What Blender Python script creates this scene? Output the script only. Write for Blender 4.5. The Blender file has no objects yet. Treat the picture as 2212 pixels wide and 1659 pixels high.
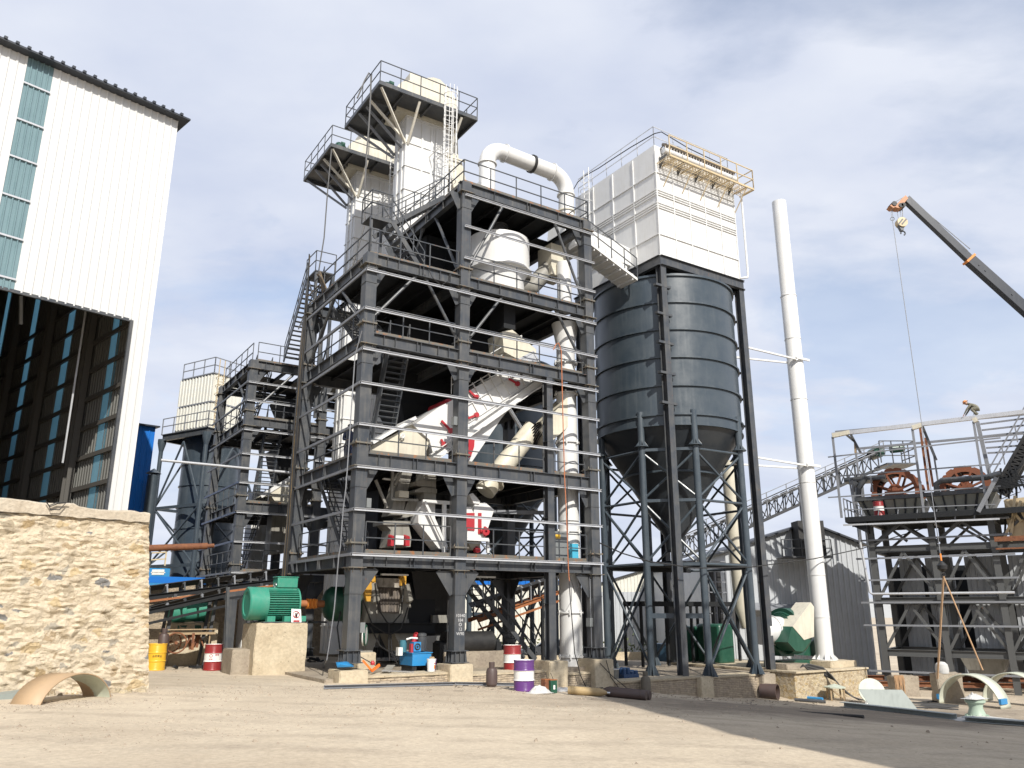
import bpy, math, random
from math import sin, cos, pi, radians, atan2, sqrt
from mathutils import Vector, Matrix, noise
random.seed(7)
R = random.Random(11)
SC = bpy.context.scene
COL = SC.collection
# ---------------------------------------------------------------- camera, sky, sun, exposure
PITCH = radians(15.8); CAMH = 2.35; FL = 1726.0; PCX = 1106.0; PCY = 829.5
cd = bpy.data.cameras.new('camera'); cam = bpy.data.objects.new('camera', cd); COL.objects.link(cam)
cam.location = (0, 0, CAMH); cam.rotation_euler = (pi/2 + PITCH, 0, 0)
cd.sensor_width = 36; cd.lens = 36*FL/2212; cd.clip_end = 3000; cd.clip_start = 0.1
SC.camera = cam
SC.render.resolution_x = 1024; SC.render.resolution_y = 768
SC.view_settings.view_transform = 'Standard'; SC.view_settings.look = 'None'
SC.view_settings.exposure = 0.3; SC.view_settings.gamma = 1
SUN_EL = radians(38); SUN_AZ = atan2(0.37, -0.93)      # compass from +Y, clockwise
wd = bpy.data.worlds.new('World'); SC.world = wd; wd.use_nodes = True
nt = wd.node_tree; nt.nodes.clear(); N = nt.nodes.new; Lk = nt.links.new
out = N('ShaderNodeOutputWorld'); sky = N('ShaderNodeTexSky'); sky.sky_type = 'NISHITA'; sky.sun_disc = False
sky.sun_elevation = SUN_EL; sky.sun_rotation = SUN_AZ; sky.air_density = 1.0; sky.dust_density = 1.2; sky.ozone_density = 1.5
bg1 = N('ShaderNodeBackground'); bg1.inputs[1].default_value = 0.15; Lk(sky.outputs[0], bg1.inputs[0])
bg2 = N('ShaderNodeBackground'); bg2.inputs[1].default_value = 0.80
tc = N('ShaderNodeTexCoord'); sp = N('ShaderNodeSeparateXYZ'); Lk(tc.outputs['Generated'], sp.inputs[0])
mx = N('ShaderNodeMath'); mx.operation = 'ADD'; Lk(sp.outputs[2], mx.inputs[0]); mx.inputs[1].default_value = 0.22
dv = N('ShaderNodeVectorMath'); dv.operation = 'DIVIDE'; Lk(tc.outputs['Generated'], dv.inputs[0])
cb = N('ShaderNodeCombineXYZ')
for i in range(3): Lk(mx.outputs[0], cb.inputs[i])
Lk(cb.outputs[0], dv.inputs[1])
mp = N('ShaderNodeMapping'); mp.inputs['Scale'].default_value = (1.0, 1.35, 0.6); mp.inputs['Location'].default_value = (2.3, 0.7, 0.4); Lk(dv.outputs[0], mp.inputs[0])
n1 = N('ShaderNodeTexNoise'); n1.inputs['Scale'].default_value = 1.9; n1.inputs['Detail'].default_value = 7; n1.inputs['Roughness'].default_value = 0.55; n1.inputs['Distortion'].default_value = 0.25; Lk(mp.outputs[0], n1.inputs[0])
rp = N('ShaderNodeValToRGB'); rp.color_ramp.elements[0].position = 0.32; rp.color_ramp.elements[1].position = 0.52; Lk(n1.outputs[0], rp.inputs[0])
rp.color_ramp.elements[0].color = (0.42, 0.42, 0.42, 1); rp.color_ramp.elements[1].color = (0.97, 0.97, 0.97, 1)
# clouds thicken towards the horizon
mz = N('ShaderNodeMapRange'); mz.inputs[1].default_value = 0.10; mz.inputs[2].default_value = 0.60; mz.inputs[3].default_value = 0.97; mz.inputs[4].default_value = 0.1; Lk(sp.outputs[2], mz.inputs[0])
mm = N('ShaderNodeMath'); mm.operation = 'MAXIMUM'; Lk(rp.outputs[0], mm.inputs[0]); Lk(mz.outputs[0], mm.inputs[1])
n2 = N('ShaderNodeTexNoise'); n2.inputs['Scale'].default_value = 3.2; n2.inputs['Detail'].default_value = 5; Lk(mp.outputs[0], n2.inputs[0])
rc = N('ShaderNodeValToRGB'); rc.color_ramp.elements[0].position = 0.3; rc.color_ramp.elements[0].color = (0.66, 0.72, 0.88, 1); rc.color_ramp.elements[1].position = 0.7; rc.color_ramp.elements[1].color = (0.84, 0.88, 0.98, 1)
Lk(n2.outputs[0], rc.inputs[0]); Lk(rc.outputs[0], bg2.inputs[0])
ms = N('ShaderNodeMixShader'); Lk(mm.outputs[0], ms.inputs[0]); Lk(bg1.outputs[0], ms.inputs[1]); Lk(bg2.outputs[0], ms.inputs[2]); Lk(ms.outputs[0], out.inputs[0])
sd = bpy.data.lights.new('sun', 'SUN'); sd.energy = 4.6; sd.angle = radians(0.5); sd.color = (1.0, 0.955, 0.88)
sun = bpy.data.objects.new('sun', sd); COL.objects.link(sun)
sv = Vector((sin(SUN_AZ)*cos(SUN_EL), cos(SUN_AZ)*cos(SUN_EL), sin(SUN_EL)))
sun.rotation_euler = sv.to_track_quat('Z', 'Y').to_euler(); sun.location = (20, -30, 40)
# ---------------------------------------------------------------- measuring frames
class Fr:
    """a horizontal building frame: u along a facade, v into its depth, z up.  v()/u()/z() find the point of that plane seen at a photo position"""
    def __init__(s, X, Y, az):
        a = radians(az); s.o = Vector((X, Y, 0)); s.U = Vector((sin(a), cos(a), 0)); s.V = Vector((-cos(a), sin(a), 0)); s.rot = pi/2 - a
    def W(s, p): return s.o + s.U*p[0] + s.V*p[1] + Vector((0, 0, p[2]))
    def L(s, w): d = w - s.o; return (d.dot(s.U), d.dot(s.V), w.z)
    def ray(s, x, y):
        a = (x-PCX)/FL; b = (PCY-y)/FL
        return Vector((a, cos(PITCH)-b*sin(PITCH), sin(PITCH)+b*cos(PITCH)))
    def hit(s, x, y, o, n):
        r = s.ray(x, y); c = Vector((0, 0, CAMH)); return s.L(c + r*((o-c).dot(n)/r.dot(n)))
    def v(s, x, y, v): return s.hit(x, y, s.o + s.V*v, s.V)
    def u(s, x, y, u): return s.hit(x, y, s.o + s.U*u, s.U)
    def z(s, x, y, z): return s.hit(x, y, Vector((0, 0, z)), Vector((0, 0, 1)))
def crop(x0, y0, w, cw):
    f = w/cw
    return lambda x, y: ((x0+x*f)/1.6492, (y0+y*f)/1.6492)
c1=crop(1000,150,900,1757);c2=crop(1700,450,1100,2212);c3=crop(1000,900,1200,2212);c4=crop(1000,1600,1200,2212);c5=crop(500,1150,650,1269)
c7=crop(2050,1500,850,1282);c8=crop(2650,1300,998,1153);c9=crop(2050,2000,600,1991);ca=crop(2600,1950,500,1508)
cbb=crop(2950,1350,698,1930);cc=crop(3000,1850,648,1344);cdd=crop(0,1750,600,1171);ce=crop(500,1900,500,1382);cf=crop(800,1950,500,1659)
r1=crop(1000,950,500,1659);r2=crop(1000,1450,500,1659);r5=crop(1280,1250,500,1659);r6=crop(1600,1150,550,1659);r7=crop(1250,1650,550,1659);r8=crop(1550,1650,600,1327)
s1=crop(700,1150,500,1659);s2=crop(700,1600,500,1659);t1=crop(1200,250,550,1659);t2=crop(2050,900,650,1348);t3=crop(1850,2200,600,2212);t4=crop(1200,2150,600,2212);cr=crop(3100,650,548,1818)
F0 = Fr(-5.482, 28.686, 56.8)           # the processing plant
FW = Fr(0, 0, 90)                       # plain world axes
def interp(x, xs, zs):
    if x <= xs[0]: return zs[0]
    for i in range(len(xs)-1):
        if x <= xs[i+1]: return zs[i] + (zs[i+1]-zs[i])*(x-xs[i])/(xs[i+1]-xs[i])
    return zs[-1]
US=[-60,-11,0,4.4,10.5,16.4,20.4,30,80]; ZS=[.8,.3,0,-.2,-.68,-1.35,-1.6,-1.8,-2.2]
def gz(u): return (interp(u-1,US,ZS)+interp(u,US,ZS)+interp(u+1,US,ZS))/3
def G(x, y, F=F0):                      # point of the sloping ground seen at a photo position
    z = 0
    for _ in range(50):
        p = F0.z(x, y, z); z = .5*z + .5*gz(p[0])
    w = F0.W((p[0], p[1], z)); return F.L(w)
# ---------------------------------------------------------------- materials
MATS = {}
def _mat(name):
    m = bpy.data.materials.new(name); m.use_nodes = True; t = m.node_tree; b = t.nodes['Principled BSDF']; return m, t, b
def paint(name, col, rough=.5, rust=0.0, dirt=.25, metal=0.0, scale=1.0, streak=.3, rustcol=(.16,.06,.025), dirtcol=None, bump=.12, spec=.5):
    if name in MATS: return MATS[name]
    m, t, b = _mat(name); n = t.nodes.new; l = t.links.new
    tc = n('ShaderNodeTexCoord')
    n1 = n('ShaderNodeTexNoise'); n1.inputs['Scale'].default_value = 1.3*scale; n1.inputs['Detail'].default_value = 8; n1.inputs['Roughness'].default_value = .65; l(tc.outputs['Object'], n1.inputs[0])
    r = n('ShaderNodeMapRange'); r.inputs[1].default_value = .35; r.inputs[2].default_value = .75; l(n1.outputs[0], r.inputs[0])
    mul = n('ShaderNodeMath'); mul.operation = 'MULTIPLY'; l(r.outputs[0], mul.inputs[0]); mul.inputs[1].default_value = dirt
    mp = n('ShaderNodeMapping'); mp.inputs['Scale'].default_value = (5*scale, 5*scale, .35*scale); l(tc.outputs['Object'], mp.inputs[0])
    n2 = n('ShaderNodeTexNoise'); n2.inputs['Scale'].default_value = 1.5; n2.inputs['Detail'].default_value = 5; l(mp.outputs[0], n2.inputs[0])
    r2 = n('ShaderNodeMapRange'); r2.inputs[1].default_value = .5; r2.inputs[2].default_value = .8; l(n2.outputs[0], r2.inputs[0])
    m2 = n('ShaderNodeMath'); m2.operation = 'MULTIPLY'; l(r2.outputs[0], m2.inputs[0]); m2.inputs[1].default_value = streak
    ad = n('ShaderNodeMath'); ad.operation = 'ADD'; ad.use_clamp = True; l(mul.outputs[0], ad.inputs[0]); l(m2.outputs[0], ad.inputs[1])
    mx = n('ShaderNodeMix'); mx.data_type = 'RGBA'; mx.inputs[6].default_value = (*col, 1)
    dc = dirtcol or tuple(min(.6, c*.55+.035) for c in col)
    mx.inputs[7].default_value = (*dc, 1); l(ad.outputs[0], mx.inputs[0]); last = mx.outputs[2]
    if rust > 0:
        n3 = n('ShaderNodeTexNoise'); n3.inputs['Scale'].default_value = 3.1*scale; n3.inputs['Detail'].default_value = 10; n3.inputs['Roughness'].default_value = .7; l(tc.outputs['Object'], n3.inputs[0])
        r3 = n('ShaderNodeMapRange'); r3.inputs[1].default_value = .72-.36*rust; r3.inputs[2].default_value = .78-.30*rust; l(n3.outputs[0], r3.inputs[0])
        m3 = n('ShaderNodeMix'); m3.data_type = 'RGBA'; l(last, m3.inputs[6]); m3.inputs[7].default_value = (*rustcol, 1); l(r3.outputs[0], m3.inputs[0]); last = m3.outputs[2]
    l(last, b.inputs['Base Color'])
    rr = n('ShaderNodeMapRange'); rr.inputs[3].default_value = rough-.08; rr.inputs[4].default_value = min(1, rough+.2); l(ad.outputs[0], rr.inputs[0]); l(rr.outputs[0], b.inputs['Roughness'])
    b.inputs['Metallic'].default_value = metal; b.inputs['Specular IOR Level'].default_value = spec
    if bump:
        bp = n('ShaderNodeBump'); bp.inputs['Strength'].default_value = bump; bp.inputs['Distance'].default_value = .03; l(n1.outputs[0], bp.inputs['Height']); l(bp.outputs[0], b.inputs['Normal'])
    MATS[name] = m; return m
def concrete(name, col, col2, scale=1.0, bump=.4, holes=True):
    m, t, b = _mat(name); n = t.nodes.new; l = t.links.new
    tc = n('ShaderNodeTexCoord')
    n1 = n('ShaderNodeTexNoise'); n1.inputs['Scale'].default_value = 1.1*scale; n1.inputs['Detail'].default_value = 10; n1.inputs['Roughness'].default_value = .7; l(tc.outputs['Object'], n1.inputs[0])
    n2 = n('ShaderNodeTexNoise'); n2.inputs['Scale'].default_value = 9*scale; n2.inputs['Detail'].default_value = 8; l(tc.outputs['Object'], n2.inputs[0])
    r = n('ShaderNodeMapRange'); r.inputs[1].default_value = .35; r.inputs[2].default_value = .68; l(n1.outputs[0], r.inputs[0])
    mx = n('ShaderNodeMix'); mx.data_type = 'RGBA'; mx.inputs[6].default_value = (*col, 1); mx.inputs[7].default_value = (*col2, 1); l(r.outputs[0], mx.inputs[0])
    v = n('ShaderNodeTexVoronoi'); v.inputs['Scale'].default_value = 5*scale; l(tc.outputs['Object'], v.inputs[0])
    r3 = n('ShaderNodeMapRange'); r3.inputs[1].default_value = .04; r3.inputs[2].default_value = .14; l(v.outputs[0], r3.inputs[0])
    m3 = n('ShaderNodeMix'); m3.data_type = 'RGBA'; m3.blend_type = 'MULTIPLY'; m3.inputs[0].default_value = .55 if holes else .0; l(mx.outputs[2], m3.inputs[6]); l(r3.outputs[0], m3.inputs[7])
    m4 = n('ShaderNodeMix'); m4.data_type = 'RGBA'; m4.blend_type = 'OVERLAY'; m4.inputs[0].default_value = .35; l(m3.outputs[2], m4.inputs[6]); l(n2.outputs[0], m4.inputs[7])
    l(m4.outputs[2], b.inputs['Base Color']); b.inputs['Roughness'].default_value = .9; b.inputs['Specular IOR Level'].default_value = .2
    bp = n('ShaderNodeBump'); bp.inputs['Strength'].default_value = bump; bp.inputs['Distance'].default_value = .06; l(n2.outputs[0], bp.inputs['Height']); l(bp.outputs[0], b.inputs['Normal'])
    MATS[name] = m; return m
def stonewall(name, c_mort, stones, scale=2.6, amount=.5, bump=1.0):
    m, t, b = _mat(name); n = t.nodes.new; l = t.links.new
    tc = n('ShaderNodeTexCoord')
    nd = n('ShaderNodeTexNoise'); nd.inputs['Scale'].default_value = 1.7*scale; nd.inputs['Detail'].default_value = 6; l(tc.outputs['Object'], nd.inputs[0])
    sc = n('ShaderNodeVectorMath'); sc.operation = 'SCALE'; sc.inputs[3].default_value = .34; l(nd.outputs[1], sc.inputs[0])
    ad = n('ShaderNodeVectorMath'); ad.operation = 'ADD'; l(tc.outputs['Object'], ad.inputs[0]); l(sc.outputs[0], ad.inputs[1])
    mp = n('ShaderNodeMapping'); mp.inputs['Scale'].default_value = (scale, scale, scale*1.55); l(ad.outputs[0], mp.inputs[0])
    vc = n('ShaderNodeTexVoronoi'); vc.inputs['Scale'].default_value = 1; l(mp.outputs[0], vc.inputs[0])
    ve = n('ShaderNodeTexVoronoi'); ve.feature = 'DISTANCE_TO_EDGE'; ve.inputs['Scale'].default_value = 1; l(mp.outputs[0], ve.inputs[0])
    se = n('ShaderNodeSeparateColor'); l(vc.outputs['Color'], se.inputs[0])
    ramp = n('ShaderNodeValToRGB'); ramp.color_ramp.interpolation = 'CONSTANT'; e = ramp.color_ramp.elements
    for i, c in enumerate(stones):
        el = e[i] if i < 2 else e.new(i/len(stones))
        el.position = i/len(stones); el.color = (*c, 1)
    l(se.outputs[0], ramp.inputs[0])
    sub = n('ShaderNodeMath'); sub.operation = 'SUBTRACT'; l(ve.outputs[0], sub.inputs[0])
    mr = n('ShaderNodeMapRange'); mr.inputs[1].default_value = 0; mr.inputs[2].default_value = 1; mr.inputs[3].default_value = .02; mr.inputs[4].default_value = .02+.34*(1-amount); l(se.outputs[1], mr.inputs[0]); l(mr.outputs[0], sub.inputs[1])
    r = n('ShaderNodeMapRange'); r.inputs[1].default_value = .02; r.inputs[2].default_value = .10; l(sub.outputs[0], r.inputs[0])
    nb = n('ShaderNodeTexNoise'); nb.inputs['Scale'].default_value = 7*scale; nb.inputs['Detail'].default_value = 8; nb.inputs['Roughness'].default_value = .7; l(tc.outputs['Object'], nb.inputs[0])
    mo = n('ShaderNodeMix'); mo.data_type = 'RGBA'; mo.inputs[6].default_value = (*c_mort, 1); mo.inputs[7].default_value = (*[c*.80 for c in c_mort], 1)
    rm = n('ShaderNodeMapRange'); rm.inputs[1].default_value = .4; rm.inputs[2].default_value = .75; l(nd.outputs[0], rm.inputs[0]); l(rm.outputs[0], mo.inputs[0])
    mx = n('ShaderNodeMix'); mx.data_type = 'RGBA'; l(mo.outputs[2], mx.inputs[6]); l(ramp.outputs[0], mx.inputs[7]); l(r.outputs[0], mx.inputs[0])
    ov = n('ShaderNodeMix'); ov.data_type = 'RGBA'; ov.blend_type = 'OVERLAY'; ov.inputs[0].default_value = .3; l(mx.outputs[2], ov.inputs[6]); l(nb.outputs[0], ov.inputs[7])
    l(ov.outputs[2], b.inputs['Base Color']); b.inputs['Roughness'].default_value = .9; b.inputs['Specular IOR Level'].default_value = .2
    hh = n('ShaderNodeMath'); hh.operation = 'MULTIPLY_ADD'; l(nd.outputs[0], hh.inputs[0]); hh.inputs[1].default_value = 2.2; l(nb.outputs[0], hh.inputs[2])
    bp = n('ShaderNodeBump'); bp.inputs['Strength'].default_value = bump; bp.inputs['Distance'].default_value = .07; l(hh.outputs[0], bp.inputs['Height']); l(bp.outputs[0], b.inputs['Normal'])
    MATS[name] = m; return m
def bricks(name, c_a, c_b, c_m, F=None):
    m, t, b = _mat(name); n = t.nodes.new; l = t.links.new
    tc = n('ShaderNodeTexCoord'); sp = n('ShaderNodeSeparateXYZ'); l(tc.outputs['Object'], sp.inputs[0])
    a = n('ShaderNodeMath'); a.operation = 'ADD'; l(sp.outputs[0], a.inputs[0]); l(sp.outputs[1], a.inputs[1])
    c = n('ShaderNodeCombineXYZ'); l(a.outputs[0], c.inputs[0]); l(sp.outputs[2], c.inputs[1])
    nd = n('ShaderNodeTexNoise'); nd.inputs['Scale'].default_value = 6; nd.inputs['Detail'].default_value = 6; l(tc.outputs['Object'], nd.inputs[0])
    sc = n('ShaderNodeVectorMath'); sc.operation = 'SCALE'; sc.inputs[3].default_value = .05; l(nd.outputs[1], sc.inputs[0])
    ad = n('ShaderNodeVectorMath'); ad.operation = 'ADD'; l(c.outputs[0], ad.inputs[0]); l(sc.outputs[0], ad.inputs[1])
    bt = n('ShaderNodeTexBrick'); bt.inputs['Scale'].default_value = 1; bt.inputs['Brick Width'].default_value = .26; bt.inputs['Row Height'].default_value = .075; bt.inputs['Mortar Size'].default_value = .012; bt.inputs['Mortar Smooth'].default_value = .5
    bt.inputs['Color1'].default_value = (*c_a, 1); bt.inputs['Color2'].default_value = (*c_b, 1); bt.inputs['Mortar'].default_value = (*c_m, 1); l(ad.outputs[0], bt.inputs[0])
    ov = n('ShaderNodeMix'); ov.data_type = 'RGBA'; ov.blend_type = 'OVERLAY'; ov.inputs[0].default_value = .6; l(bt.outputs[0], ov.inputs[6]); l(nd.outputs[0], ov.inputs[7])
    l(ov.outputs[2], b.inputs['Base Color']); b.inputs['Roughness'].default_value = .95
    h = n('ShaderNodeMath'); h.operation = 'MULTIPLY_ADD'; l(bt.outputs[1], h.inputs[0]); h.inputs[1].default_value = -1; l(nd.outputs[0], h.inputs[2])
    bp = n('ShaderNodeBump'); bp.inputs['Strength'].default_value = .9; bp.inputs['Distance'].default_value = .03; l(h.outputs[0], bp.inputs['Height']); l(bp.outputs[0], b.inputs['Normal'])
    MATS[name] = m; return m
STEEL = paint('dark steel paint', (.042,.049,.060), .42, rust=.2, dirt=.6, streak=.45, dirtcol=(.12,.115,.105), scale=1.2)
PLM = paint('rust edged flange', (.085,.085,.08), .6, rust=.5, dirt=.9, dirtcol=(.19,.17,.13), rustcol=(.17,.10,.055), scale=2.2)
CONESHADE = paint('silo paint darkened as shade', (.028,.034,.041), .45, dirt=.5, streak=.3, dirtcol=(.055,.06,.065))  # silo paint darkened to put the cone's shade into its colour
STEELD = paint('steel paint darkened for shade', (.016,.018,.021), .6, rust=.04, dirt=.4, dirtcol=(.028,.026,.023), spec=.25)  # darkened further to put the shade under decks into the colour
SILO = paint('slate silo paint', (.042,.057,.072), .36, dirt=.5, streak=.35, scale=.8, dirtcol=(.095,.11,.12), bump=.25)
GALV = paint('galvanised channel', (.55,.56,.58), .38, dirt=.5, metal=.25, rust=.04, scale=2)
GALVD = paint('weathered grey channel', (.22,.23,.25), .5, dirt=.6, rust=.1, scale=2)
WHITE = paint('white machine paint', (.66,.66,.65), .4, dirt=.3, streak=.35, rust=.05, dirtcol=(.52,.50,.45), rustcol=(.45,.30,.14), bump=.08)
WHITEB = paint('white rusting strut paint', (.74,.70,.60), .5, rust=.35, dirt=.5, rustcol=(.42,.26,.11))
CREAM = paint('cream machine paint', (.62,.58,.47), .5, dirt=.55, streak=.4, dirtcol=(.36,.33,.27), rust=.08, bump=.1)
GREYB = paint('grey beige machine paint', (.27,.26,.23), .5, dirt=.6, dirtcol=(.13,.12,.10), streak=.6)
RED = paint('red paint', (.42,.02,.03), .45, dirt=.5)
GREEN = paint('green motor paint', (.03,.25,.17), .42, dirt=.5, dirtcol=(.12,.26,.20), scale=3, streak=.3)
DGREEN = paint('dark green fan paint', (.010,.062,.038), .38, dirt=.4, scale=1.5, dirtcol=(.05,.13,.09))
ORANGE = paint('orange paint', (.75,.24,.03), .45, dirt=.3)
YEL = paint('yellow paint', (.72,.42,.03), .4, dirt=.25, dirtcol=(.5,.30,.05))
YELR = paint('rusty yellow rail paint', (.58,.46,.28), .55, rust=.3, dirt=.5, scale=2)
RUST = paint('rusted steel', (.15,.055,.027), .8, dirt=.8, rust=.5, rustcol=(.10,.035,.02), dirtcol=(.28,.12,.05), scale=2, bump=.3)
RUSTO = paint('bright rust', (.33,.12,.04), .75, dirt=.6, rust=.3, scale=2)
BLACK = paint('black rubber', (.012,.012,.013), .6, dirt=.5, dirtcol=(.05,.048,.045), scale=3)
CABLE = paint('grey cable', (.09,.088,.085), .6, scale=3)
BLUE = paint('bright blue paint', (.02,.22,.50), .42, dirt=.5, scale=3, dirtcol=(.07,.22,.36))
BLUES = paint('blue roof sheet', (.015,.15,.52), .35, dirt=.15, streak=.15)
PURPLE = paint('purple paint', (.12,.035,.20), .35, dirt=.55, streak=.5, scale=3)
DRED = paint('dark red drum paint', (.28,.018,.02), .38, dirt=.55, streak=.5, scale=3)
DWHITE = paint('white drum paint', (.75,.75,.72), .4, dirt=.35, scale=3, dirtcol=(.5,.47,.42))
BROWN = paint('brown cylinder paint', (.075,.048,.042), .55, dirt=.6, rust=.25, scale=3)
TANC = paint('yellow brown cylinder paint', (.42,.31,.16), .55, dirt=.6, rust=.2, scale=3, dirtcol=(.25,.17,.08))
SIDING = paint('white siding', (.60,.60,.585), .42, dirt=.12, streak=.15, bump=.03, dirtcol=(.48,.48,.46))
SIDCR = paint('cream siding', (.66,.645,.57), .5, dirt=.2, streak=.3, bump=.05, rust=.03)
SIDGR = paint('grey shed siding', (.44,.46,.48), .5, dirt=.3, streak=.4, bump=.05)
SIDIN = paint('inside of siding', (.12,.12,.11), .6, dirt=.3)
TEAL = paint('teal skylight sheet', (.17,.255,.275), .3, dirt=.5, streak=.5, dirtcol=(.10,.17,.19))
ROOFT = paint('dark roof edge', (.03,.035,.045), .5)
ARCH = paint('brown primed sheet', (.42,.29,.17), .6, dirt=.5, dirtcol=(.34,.25,.16), scale=2)
PALEG = paint('pale green paint', (.46,.50,.41), .5, dirt=.4, dirtcol=(.36,.37,.30), scale=2)
GPLATE = paint('grey plate', (.25,.28,.26), .55, dirt=.3)
SKIN = paint('skin', (.42,.24,.16), .6, dirt=.1, bump=0)
CLOTH1 = paint('patched work clothes', (.10,.11,.08), .9, dirt=.9, scale=9, dirtcol=(.30,.26,.20), bump=0)
CLOTH2 = paint('dark blue work clothes', (.03,.04,.08), .9, scale=6, bump=0)
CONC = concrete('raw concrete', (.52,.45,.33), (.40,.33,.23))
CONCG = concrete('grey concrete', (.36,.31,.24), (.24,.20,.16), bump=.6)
COPE = concrete('wall coping concrete', (.50,.44,.35), (.40,.34,.26), scale=1.5, bump=.5, holes=False)
STONE = stonewall('mortared rubble', (.68,.58,.43), [(.42,.35,.25),(.48,.36,.21),(.54,.45,.32),(.24,.235,.225),(.48,.39,.27),(.55,.43,.26),(.40,.36,.29),(.52,.43,.30),(.58,.49,.36),(.44,.34,.22),(.60,.51,.38),(.62,.53,.39)], 2.5, .30, 1.0)
STONE2 = stonewall('small rubble footing', (.50,.42,.30), [(.48,.38,.22),(.36,.28,.18),(.52,.44,.30),(.44,.33,.18)], 4.0, .7, .8)
BRICKM = bricks('weathered brick', (.42,.34,.24), (.34,.28,.21), (.28,.23,.17))
TIMBER = paint('rough timber', (.36,.26,.15), .85, dirt=.6, scale=3)
CLOTHW = paint('white cloth', (.52,.51,.49), .9, dirt=.3, scale=4)
TYRE = paint('tyre rubber', (.02,.02,.02), .8)
CARP = paint('silver car paint', (.55,.57,.58), .25, dirt=.1, metal=.3)
GLASSD = paint('dark glass', (.02,.025,.03), .08, dirt=0, bump=0)
CHROME = paint('bright steel bar', (.6,.6,.6), .3, metal=.8, dirt=.2)
def transl(name, col):
    m, t, b = _mat(name); b.inputs['Base Color'].default_value = (*col, 1); b.inputs['Roughness'].default_value = .5
    tr = t.nodes.new('ShaderNodeBsdfTranslucent'); tr.inputs[0].default_value = (*col, 1); mx = t.nodes.new('ShaderNodeMixShader'); mx.inputs[0].default_value = .75
    t.links.new(b.outputs[0], mx.inputs[1]); t.links.new(tr.outputs[0], mx.inputs[2]); t.links.new(mx.outputs[0], t.nodes['Material Output'].inputs[0]); return m
SKYL = transl('translucent skylight strip', (.45,.70,.80))
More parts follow.
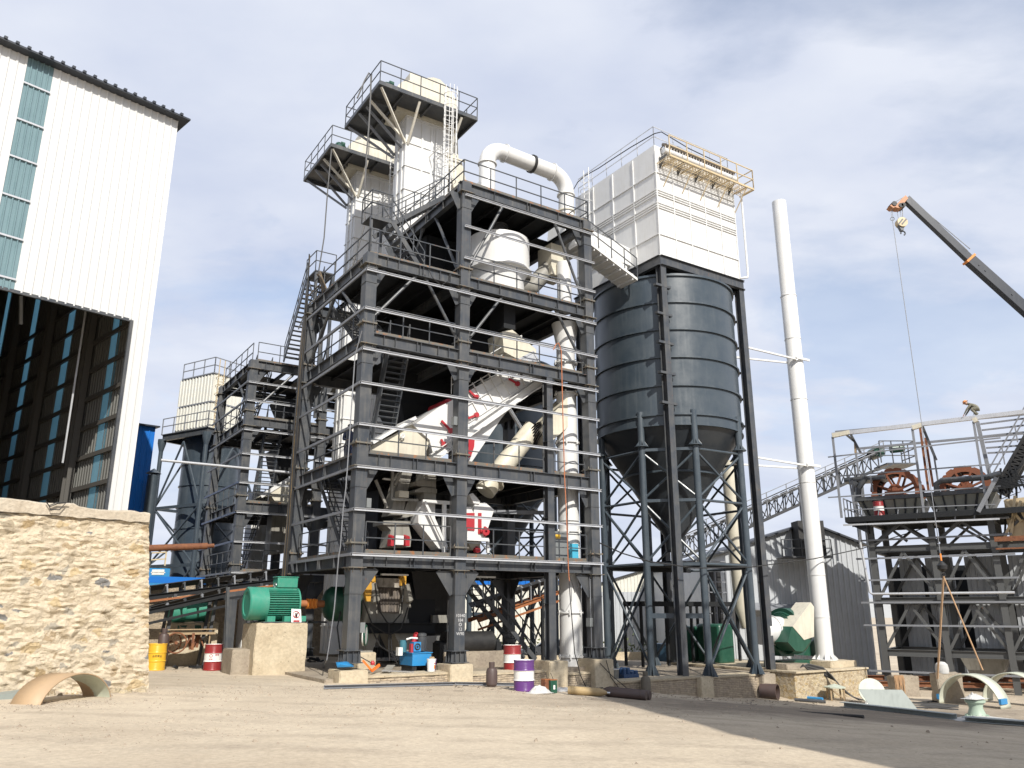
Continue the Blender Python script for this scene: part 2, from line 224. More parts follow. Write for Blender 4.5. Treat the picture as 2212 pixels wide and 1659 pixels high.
# ---------------------------------------------------------------- mesh builder
BASE = {}
class MB:
    def __init__(s): s.V = []; s.Fc = []
    def add(s, vs, fs):
        o = len(s.V); s.V += [tuple(v) for v in vs]; s.Fc += [tuple(i+o for i in f) for f in fs]; return s
    def box(s, a, b):
        x0,x1=sorted((a[0],b[0]));y0,y1=sorted((a[1],b[1]));z0,z1=sorted((a[2],b[2]))
        return s.add([(x0,y0,z0),(x1,y0,z0),(x1,y1,z0),(x0,y1,z0),(x0,y0,z1),(x1,y0,z1),(x1,y1,z1),(x0,y1,z1)],[(3,2,1,0),(4,5,6,7),(0,1,5,4),(1,2,6,5),(2,3,7,6),(3,0,4,7)])
    def _fr(s, a, b, up=(0,0,1)):
        a = Vector(a); b = Vector(b); d = (b-a)
        if d.length < 1e-6: d = Vector((0,0,1e-3))
        d.normalize(); up = Vector(up)
        if abs(d.dot(up)) > .98: up = Vector((0,1,0)) if abs(d.y) < .9 else Vector((1,0,0))
        x = d.cross(up).normalized(); y = x.cross(d).normalized(); return a, b, d, x, y
    def bar(s, a, b, w, h, up=(0,0,1), ox=0, oy=0):
        a,b,d,x,y = s._fr(a,b,up); a = a+x*ox+y*oy; b = b+x*ox+y*oy
        vs = [p + x*i*w/2 + y*j*h/2 for p in (a,b) for i,j in ((-1,-1),(1,-1),(1,1),(-1,1))]
        return s.add(vs, [(3,2,1,0),(4,5,6,7),(0,1,5,4),(1,2,6,5),(2,3,7,6),(3,0,4,7)])
    def ib(s, a, b, w, h, tf=.025, tw=.02, up=(0,0,1)):          # I section
        s.bar(a,b,w,tf,up,0,h/2-tf/2); s.bar(a,b,w,tf,up,0,-h/2+tf/2); s.bar(a,b,tw,h-2*tf,up); return s
    def chan(s, a, b, w, h, t=.012, up=(0,0,1)):                 # lipped channel opening sideways
        s.bar(a,b,t,h,up,-w/2+t/2,0); s.bar(a,b,w-t,t,up,t/2,h/2-t/2); s.bar(a,b,w-t,t,up,t/2,-h/2+t/2); return s
    def tube(s, pts, r, n=8, caps=True):
        pts = [Vector(p) for p in pts]; rs = r if isinstance(r,(list,tuple)) else [r]*len(pts); o = len(s.V); px = None
        for i,p in enumerate(pts):
            d = (pts[min(i+1,len(pts)-1)]-pts[max(i-1,0)]).normalized()
            if px is None:
                up = Vector((0,0,1)) if abs(d.z) < .95 else Vector((1,0,0)); x = d.cross(up).normalized()
            else:
                x = (px - d*px.dot(d)).normalized()
            y = d.cross(x); px = x
            for k in range(n):
                a = 2*pi*k/n; s.V.append(tuple(p + (x*cos(a)+y*sin(a))*rs[i]))
        for i in range(len(pts)-1):
            for k in range(n): s.Fc.append((o+i*n+k, o+i*n+(k+1)%n, o+(i+1)*n+(k+1)%n, o+(i+1)*n+k))
        if caps:
            s.Fc.append(tuple(o+k for k in range(n))[::-1]); q = o+(len(pts)-1)*n; s.Fc.append(tuple(q+k for k in range(n)))
        return s
    def lathe(s, c, prof, n=24, axis=(0,0,1), a0=0, a1=2*pi):     # prof: (radius, height along axis)
        c = Vector(c); ax = Vector(axis).normalized(); up = Vector((0,0,1)) if abs(ax.z) < .9 else Vector((1,0,0))
        x = ax.cross(up).normalized(); y = ax.cross(x); full = abs(a1-a0-2*pi) < 1e-6; m = n if full else n+1; o = len(s.V)
        for r,h in prof:
            for k in range(m):
                a = a0+(a1-a0)*k/n; s.V.append(tuple(c+ax*h+(x*cos(a)+y*sin(a))*r))
        for i in range(len(prof)-1):
            for k in range(n if full else n): s.Fc.append((o+i*m+k, o+i*m+(k+1)%m, o+(i+1)*m+(k+1)%m, o+(i+1)*m+k))
        return s
    def cyl(s, a, b, r, n=20): return s.tube([a,b], r, n)
    def prism(s, poly, d):                                         # polygon (3d pts) extruded by vector d
        poly = [Vector(p) for p in poly]; d = Vector(d); n = len(poly)
        vs = poly+[p+d for p in poly]
        return s.add(vs, [tuple(range(n)), tuple(range(2*n-1,n-1,-1))]+[((i+1)%n,i,n+i,n+(i+1)%n) for i in range(n)])
    def hexa(s, a, b):                                             # two quads joined
        return s.add(list(a)+list(b), [(3,2,1,0),(4,5,6,7),(0,1,5,4),(1,2,6,5),(2,3,7,6),(3,0,4,7)])
    def torus(s, c, R_, r, n=24, m=6, axis=(0,0,1), a0=0, a1=2*pi):
        c = Vector(c); ax = Vector(axis).normalized(); up = Vector((0,0,1)) if abs(ax.z) < .9 else Vector((1,0,0)); x = ax.cross(up).normalized(); y = ax.cross(x)
        full = abs(a1-a0-2*pi) < 1e-6; k = n if full else n+1
        pts = [c+(x*cos(a0+(a1-a0)*i/n)+y*sin(a0+(a1-a0)*i/n))*R_ for i in range(k)]
        if full: pts.append(pts[0])
        return s.tube(pts, r, m, not full)
    def build(s, name, mat, parent=None, F=F0, base=None, smooth=True, bevel=0, **kw):
        import bmesh
        if parent is not None:
            root = parent
            while root.parent: root = root.parent
            base = BASE[root.name]
        elif base is None:
            xs=[v[0] for v in s.V]; ys=[v[1] for v in s.V]; zs=[v[2] for v in s.V]; base = ((min(xs)+max(xs))/2,(min(ys)+max(ys))/2,min(zs))
        me = bpy.data.meshes.new(name); me.from_pydata([(v[0]-base[0],v[1]-base[1],v[2]-base[2]) for v in s.V], [], s.Fc)
        bm = bmesh.new(); bm.from_mesh(me); bmesh.ops.recalc_face_normals(bm, faces=bm.faces); bm.to_mesh(me); bm.free()
        me.materials.append(mat)
        if smooth:
            me.polygons.foreach_set('use_smooth', [True]*len(me.polygons)); me.set_sharp_from_angle(angle=radians(35))
        o = bpy.data.objects.new(name, me); COL.objects.link(o)
        if bevel:
            md = o.modifiers.new('bevel','BEVEL'); md.width = bevel; md.segments = 2; md.limit_method = 'ANGLE'
        if parent is not None: o.parent = parent
        else:
            BASE[o.name] = base; o.location = F.W(base); o.rotation_euler = (0,0,F.rot)
            for k_, v_ in kw.items(): o[k_] = v_
        return o
def thing(name, label, cat, base, F=F0, group=None):
    o = bpy.data.objects.new(name, None); COL.objects.link(o); o.empty_display_size = .2
    BASE[o.name] = tuple(base); o.location = F.W(base); o.rotation_euler = (0,0,F.rot); o['label'] = label; o['category'] = cat
    if group: o['group'] = group
    return o
def copy_tree(o, parent=None):
    c = o.copy(); COL.objects.link(c)
    if parent: c.parent = parent
    for ch in [x for x in COL.objects if x.parent == o]: copy_tree(ch, c)
    return c
def lerp(a, b, t): return tuple(a[i]+(b[i]-a[i])*t for i in range(3))
def add3(a, b): return (a[0]+b[0], a[1]+b[1], a[2]+b[2])
def rail(mb, pts, h=1.12, step=1.25, r=.021, mid=1):
    """tubular guard rail along a polyline"""
    for a, b in zip(pts[:-1], pts[1:]):
        L = (Vector(b)-Vector(a)).length; n = max(1, round(L/step))
        for k in range(mid+1): z = h*(k+1)/(mid+1); mb.bar(add3(a,(0,0,z)), add3(b,(0,0,z)), r*1.9, r*1.9)
        for i in range(n+1): p = lerp(a,b,i/n); mb.bar(p, add3(p,(0,0,h)), r*1.9, r*1.9)
def toe(mb, pts, h=.14):
    for a, b in zip(pts[:-1], pts[1:]): mb.bar(add3(a,(0,0,h/2+.012)), add3(b,(0,0,h/2+.012)), .008, h)
def stair(parent, a, b, w, side, mat=None, n=None, treadmat=None, rails=True, F=F0):
    """straight open stair from foot a to head b (centre of its left stringer); side: unit vector to the other stringer"""
    mat = mat or STEEL; a = Vector(a); b = Vector(b); sv = Vector(side).normalized()*w
    m = MB(); m.bar(a,b,.05,.2); m.bar(a+sv,b+sv,.05,.2); st = m.build('stair', mat, parent)
    n = n or max(3, int(abs(b.z-a.z)/.21)); t = MB(); d = (b-a); hd = Vector((d.x,d.y,0)).normalized()
    for i in range(1,n):
        p = a+d*(i/n); t.hexa([p-hd*.11+Vector((0,0,-.012)),p+hd*.11+Vector((0,0,-.012)),p+hd*.11+sv+Vector((0,0,-.012)),p-hd*.11+sv+Vector((0,0,-.012))],[p-hd*.11+Vector((0,0,.014)),p+hd*.11+Vector((0,0,.014)),p+hd*.11+sv+Vector((0,0,.014)),p-hd*.11+sv+Vector((0,0,.014))])
    t.build('steps', treadmat or STEEL, st)
    if rails:
        q = MB(); rail(q, [a,b], 1.0, 1.0); rail(q, [a+sv,b+sv], 1.0, 1.0); q.build('handrail', STEEL, st)
    return st
# ================================================================ GROUND
def grid_mesh(name, us, vs, fz, mat, F=F0, **kw):
    m = MB(); n = len(vs); m.V = [(u, v, fz(u, v)) for u in us for v in vs]
    m.Fc = [(i*n+j, (i+1)*n+j, (i+1)*n+j+1, i*n+j+1) for i in range(len(us)-1) for j in range(n-1)]
    return m.build(name, mat, F=F, base=(0,0,0), **kw)
def axis(lo, hi, fine_lo, fine_hi, fs, cs):
    a = []; x = lo
    while x < hi: a.append(x); x += fs if fine_lo <= x < fine_hi else cs
    return a+[hi]
def ground_mat():
    m, t, b = _mat('dusty concrete yard'); n = t.nodes.new; l = t.links.new
    tc = n('ShaderNodeTexCoord')
    def noise_(s, d=8, r=.6, w=0):
        q = n('ShaderNodeTexNoise'); q.inputs['Scale'].default_value = s; q.inputs['Detail'].default_value = d; q.inputs['Roughness'].default_value = r; q.inputs['Distortion'].default_value = w; l(tc.outputs['Object'], q.inputs[0]); return q
    def mr(src, a, b_, c=0, d=1):
        q = n('ShaderNodeMapRange'); q.inputs[1].default_value = a; q.inputs[2].default_value = b_; q.inputs[3].default_value = c; q.inputs[4].default_value = d; l(src, q.inputs[0]); return q
    def mix(f, a, c, mode='MIX'):
        q = n('ShaderNodeMix'); q.data_type = 'RGBA'; q.blend_type = mode
        for s_, i in ((f,0),(a,6),(c,7)):
            if isinstance(s_, (int,float)): q.inputs[i].default_value = s_
            elif isinstance(s_, tuple): q.inputs[i].default_value = (*s_, 1)
            else: l(s_, q.inputs[i])
        return q.outputs[2]
    big = noise_(.16, 9, .62, .4); med = noise_(.9, 9, .65); fine = noise_(9, 9, .75); sp = noise_(32, 4, .6)
    c = mix(mr(big.outputs[0], .42, .62).outputs[0], (.54,.46,.35), (.46,.385,.29))
    c = mix(mr(med.outputs[0], .45, .72, 0, .5).outputs[0], c, (.42,.36,.28))
    c = mix(mr(noise_(.45,6,.5,1.0).outputs[0], .56, .72, 0, .5).outputs[0], c, (.59,.51,.39))
    mpp = n('ShaderNodeMapping'); mpp.inputs['Rotation'].default_value = (0,0,.4); mpp.inputs['Scale'].default_value = (.25,3.2,1); l(tc.outputs['Object'], mpp.inputs[0])
    tr = n('ShaderNodeTexNoise'); tr.inputs['Scale'].default_value = .7; tr.inputs['Detail'].default_value = 6; l(mpp.outputs[0], tr.inputs[0])
    c = mix(mr(tr.outputs[0], .55, .75, 0, .35).outputs[0], c, (.36,.31,.25))
    c = mix(mr(sp.outputs[0], .64, .72, 0, .7).outputs[0], c, (.22,.18,.14))
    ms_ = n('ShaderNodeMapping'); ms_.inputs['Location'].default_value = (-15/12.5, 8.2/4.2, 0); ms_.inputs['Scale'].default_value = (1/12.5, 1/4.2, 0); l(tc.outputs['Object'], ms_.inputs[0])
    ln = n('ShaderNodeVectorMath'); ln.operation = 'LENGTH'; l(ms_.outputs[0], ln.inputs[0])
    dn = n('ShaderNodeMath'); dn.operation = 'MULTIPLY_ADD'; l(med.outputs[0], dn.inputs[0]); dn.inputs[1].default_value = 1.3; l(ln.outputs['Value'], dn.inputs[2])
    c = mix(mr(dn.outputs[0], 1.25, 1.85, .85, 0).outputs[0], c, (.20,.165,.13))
    for rot_, off_ in ((.55, 0.0), (.62, 1.3)):
        mt = n('ShaderNodeMapping'); mt.inputs['Rotation'].default_value = (0,0,rot_); mt.inputs['Location'].default_value = (0,off_,0); l(tc.outputs['Object'], mt.inputs[0])
        wv_ = n('ShaderNodeTexWave'); wv_.inputs['Scale'].default_value = .085; wv_.inputs['Distortion'].default_value = 2.2; wv_.inputs['Detail'].default_value = 3; wv_.inputs['Detail Scale'].default_value = .6; wv_.bands_direction = 'Y'; l(mt.outputs[0], wv_.inputs[0])
        wm = n('ShaderNodeMath'); wm.operation = 'MULTIPLY'; l(mr(wv_.outputs['Fac'], .90, .985, 0, .5).outputs[0], wm.inputs[0]); l(mr(med.outputs[0], .35, .6).outputs[0], wm.inputs[1]); c = mix(wm.outputs[0], c, (.36,.30,.23))
    c = mix(.5, c, fine.outputs[0], 'OVERLAY')
    l(c, b.inputs['Base Color']); b.inputs['Roughness'].default_value = .95; b.inputs['Specular IOR Level'].default_value = .15
    h = n('ShaderNodeMath'); h.operation = 'MULTIPLY_ADD'; l(med.outputs[0], h.inputs[0]); h.inputs[1].default_value = 1.4; l(fine.outputs[0], h.inputs[2])
    bp = n('ShaderNodeBump'); bp.inputs['Strength'].default_value = .55; bp.inputs['Distance'].default_value = .05; l(h.outputs[0], bp.inputs['Height']); l(bp.outputs[0], b.inputs['Normal'])
    return m
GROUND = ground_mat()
_O = FS0 = (-10.16, 23.86)
def gzz(u, v):
    w = F0.W((u,v,0)); du = (w.x+10.16)*.6858+(w.y-23.86)*.7278; dv_ = (w.x+10.16)*-.7278+(w.y-23.86)*.6858
    m_ = 0
    if du < .6 and -1.0 < dv_ < .4: m_ = .16*(1+dv_ if dv_ < 0 else 1)*(.4+noise.noise(Vector((du*1.3,dv_*2,0))))
    if -1.1 < v < .2 and -1 < u < 26: m_ += .10*(1-abs(v+.35)/.8 if abs(v+.35) < .8 else 0)*(.5+noise.noise(Vector((u*1.1,v*2,4))))
    return max(0,m_)+gz(u) + .035*noise.noise(Vector((u*.35, v*.35, 0))) + .012*noise.noise(Vector((u*1.7, v*1.7, 3)))
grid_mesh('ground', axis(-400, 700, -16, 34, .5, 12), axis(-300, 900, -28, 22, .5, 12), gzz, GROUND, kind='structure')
m = MB()
for a in range(60):
    t = radians(a*3-90); 
m.V = []; K = 90
for i in range(K+1):
    az = radians(-75+150*i/K); h = 9+10*noise.noise(Vector((i*.13, 0, 1)))+4*noise.noise(Vector((i*.5, 0, 5)))
    for rr, hh in ((560,-4),(600,max(2,h)*.7),(660,max(3,h)),(760,-4)): m.V.append((sin(az)*rr, cos(az)*rr, hh))
m.Fc = [(i*4+j,(i+1)*4+j,(i+1)*4+j+1,i*4+j+1) for i in range(K) for j in range(3)]
m.build('hills', paint('hazy hill', (.42,.42,.40), .9, bump=0, scale=.02), F=FW, base=(0,0,0), kind='structure')

# ================================================================ STEEL TOWERS
def plates(mb, u, v, z, s=.66, t=.03, tri=True, down=False):
    mb.box((u-s/2,v-s/2,z-t/2),(u+s/2,v+s/2,z+t/2)); k = -1 if down else 1
    if tri:
        for du in (-.15,.15):
            for sgn in (-1,1):
                y0 = v+sgn*.22; y1 = v+sgn*s/2*.95
                mb.prism([(u+du-.007,y0,z+k*t/2),(u+du-.007,y1,z+k*t/2),(u+du-.007,y0,z+k*.2)],(.014,0,0))
                x0 = u+sgn*.2; x1 = u+sgn*s/2*.95
                mb.prism([(x0,v+du-.007,z+k*t/2),(x1,v+du-.007,z+k*t/2),(x0,v+du-.007,z+k*.2)],(0,.014,0))
def fplates(root, specs):
    m = MB(); [plates(m,*s_) for s_ in specs]; m.build('flange_plate', PLM, root)
def column(root, u, v, z0, z1, levels, w=.42, d=.44, dirs=(), big=True, foot=True):
    m = MB(); m.box((u-w/2,v-d/2,z0),(u+w/2,v+d/2,z1))
    if foot:
        m.box((u-.36,v-.36,z0),(u+.36,v+.36,z0+.03)); m.box((u-.34,v-.34,z0+.4),(u+.34,v+.34,z0+.43))
        for du in (-.2,0,.2):
            for sg in (-1,1):
                m.prism([(u+du-.008,v+sg*.22,z0+.03),(u+du-.008,v+sg*.34,z0+.03),(u+du-.008,v+sg*.3,z0+.4),(u+du-.008,v+sg*.22,z0+.4)],(.016,0,0))
                m.prism([(u+sg*.21,v+du-.008,z0+.03),(u+sg*.34,v+du-.008,z0+.03),(u+sg*.3,v+du-.008,z0+.4),(u+sg*.21,v+du-.008,z0+.4)],(0,.016,0))
    for L in levels:
        if L > z1+.1: continue
        fplates(root,[(u,v,L-.5,.66,.03,True,True)])
        if L+.5 < z1: fplates(root,[(u,v,L+.36,.6,.03),(u,v,L+.33,.6,.03,True,True)])
        hh, ww = (.85,.62) if L < 5 and big else (.72,.42)
        zz = L-.52
        for (dx,dy) in dirs:
            if dx: x0 = u+dx*w/2; m.prism([(x0,v-.012,zz),(x0+dx*ww,v-.012,zz),(x0+dx*.02,v-.012,zz-hh),(x0,v-.012,zz-hh)],(0,.024,0)); m.bar((x0+dx*ww,v,zz),(x0+dx*.02,v,zz-hh),.2,.02,(0,1,0)) ; 
            if dy: y0 = v+dy*d/2; m.prism([(u-.012,y0,zz),(u-.012,y0+dy*ww,zz),(u-.012,y0+dy*.02,zz-hh),(u-.012,y0,zz-hh)],(.024,0,0)); m.bar((u,y0+dy*ww,zz),(u,y0+dy*.02,zz-hh),.2,.02,(1,0,0))
        m.box((u-w/2-.02,v-d/2-.02,L-.54-hh),(u+w/2+.02,v+d/2+.02,L-.52-hh))
    m.build('column', STEEL, root)
def beam(root, a, b, h=.46, w=.24, stiff=True):
    m = MB(); a = Vector(a); b = Vector(b); z = Vector((0,0,-h/2)); m.ib(a+z, b+z, w, h)
    L = (b-a).length; d = (b-a).normalized(); x = d.cross(Vector((0,0,1))).normalized()
    ts = [.45, L-.45] + [L*k/4 for k in (1,2,3)] if L > 2.5 else [L*.5]
    if stiff:
        for t in ts:
            for q in ((0,.16) if abs(t-L/2) < .1 else (0,)):
                p = a+d*(t+q)+z; m.bar(p-x*w/2*.98, p+x*w/2*.98, .016, h-.05, (0,0,1))
    return m.build('beam', STEEL, root)
def brace(root, a, b, r=.07, mat=None):
    m = MB(); m.tube([a,b], r, 10); a = Vector(a); b = Vector(b); d = (b-a).normalized()
    for p,s in ((a,1),(b,-1)): m.bar(p-d*s*.12, p+d*s*.12, .2, .02, (0,0,1)); m.tube([p+d*s*.12,p+d*s*.2],r*1.25,10)
    return m.build('brace', mat or STEEL, root)
def deck(root, u0, u1, v0, v1, z, t=.012, holes=()):
    """chequer plate with joists under it; holes are (u0,u1,v0,v1)"""
    us = sorted({u0,u1,*[x for h in holes for x in h[:2]]}); vs = sorted({v0,v1,*[x for h in holes for x in h[2:]]}); m = MB()
    for i in range(len(us)-1):
        for j in range(len(vs)-1):
            cu = (us[i]+us[i+1])/2; cv = (vs[j]+vs[j+1])/2
            if any(h[0]<cu<h[1] and h[2]<cv<h[3] for h in holes): continue
            m.box((us[i],vs[j],z-t),(us[i+1],vs[j+1],z))
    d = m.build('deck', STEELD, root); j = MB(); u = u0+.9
    while u < u1-.3: j.ib((u,v0+.1,z-.12),(u,v1-.1,z-.12),.1,.2,.012,.01); u += 1.1
    j.build('joists', STEELD, root)
L1,L2,L3,L4,L5 = 4.28,7.85,12.48,15.72,20.1
uA,uB,uC,uD = -.05,4.1,8.38,10.65; vF,vB = 0,6.55
T1 = thing('steel_tower', 'tall dark steel process tower in the centre with silvery cladding rails across its front', 'steel tower', (0,0,0))
column(T1,uA,vF,.62,L4,(L1,L2,L3,L4),.44,.46,((1,0),(0,1)))
column(T1,uB,vF,.5,L5,(L1,L2,L3,L4,L5),.44,.46,((1,0),(-1,0)))
column(T1,uD,vF,.46,L5,(L1,L2,L3,L4,L5),.44,.46,((-1,0),(0,1)))
column(T1,uA,vB,.4,L4,(L1,L2,L3,L4),.44,.46,((0,-1),(1,0)))
column(T1,uB,vB,.4,L5,(L1,L2,L3,L4,L5),.44,.46,((1,0),(-1,0)))
column(T1,uD,vB,0,L5,(L1,L2,L3,L4,L5),.44,.46,((-1,0),(0,-1)))
m = MB(); m.ib((uC,vF,.46),(uC,vF,L1-.46),.34,.34,.02,.02,(0,1,0)); m.ib((uC,vF,L1),(uC,vF,L2-.46),.32,.34,.02,.02,(0,1,0)); m.ib((uC,vF,L2),(uC,vF,L3-.46),.3,.34,.02,.02,(0,1,0))
for z in (2.6,6.0,9.2,10.7): m.box((uC-.17,-.18,z),(uC+.17,.18,z+.012))
m.build('column', STEEL, T1)
for L in (L1,L2,L3,L4):
    beam(T1,(uA+.22,-.06,L),(uB-.22,-.06,L)); beam(T1,(uB+.22,-.06,L),(uD-.22,-.06,L)); beam(T1,(uA,.23,L),(uA,vB-.23,L)); beam(T1,(uA,vB,L),(uD,vB,L)); beam(T1,(uD,.23,L),(uD,vB-.23,L)); beam(T1,(uB,.3,L),(uB,vB-.3,L),.4,.2)
beam(T1,(uB-.3,-.06,L5),(uD+.1,-.06,L5)); beam(T1,(uB,.25,L5),(uB,vB-.25,L5)); beam(T1,(uB,vB,L5),(uD,vB,L5)); beam(T1,(uD,.25,L5),(uD,vB,L5))
deck(T1,uA+.15,uD-.1,.07,vB-.1,L1+.012,holes=((4.9,6.6,.9,2.6),(1.4,3.6,1.0,3.0),(9.5,10.6,.35,1.45)))
deck(T1,uA+.15,uD-.1,.07,vB-.1,L2+.012,holes=((.3,2.2,5,6.4),(4.4,8.0,.2,2.2),(9.5,10.6,.35,1.45),(1.4,3.6,.6,2.2)))
deck(T1,uA+.15,uD-.1,.07,vB-.1,L3+.012,holes=((.3,2.0,1.6,3.6),(6.3,8.2,.4,2.0),(9.5,10.6,.35,1.45),(.8,2.3,.1,1.6)))
deck(T1,uA+.15,uD-.1,.07,vB-.1,L4+.012,holes=((.3,1.9,5.2,6.4),(9.5,10.6,.35,1.45)))
deck(T1,uB+.05,uD+.1,-.1,vB+.1,L5+.012,holes=((9.7,10.4,1.0,2.6),))
for a,b in (((1.95,0,L4-.42),(.25,0,L3+.75)),((2.35,0,L4-.42),(3.85,0,L3+.5)),((6.05,0,L4-.42),(4.35,0,L3+.5)),((8.88,0,L4-.42),(10.42,0,L3+.45)),
            ((6.05,0,L5-.5),(4.4,0,L4+.6)),((8.9,0,L5-.5),(10.4,0,L4+.5)),
            ((uA,3.0,L4-.42),(uA,.35,L3+.5)),((uA,3.5,L4-.42),(uA,6.2,L3+.5)),((uB,2.6,L5-.5),(uB,.4,L4+.4)),((uB,3.9,L5-.5),(uB,6.2,L4+.5))):
    brace(T1,a,b,.065,STEEL)
GZ = (4.22,5.78,7.30,8.86,10.42,11.74,13.36,14.93)
for k,z in enumerate(GZ):
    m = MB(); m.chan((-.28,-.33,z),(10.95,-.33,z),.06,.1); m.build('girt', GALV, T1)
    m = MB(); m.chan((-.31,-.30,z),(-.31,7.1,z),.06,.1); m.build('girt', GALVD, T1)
for z in (16.5,17.95,19.42):
    m = MB(); m.chan((3.98,-.33,z),(10.95,-.33,z),.06,.1); m.build('girt', GALV, T1)
def railpart(root, pts, toeb=True, mat=None, h=1.12, toemat=None):
    m = MB(); rail(m, pts, h); m.build('railing', mat or STEEL, root)
    if toeb: t = MB(); toe(t, pts); t.build('toe_board', toemat or TOE, root)
TOE = paint('rusty toe board', (.13,.12,.10), .6, rust=.55, rustcol=(.26,.115,.045), dirt=.6, scale=1.1)
for L in (L1,L2,L3):
    railpart(T1,[(.3,-.02,L),(3.75,-.02,L)]); railpart(T1,[(4.45,-.02,L),(8.1 if L<12 else 10.3,-.02,L)])
    if L < 12: railpart(T1,[(8.65,-.02,L),(10.3,-.02,L)])
    railpart(T1,[(0,.35,L),(0,6.2,L)], L<12)
railpart(T1,[(3.85,0,L4),(-.1,0,L4),(-.1,6.3,L4)]); railpart(T1,[(4.45,-.02,L4),(10.3,-.02,L4)])
railpart(T1,[(4.0,6.4,L5),(4.0,-.1,L5),(10.8,-.1,L5),(10.8,1.6,L5)])
# stairs of the tower
stair(T1,(.75,2.2,L3),(.75,6.2,L4),.9,(1,0,0)); stair(T1,(.75,2.9,L1),(.75,6.5,L2),.9,(1,0,0)); stair(T1,(1.25,2.35,L2),(1.25,.75,L3),.85,(1,0,0))
stair(T1,(2.55,.55,L4),(1.0,.55,L4+2.0),.85,(0,1,0),treadmat=GALVD)
m = MB(); m.box((.1,.5,L4+1.98),(1.0,1.5,L4+2.0)); m.box((.1,.5,L4+1.85),(1.0,.56,L4+1.98)); m.bar((.15,.6,L4),(.15,.6,L4+2),.1,.1); m.bar((.95,1.45,L4),(.95,1.45,L4+2),.1,.1); m.build('landing', STEEL, T1)
railpart(T1,[(1.0,1.5,L4+2),(.1,1.5,L4+2),(.1,.5,L4+2),(1.0,.5,L4+2)],False)
stair(T1,(1.0,1.5,L4+2),(3.9,1.5,L5),.85,(0,1,0),treadmat=GALVD)
stair(T1,(5.6,2.8,L1),(9.6,2.8,.3),.9,(0,1,0))
# second line behind: same kind of tower
v2 = 16.4
T2 = thing('steel_tower', 'lower dark steel tower standing behind to the left of the tall central one', 'steel tower', (0,v2,0))
for (u,v,dr) in ((.1,v2,((1,0),(0,1))),(4.2,v2,((1,0),(-1,0))),(10.6,v2,((-1,0),)),(.1,v2+6.6,((0,-1),)),(4.2,v2+6.6,()),(10.6,v2+6.6,())):
    column(T2,u,v,0,L4,(L1,L2,L3,L4),.44,.46,dr)
for L in (L1,L2,L3,L4):
    beam(T2,(.3,v2-.06,L),(4.0,v2-.06,L)); beam(T2,(4.4,v2-.06,L),(10.4,v2-.06,L)); beam(T2,(.1,v2+.25,L),(.1,v2+6.3,L)); beam(T2,(.1,v2+6.6,L),(10.6,v2+6.6,L))
    deck(T2,.2,10.5,v2+.1,v2+6.4,L+.012,holes=((1.5,4.2,v2+1,v2+3),))
    railpart(T2,[(.3,v2,L),(4.0,v2,L)],True); railpart(T2,[(4.4,v2,L),(10.3,v2,L)],False); railpart(T2,[(.1,v2+.3,L),(.1,v2+6.3,L)],False)
for z in GZ[:-1]+(14.4,):
    m = MB(); m.chan((-.15,v2-.33,z),(10.8,v2-.33,z),.06,.1); m.build('girt', GALV, T2)
    m = MB(); m.chan((-.2,v2-.3,z),(-.2,v2+7.2,z),.06,.1); m.build('girt', paint('blue grey rail', (.10,.14,.24), .5) if 4.5<z<9.5 else GALVD, T2)
brace(T2,(2.4,v2,L4-.42),(.4,v2,L3+.5)); brace(T2,(2.8,v2,L4-.42),(4.0,v2,L3+.6)); brace(T2,(.1,v2+3,L4-.42),(.1,v2+.4,L3+.6))
stair(T2,(.8,v2+5.5,L3),(.8,v2+2.0,L4),.9,(1,0,0)); stair(T2,(.9,v2+5,L1),(.9,v2+1.6,L2),.9,(1,0,0)); stair(T2,(1.3,v2+2.2,L2),(1.3,v2+.6,L3),.9,(1,0,0))
ST = thing('stair_flight', 'steep open stair rising from the left tower roof against the sky', 'stair', (1.7,15.6,L4))
stair(ST,(1.55,15.7,L4),(1.55,12.7,19.6),.95,(1,0,0))
m = MB(); m.box((1.5,11.2,19.55),(2.6,12.7,19.62))
for v in (11.3,12.6):
    for u in (1.6,2.5): m.bar((u,v,12.0),(u,v,19.55),.14,.14)
for k in range(4): m.bar((1.6,11.3,12.2+k*1.9),(1.6,12.6,13.9+k*1.9),.07,.07); m.bar((2.5,12.6,12.2+k*1.9),(2.5,11.3,13.9+k*1.9),.07,.07)
m.build('landing', STEEL, ST); m = MB(); rail(m,[(1.5,12.7,19.6),(1.5,11.2,19.6),(2.6,11.2,19.6)]); m.build('railing', STEEL, ST)

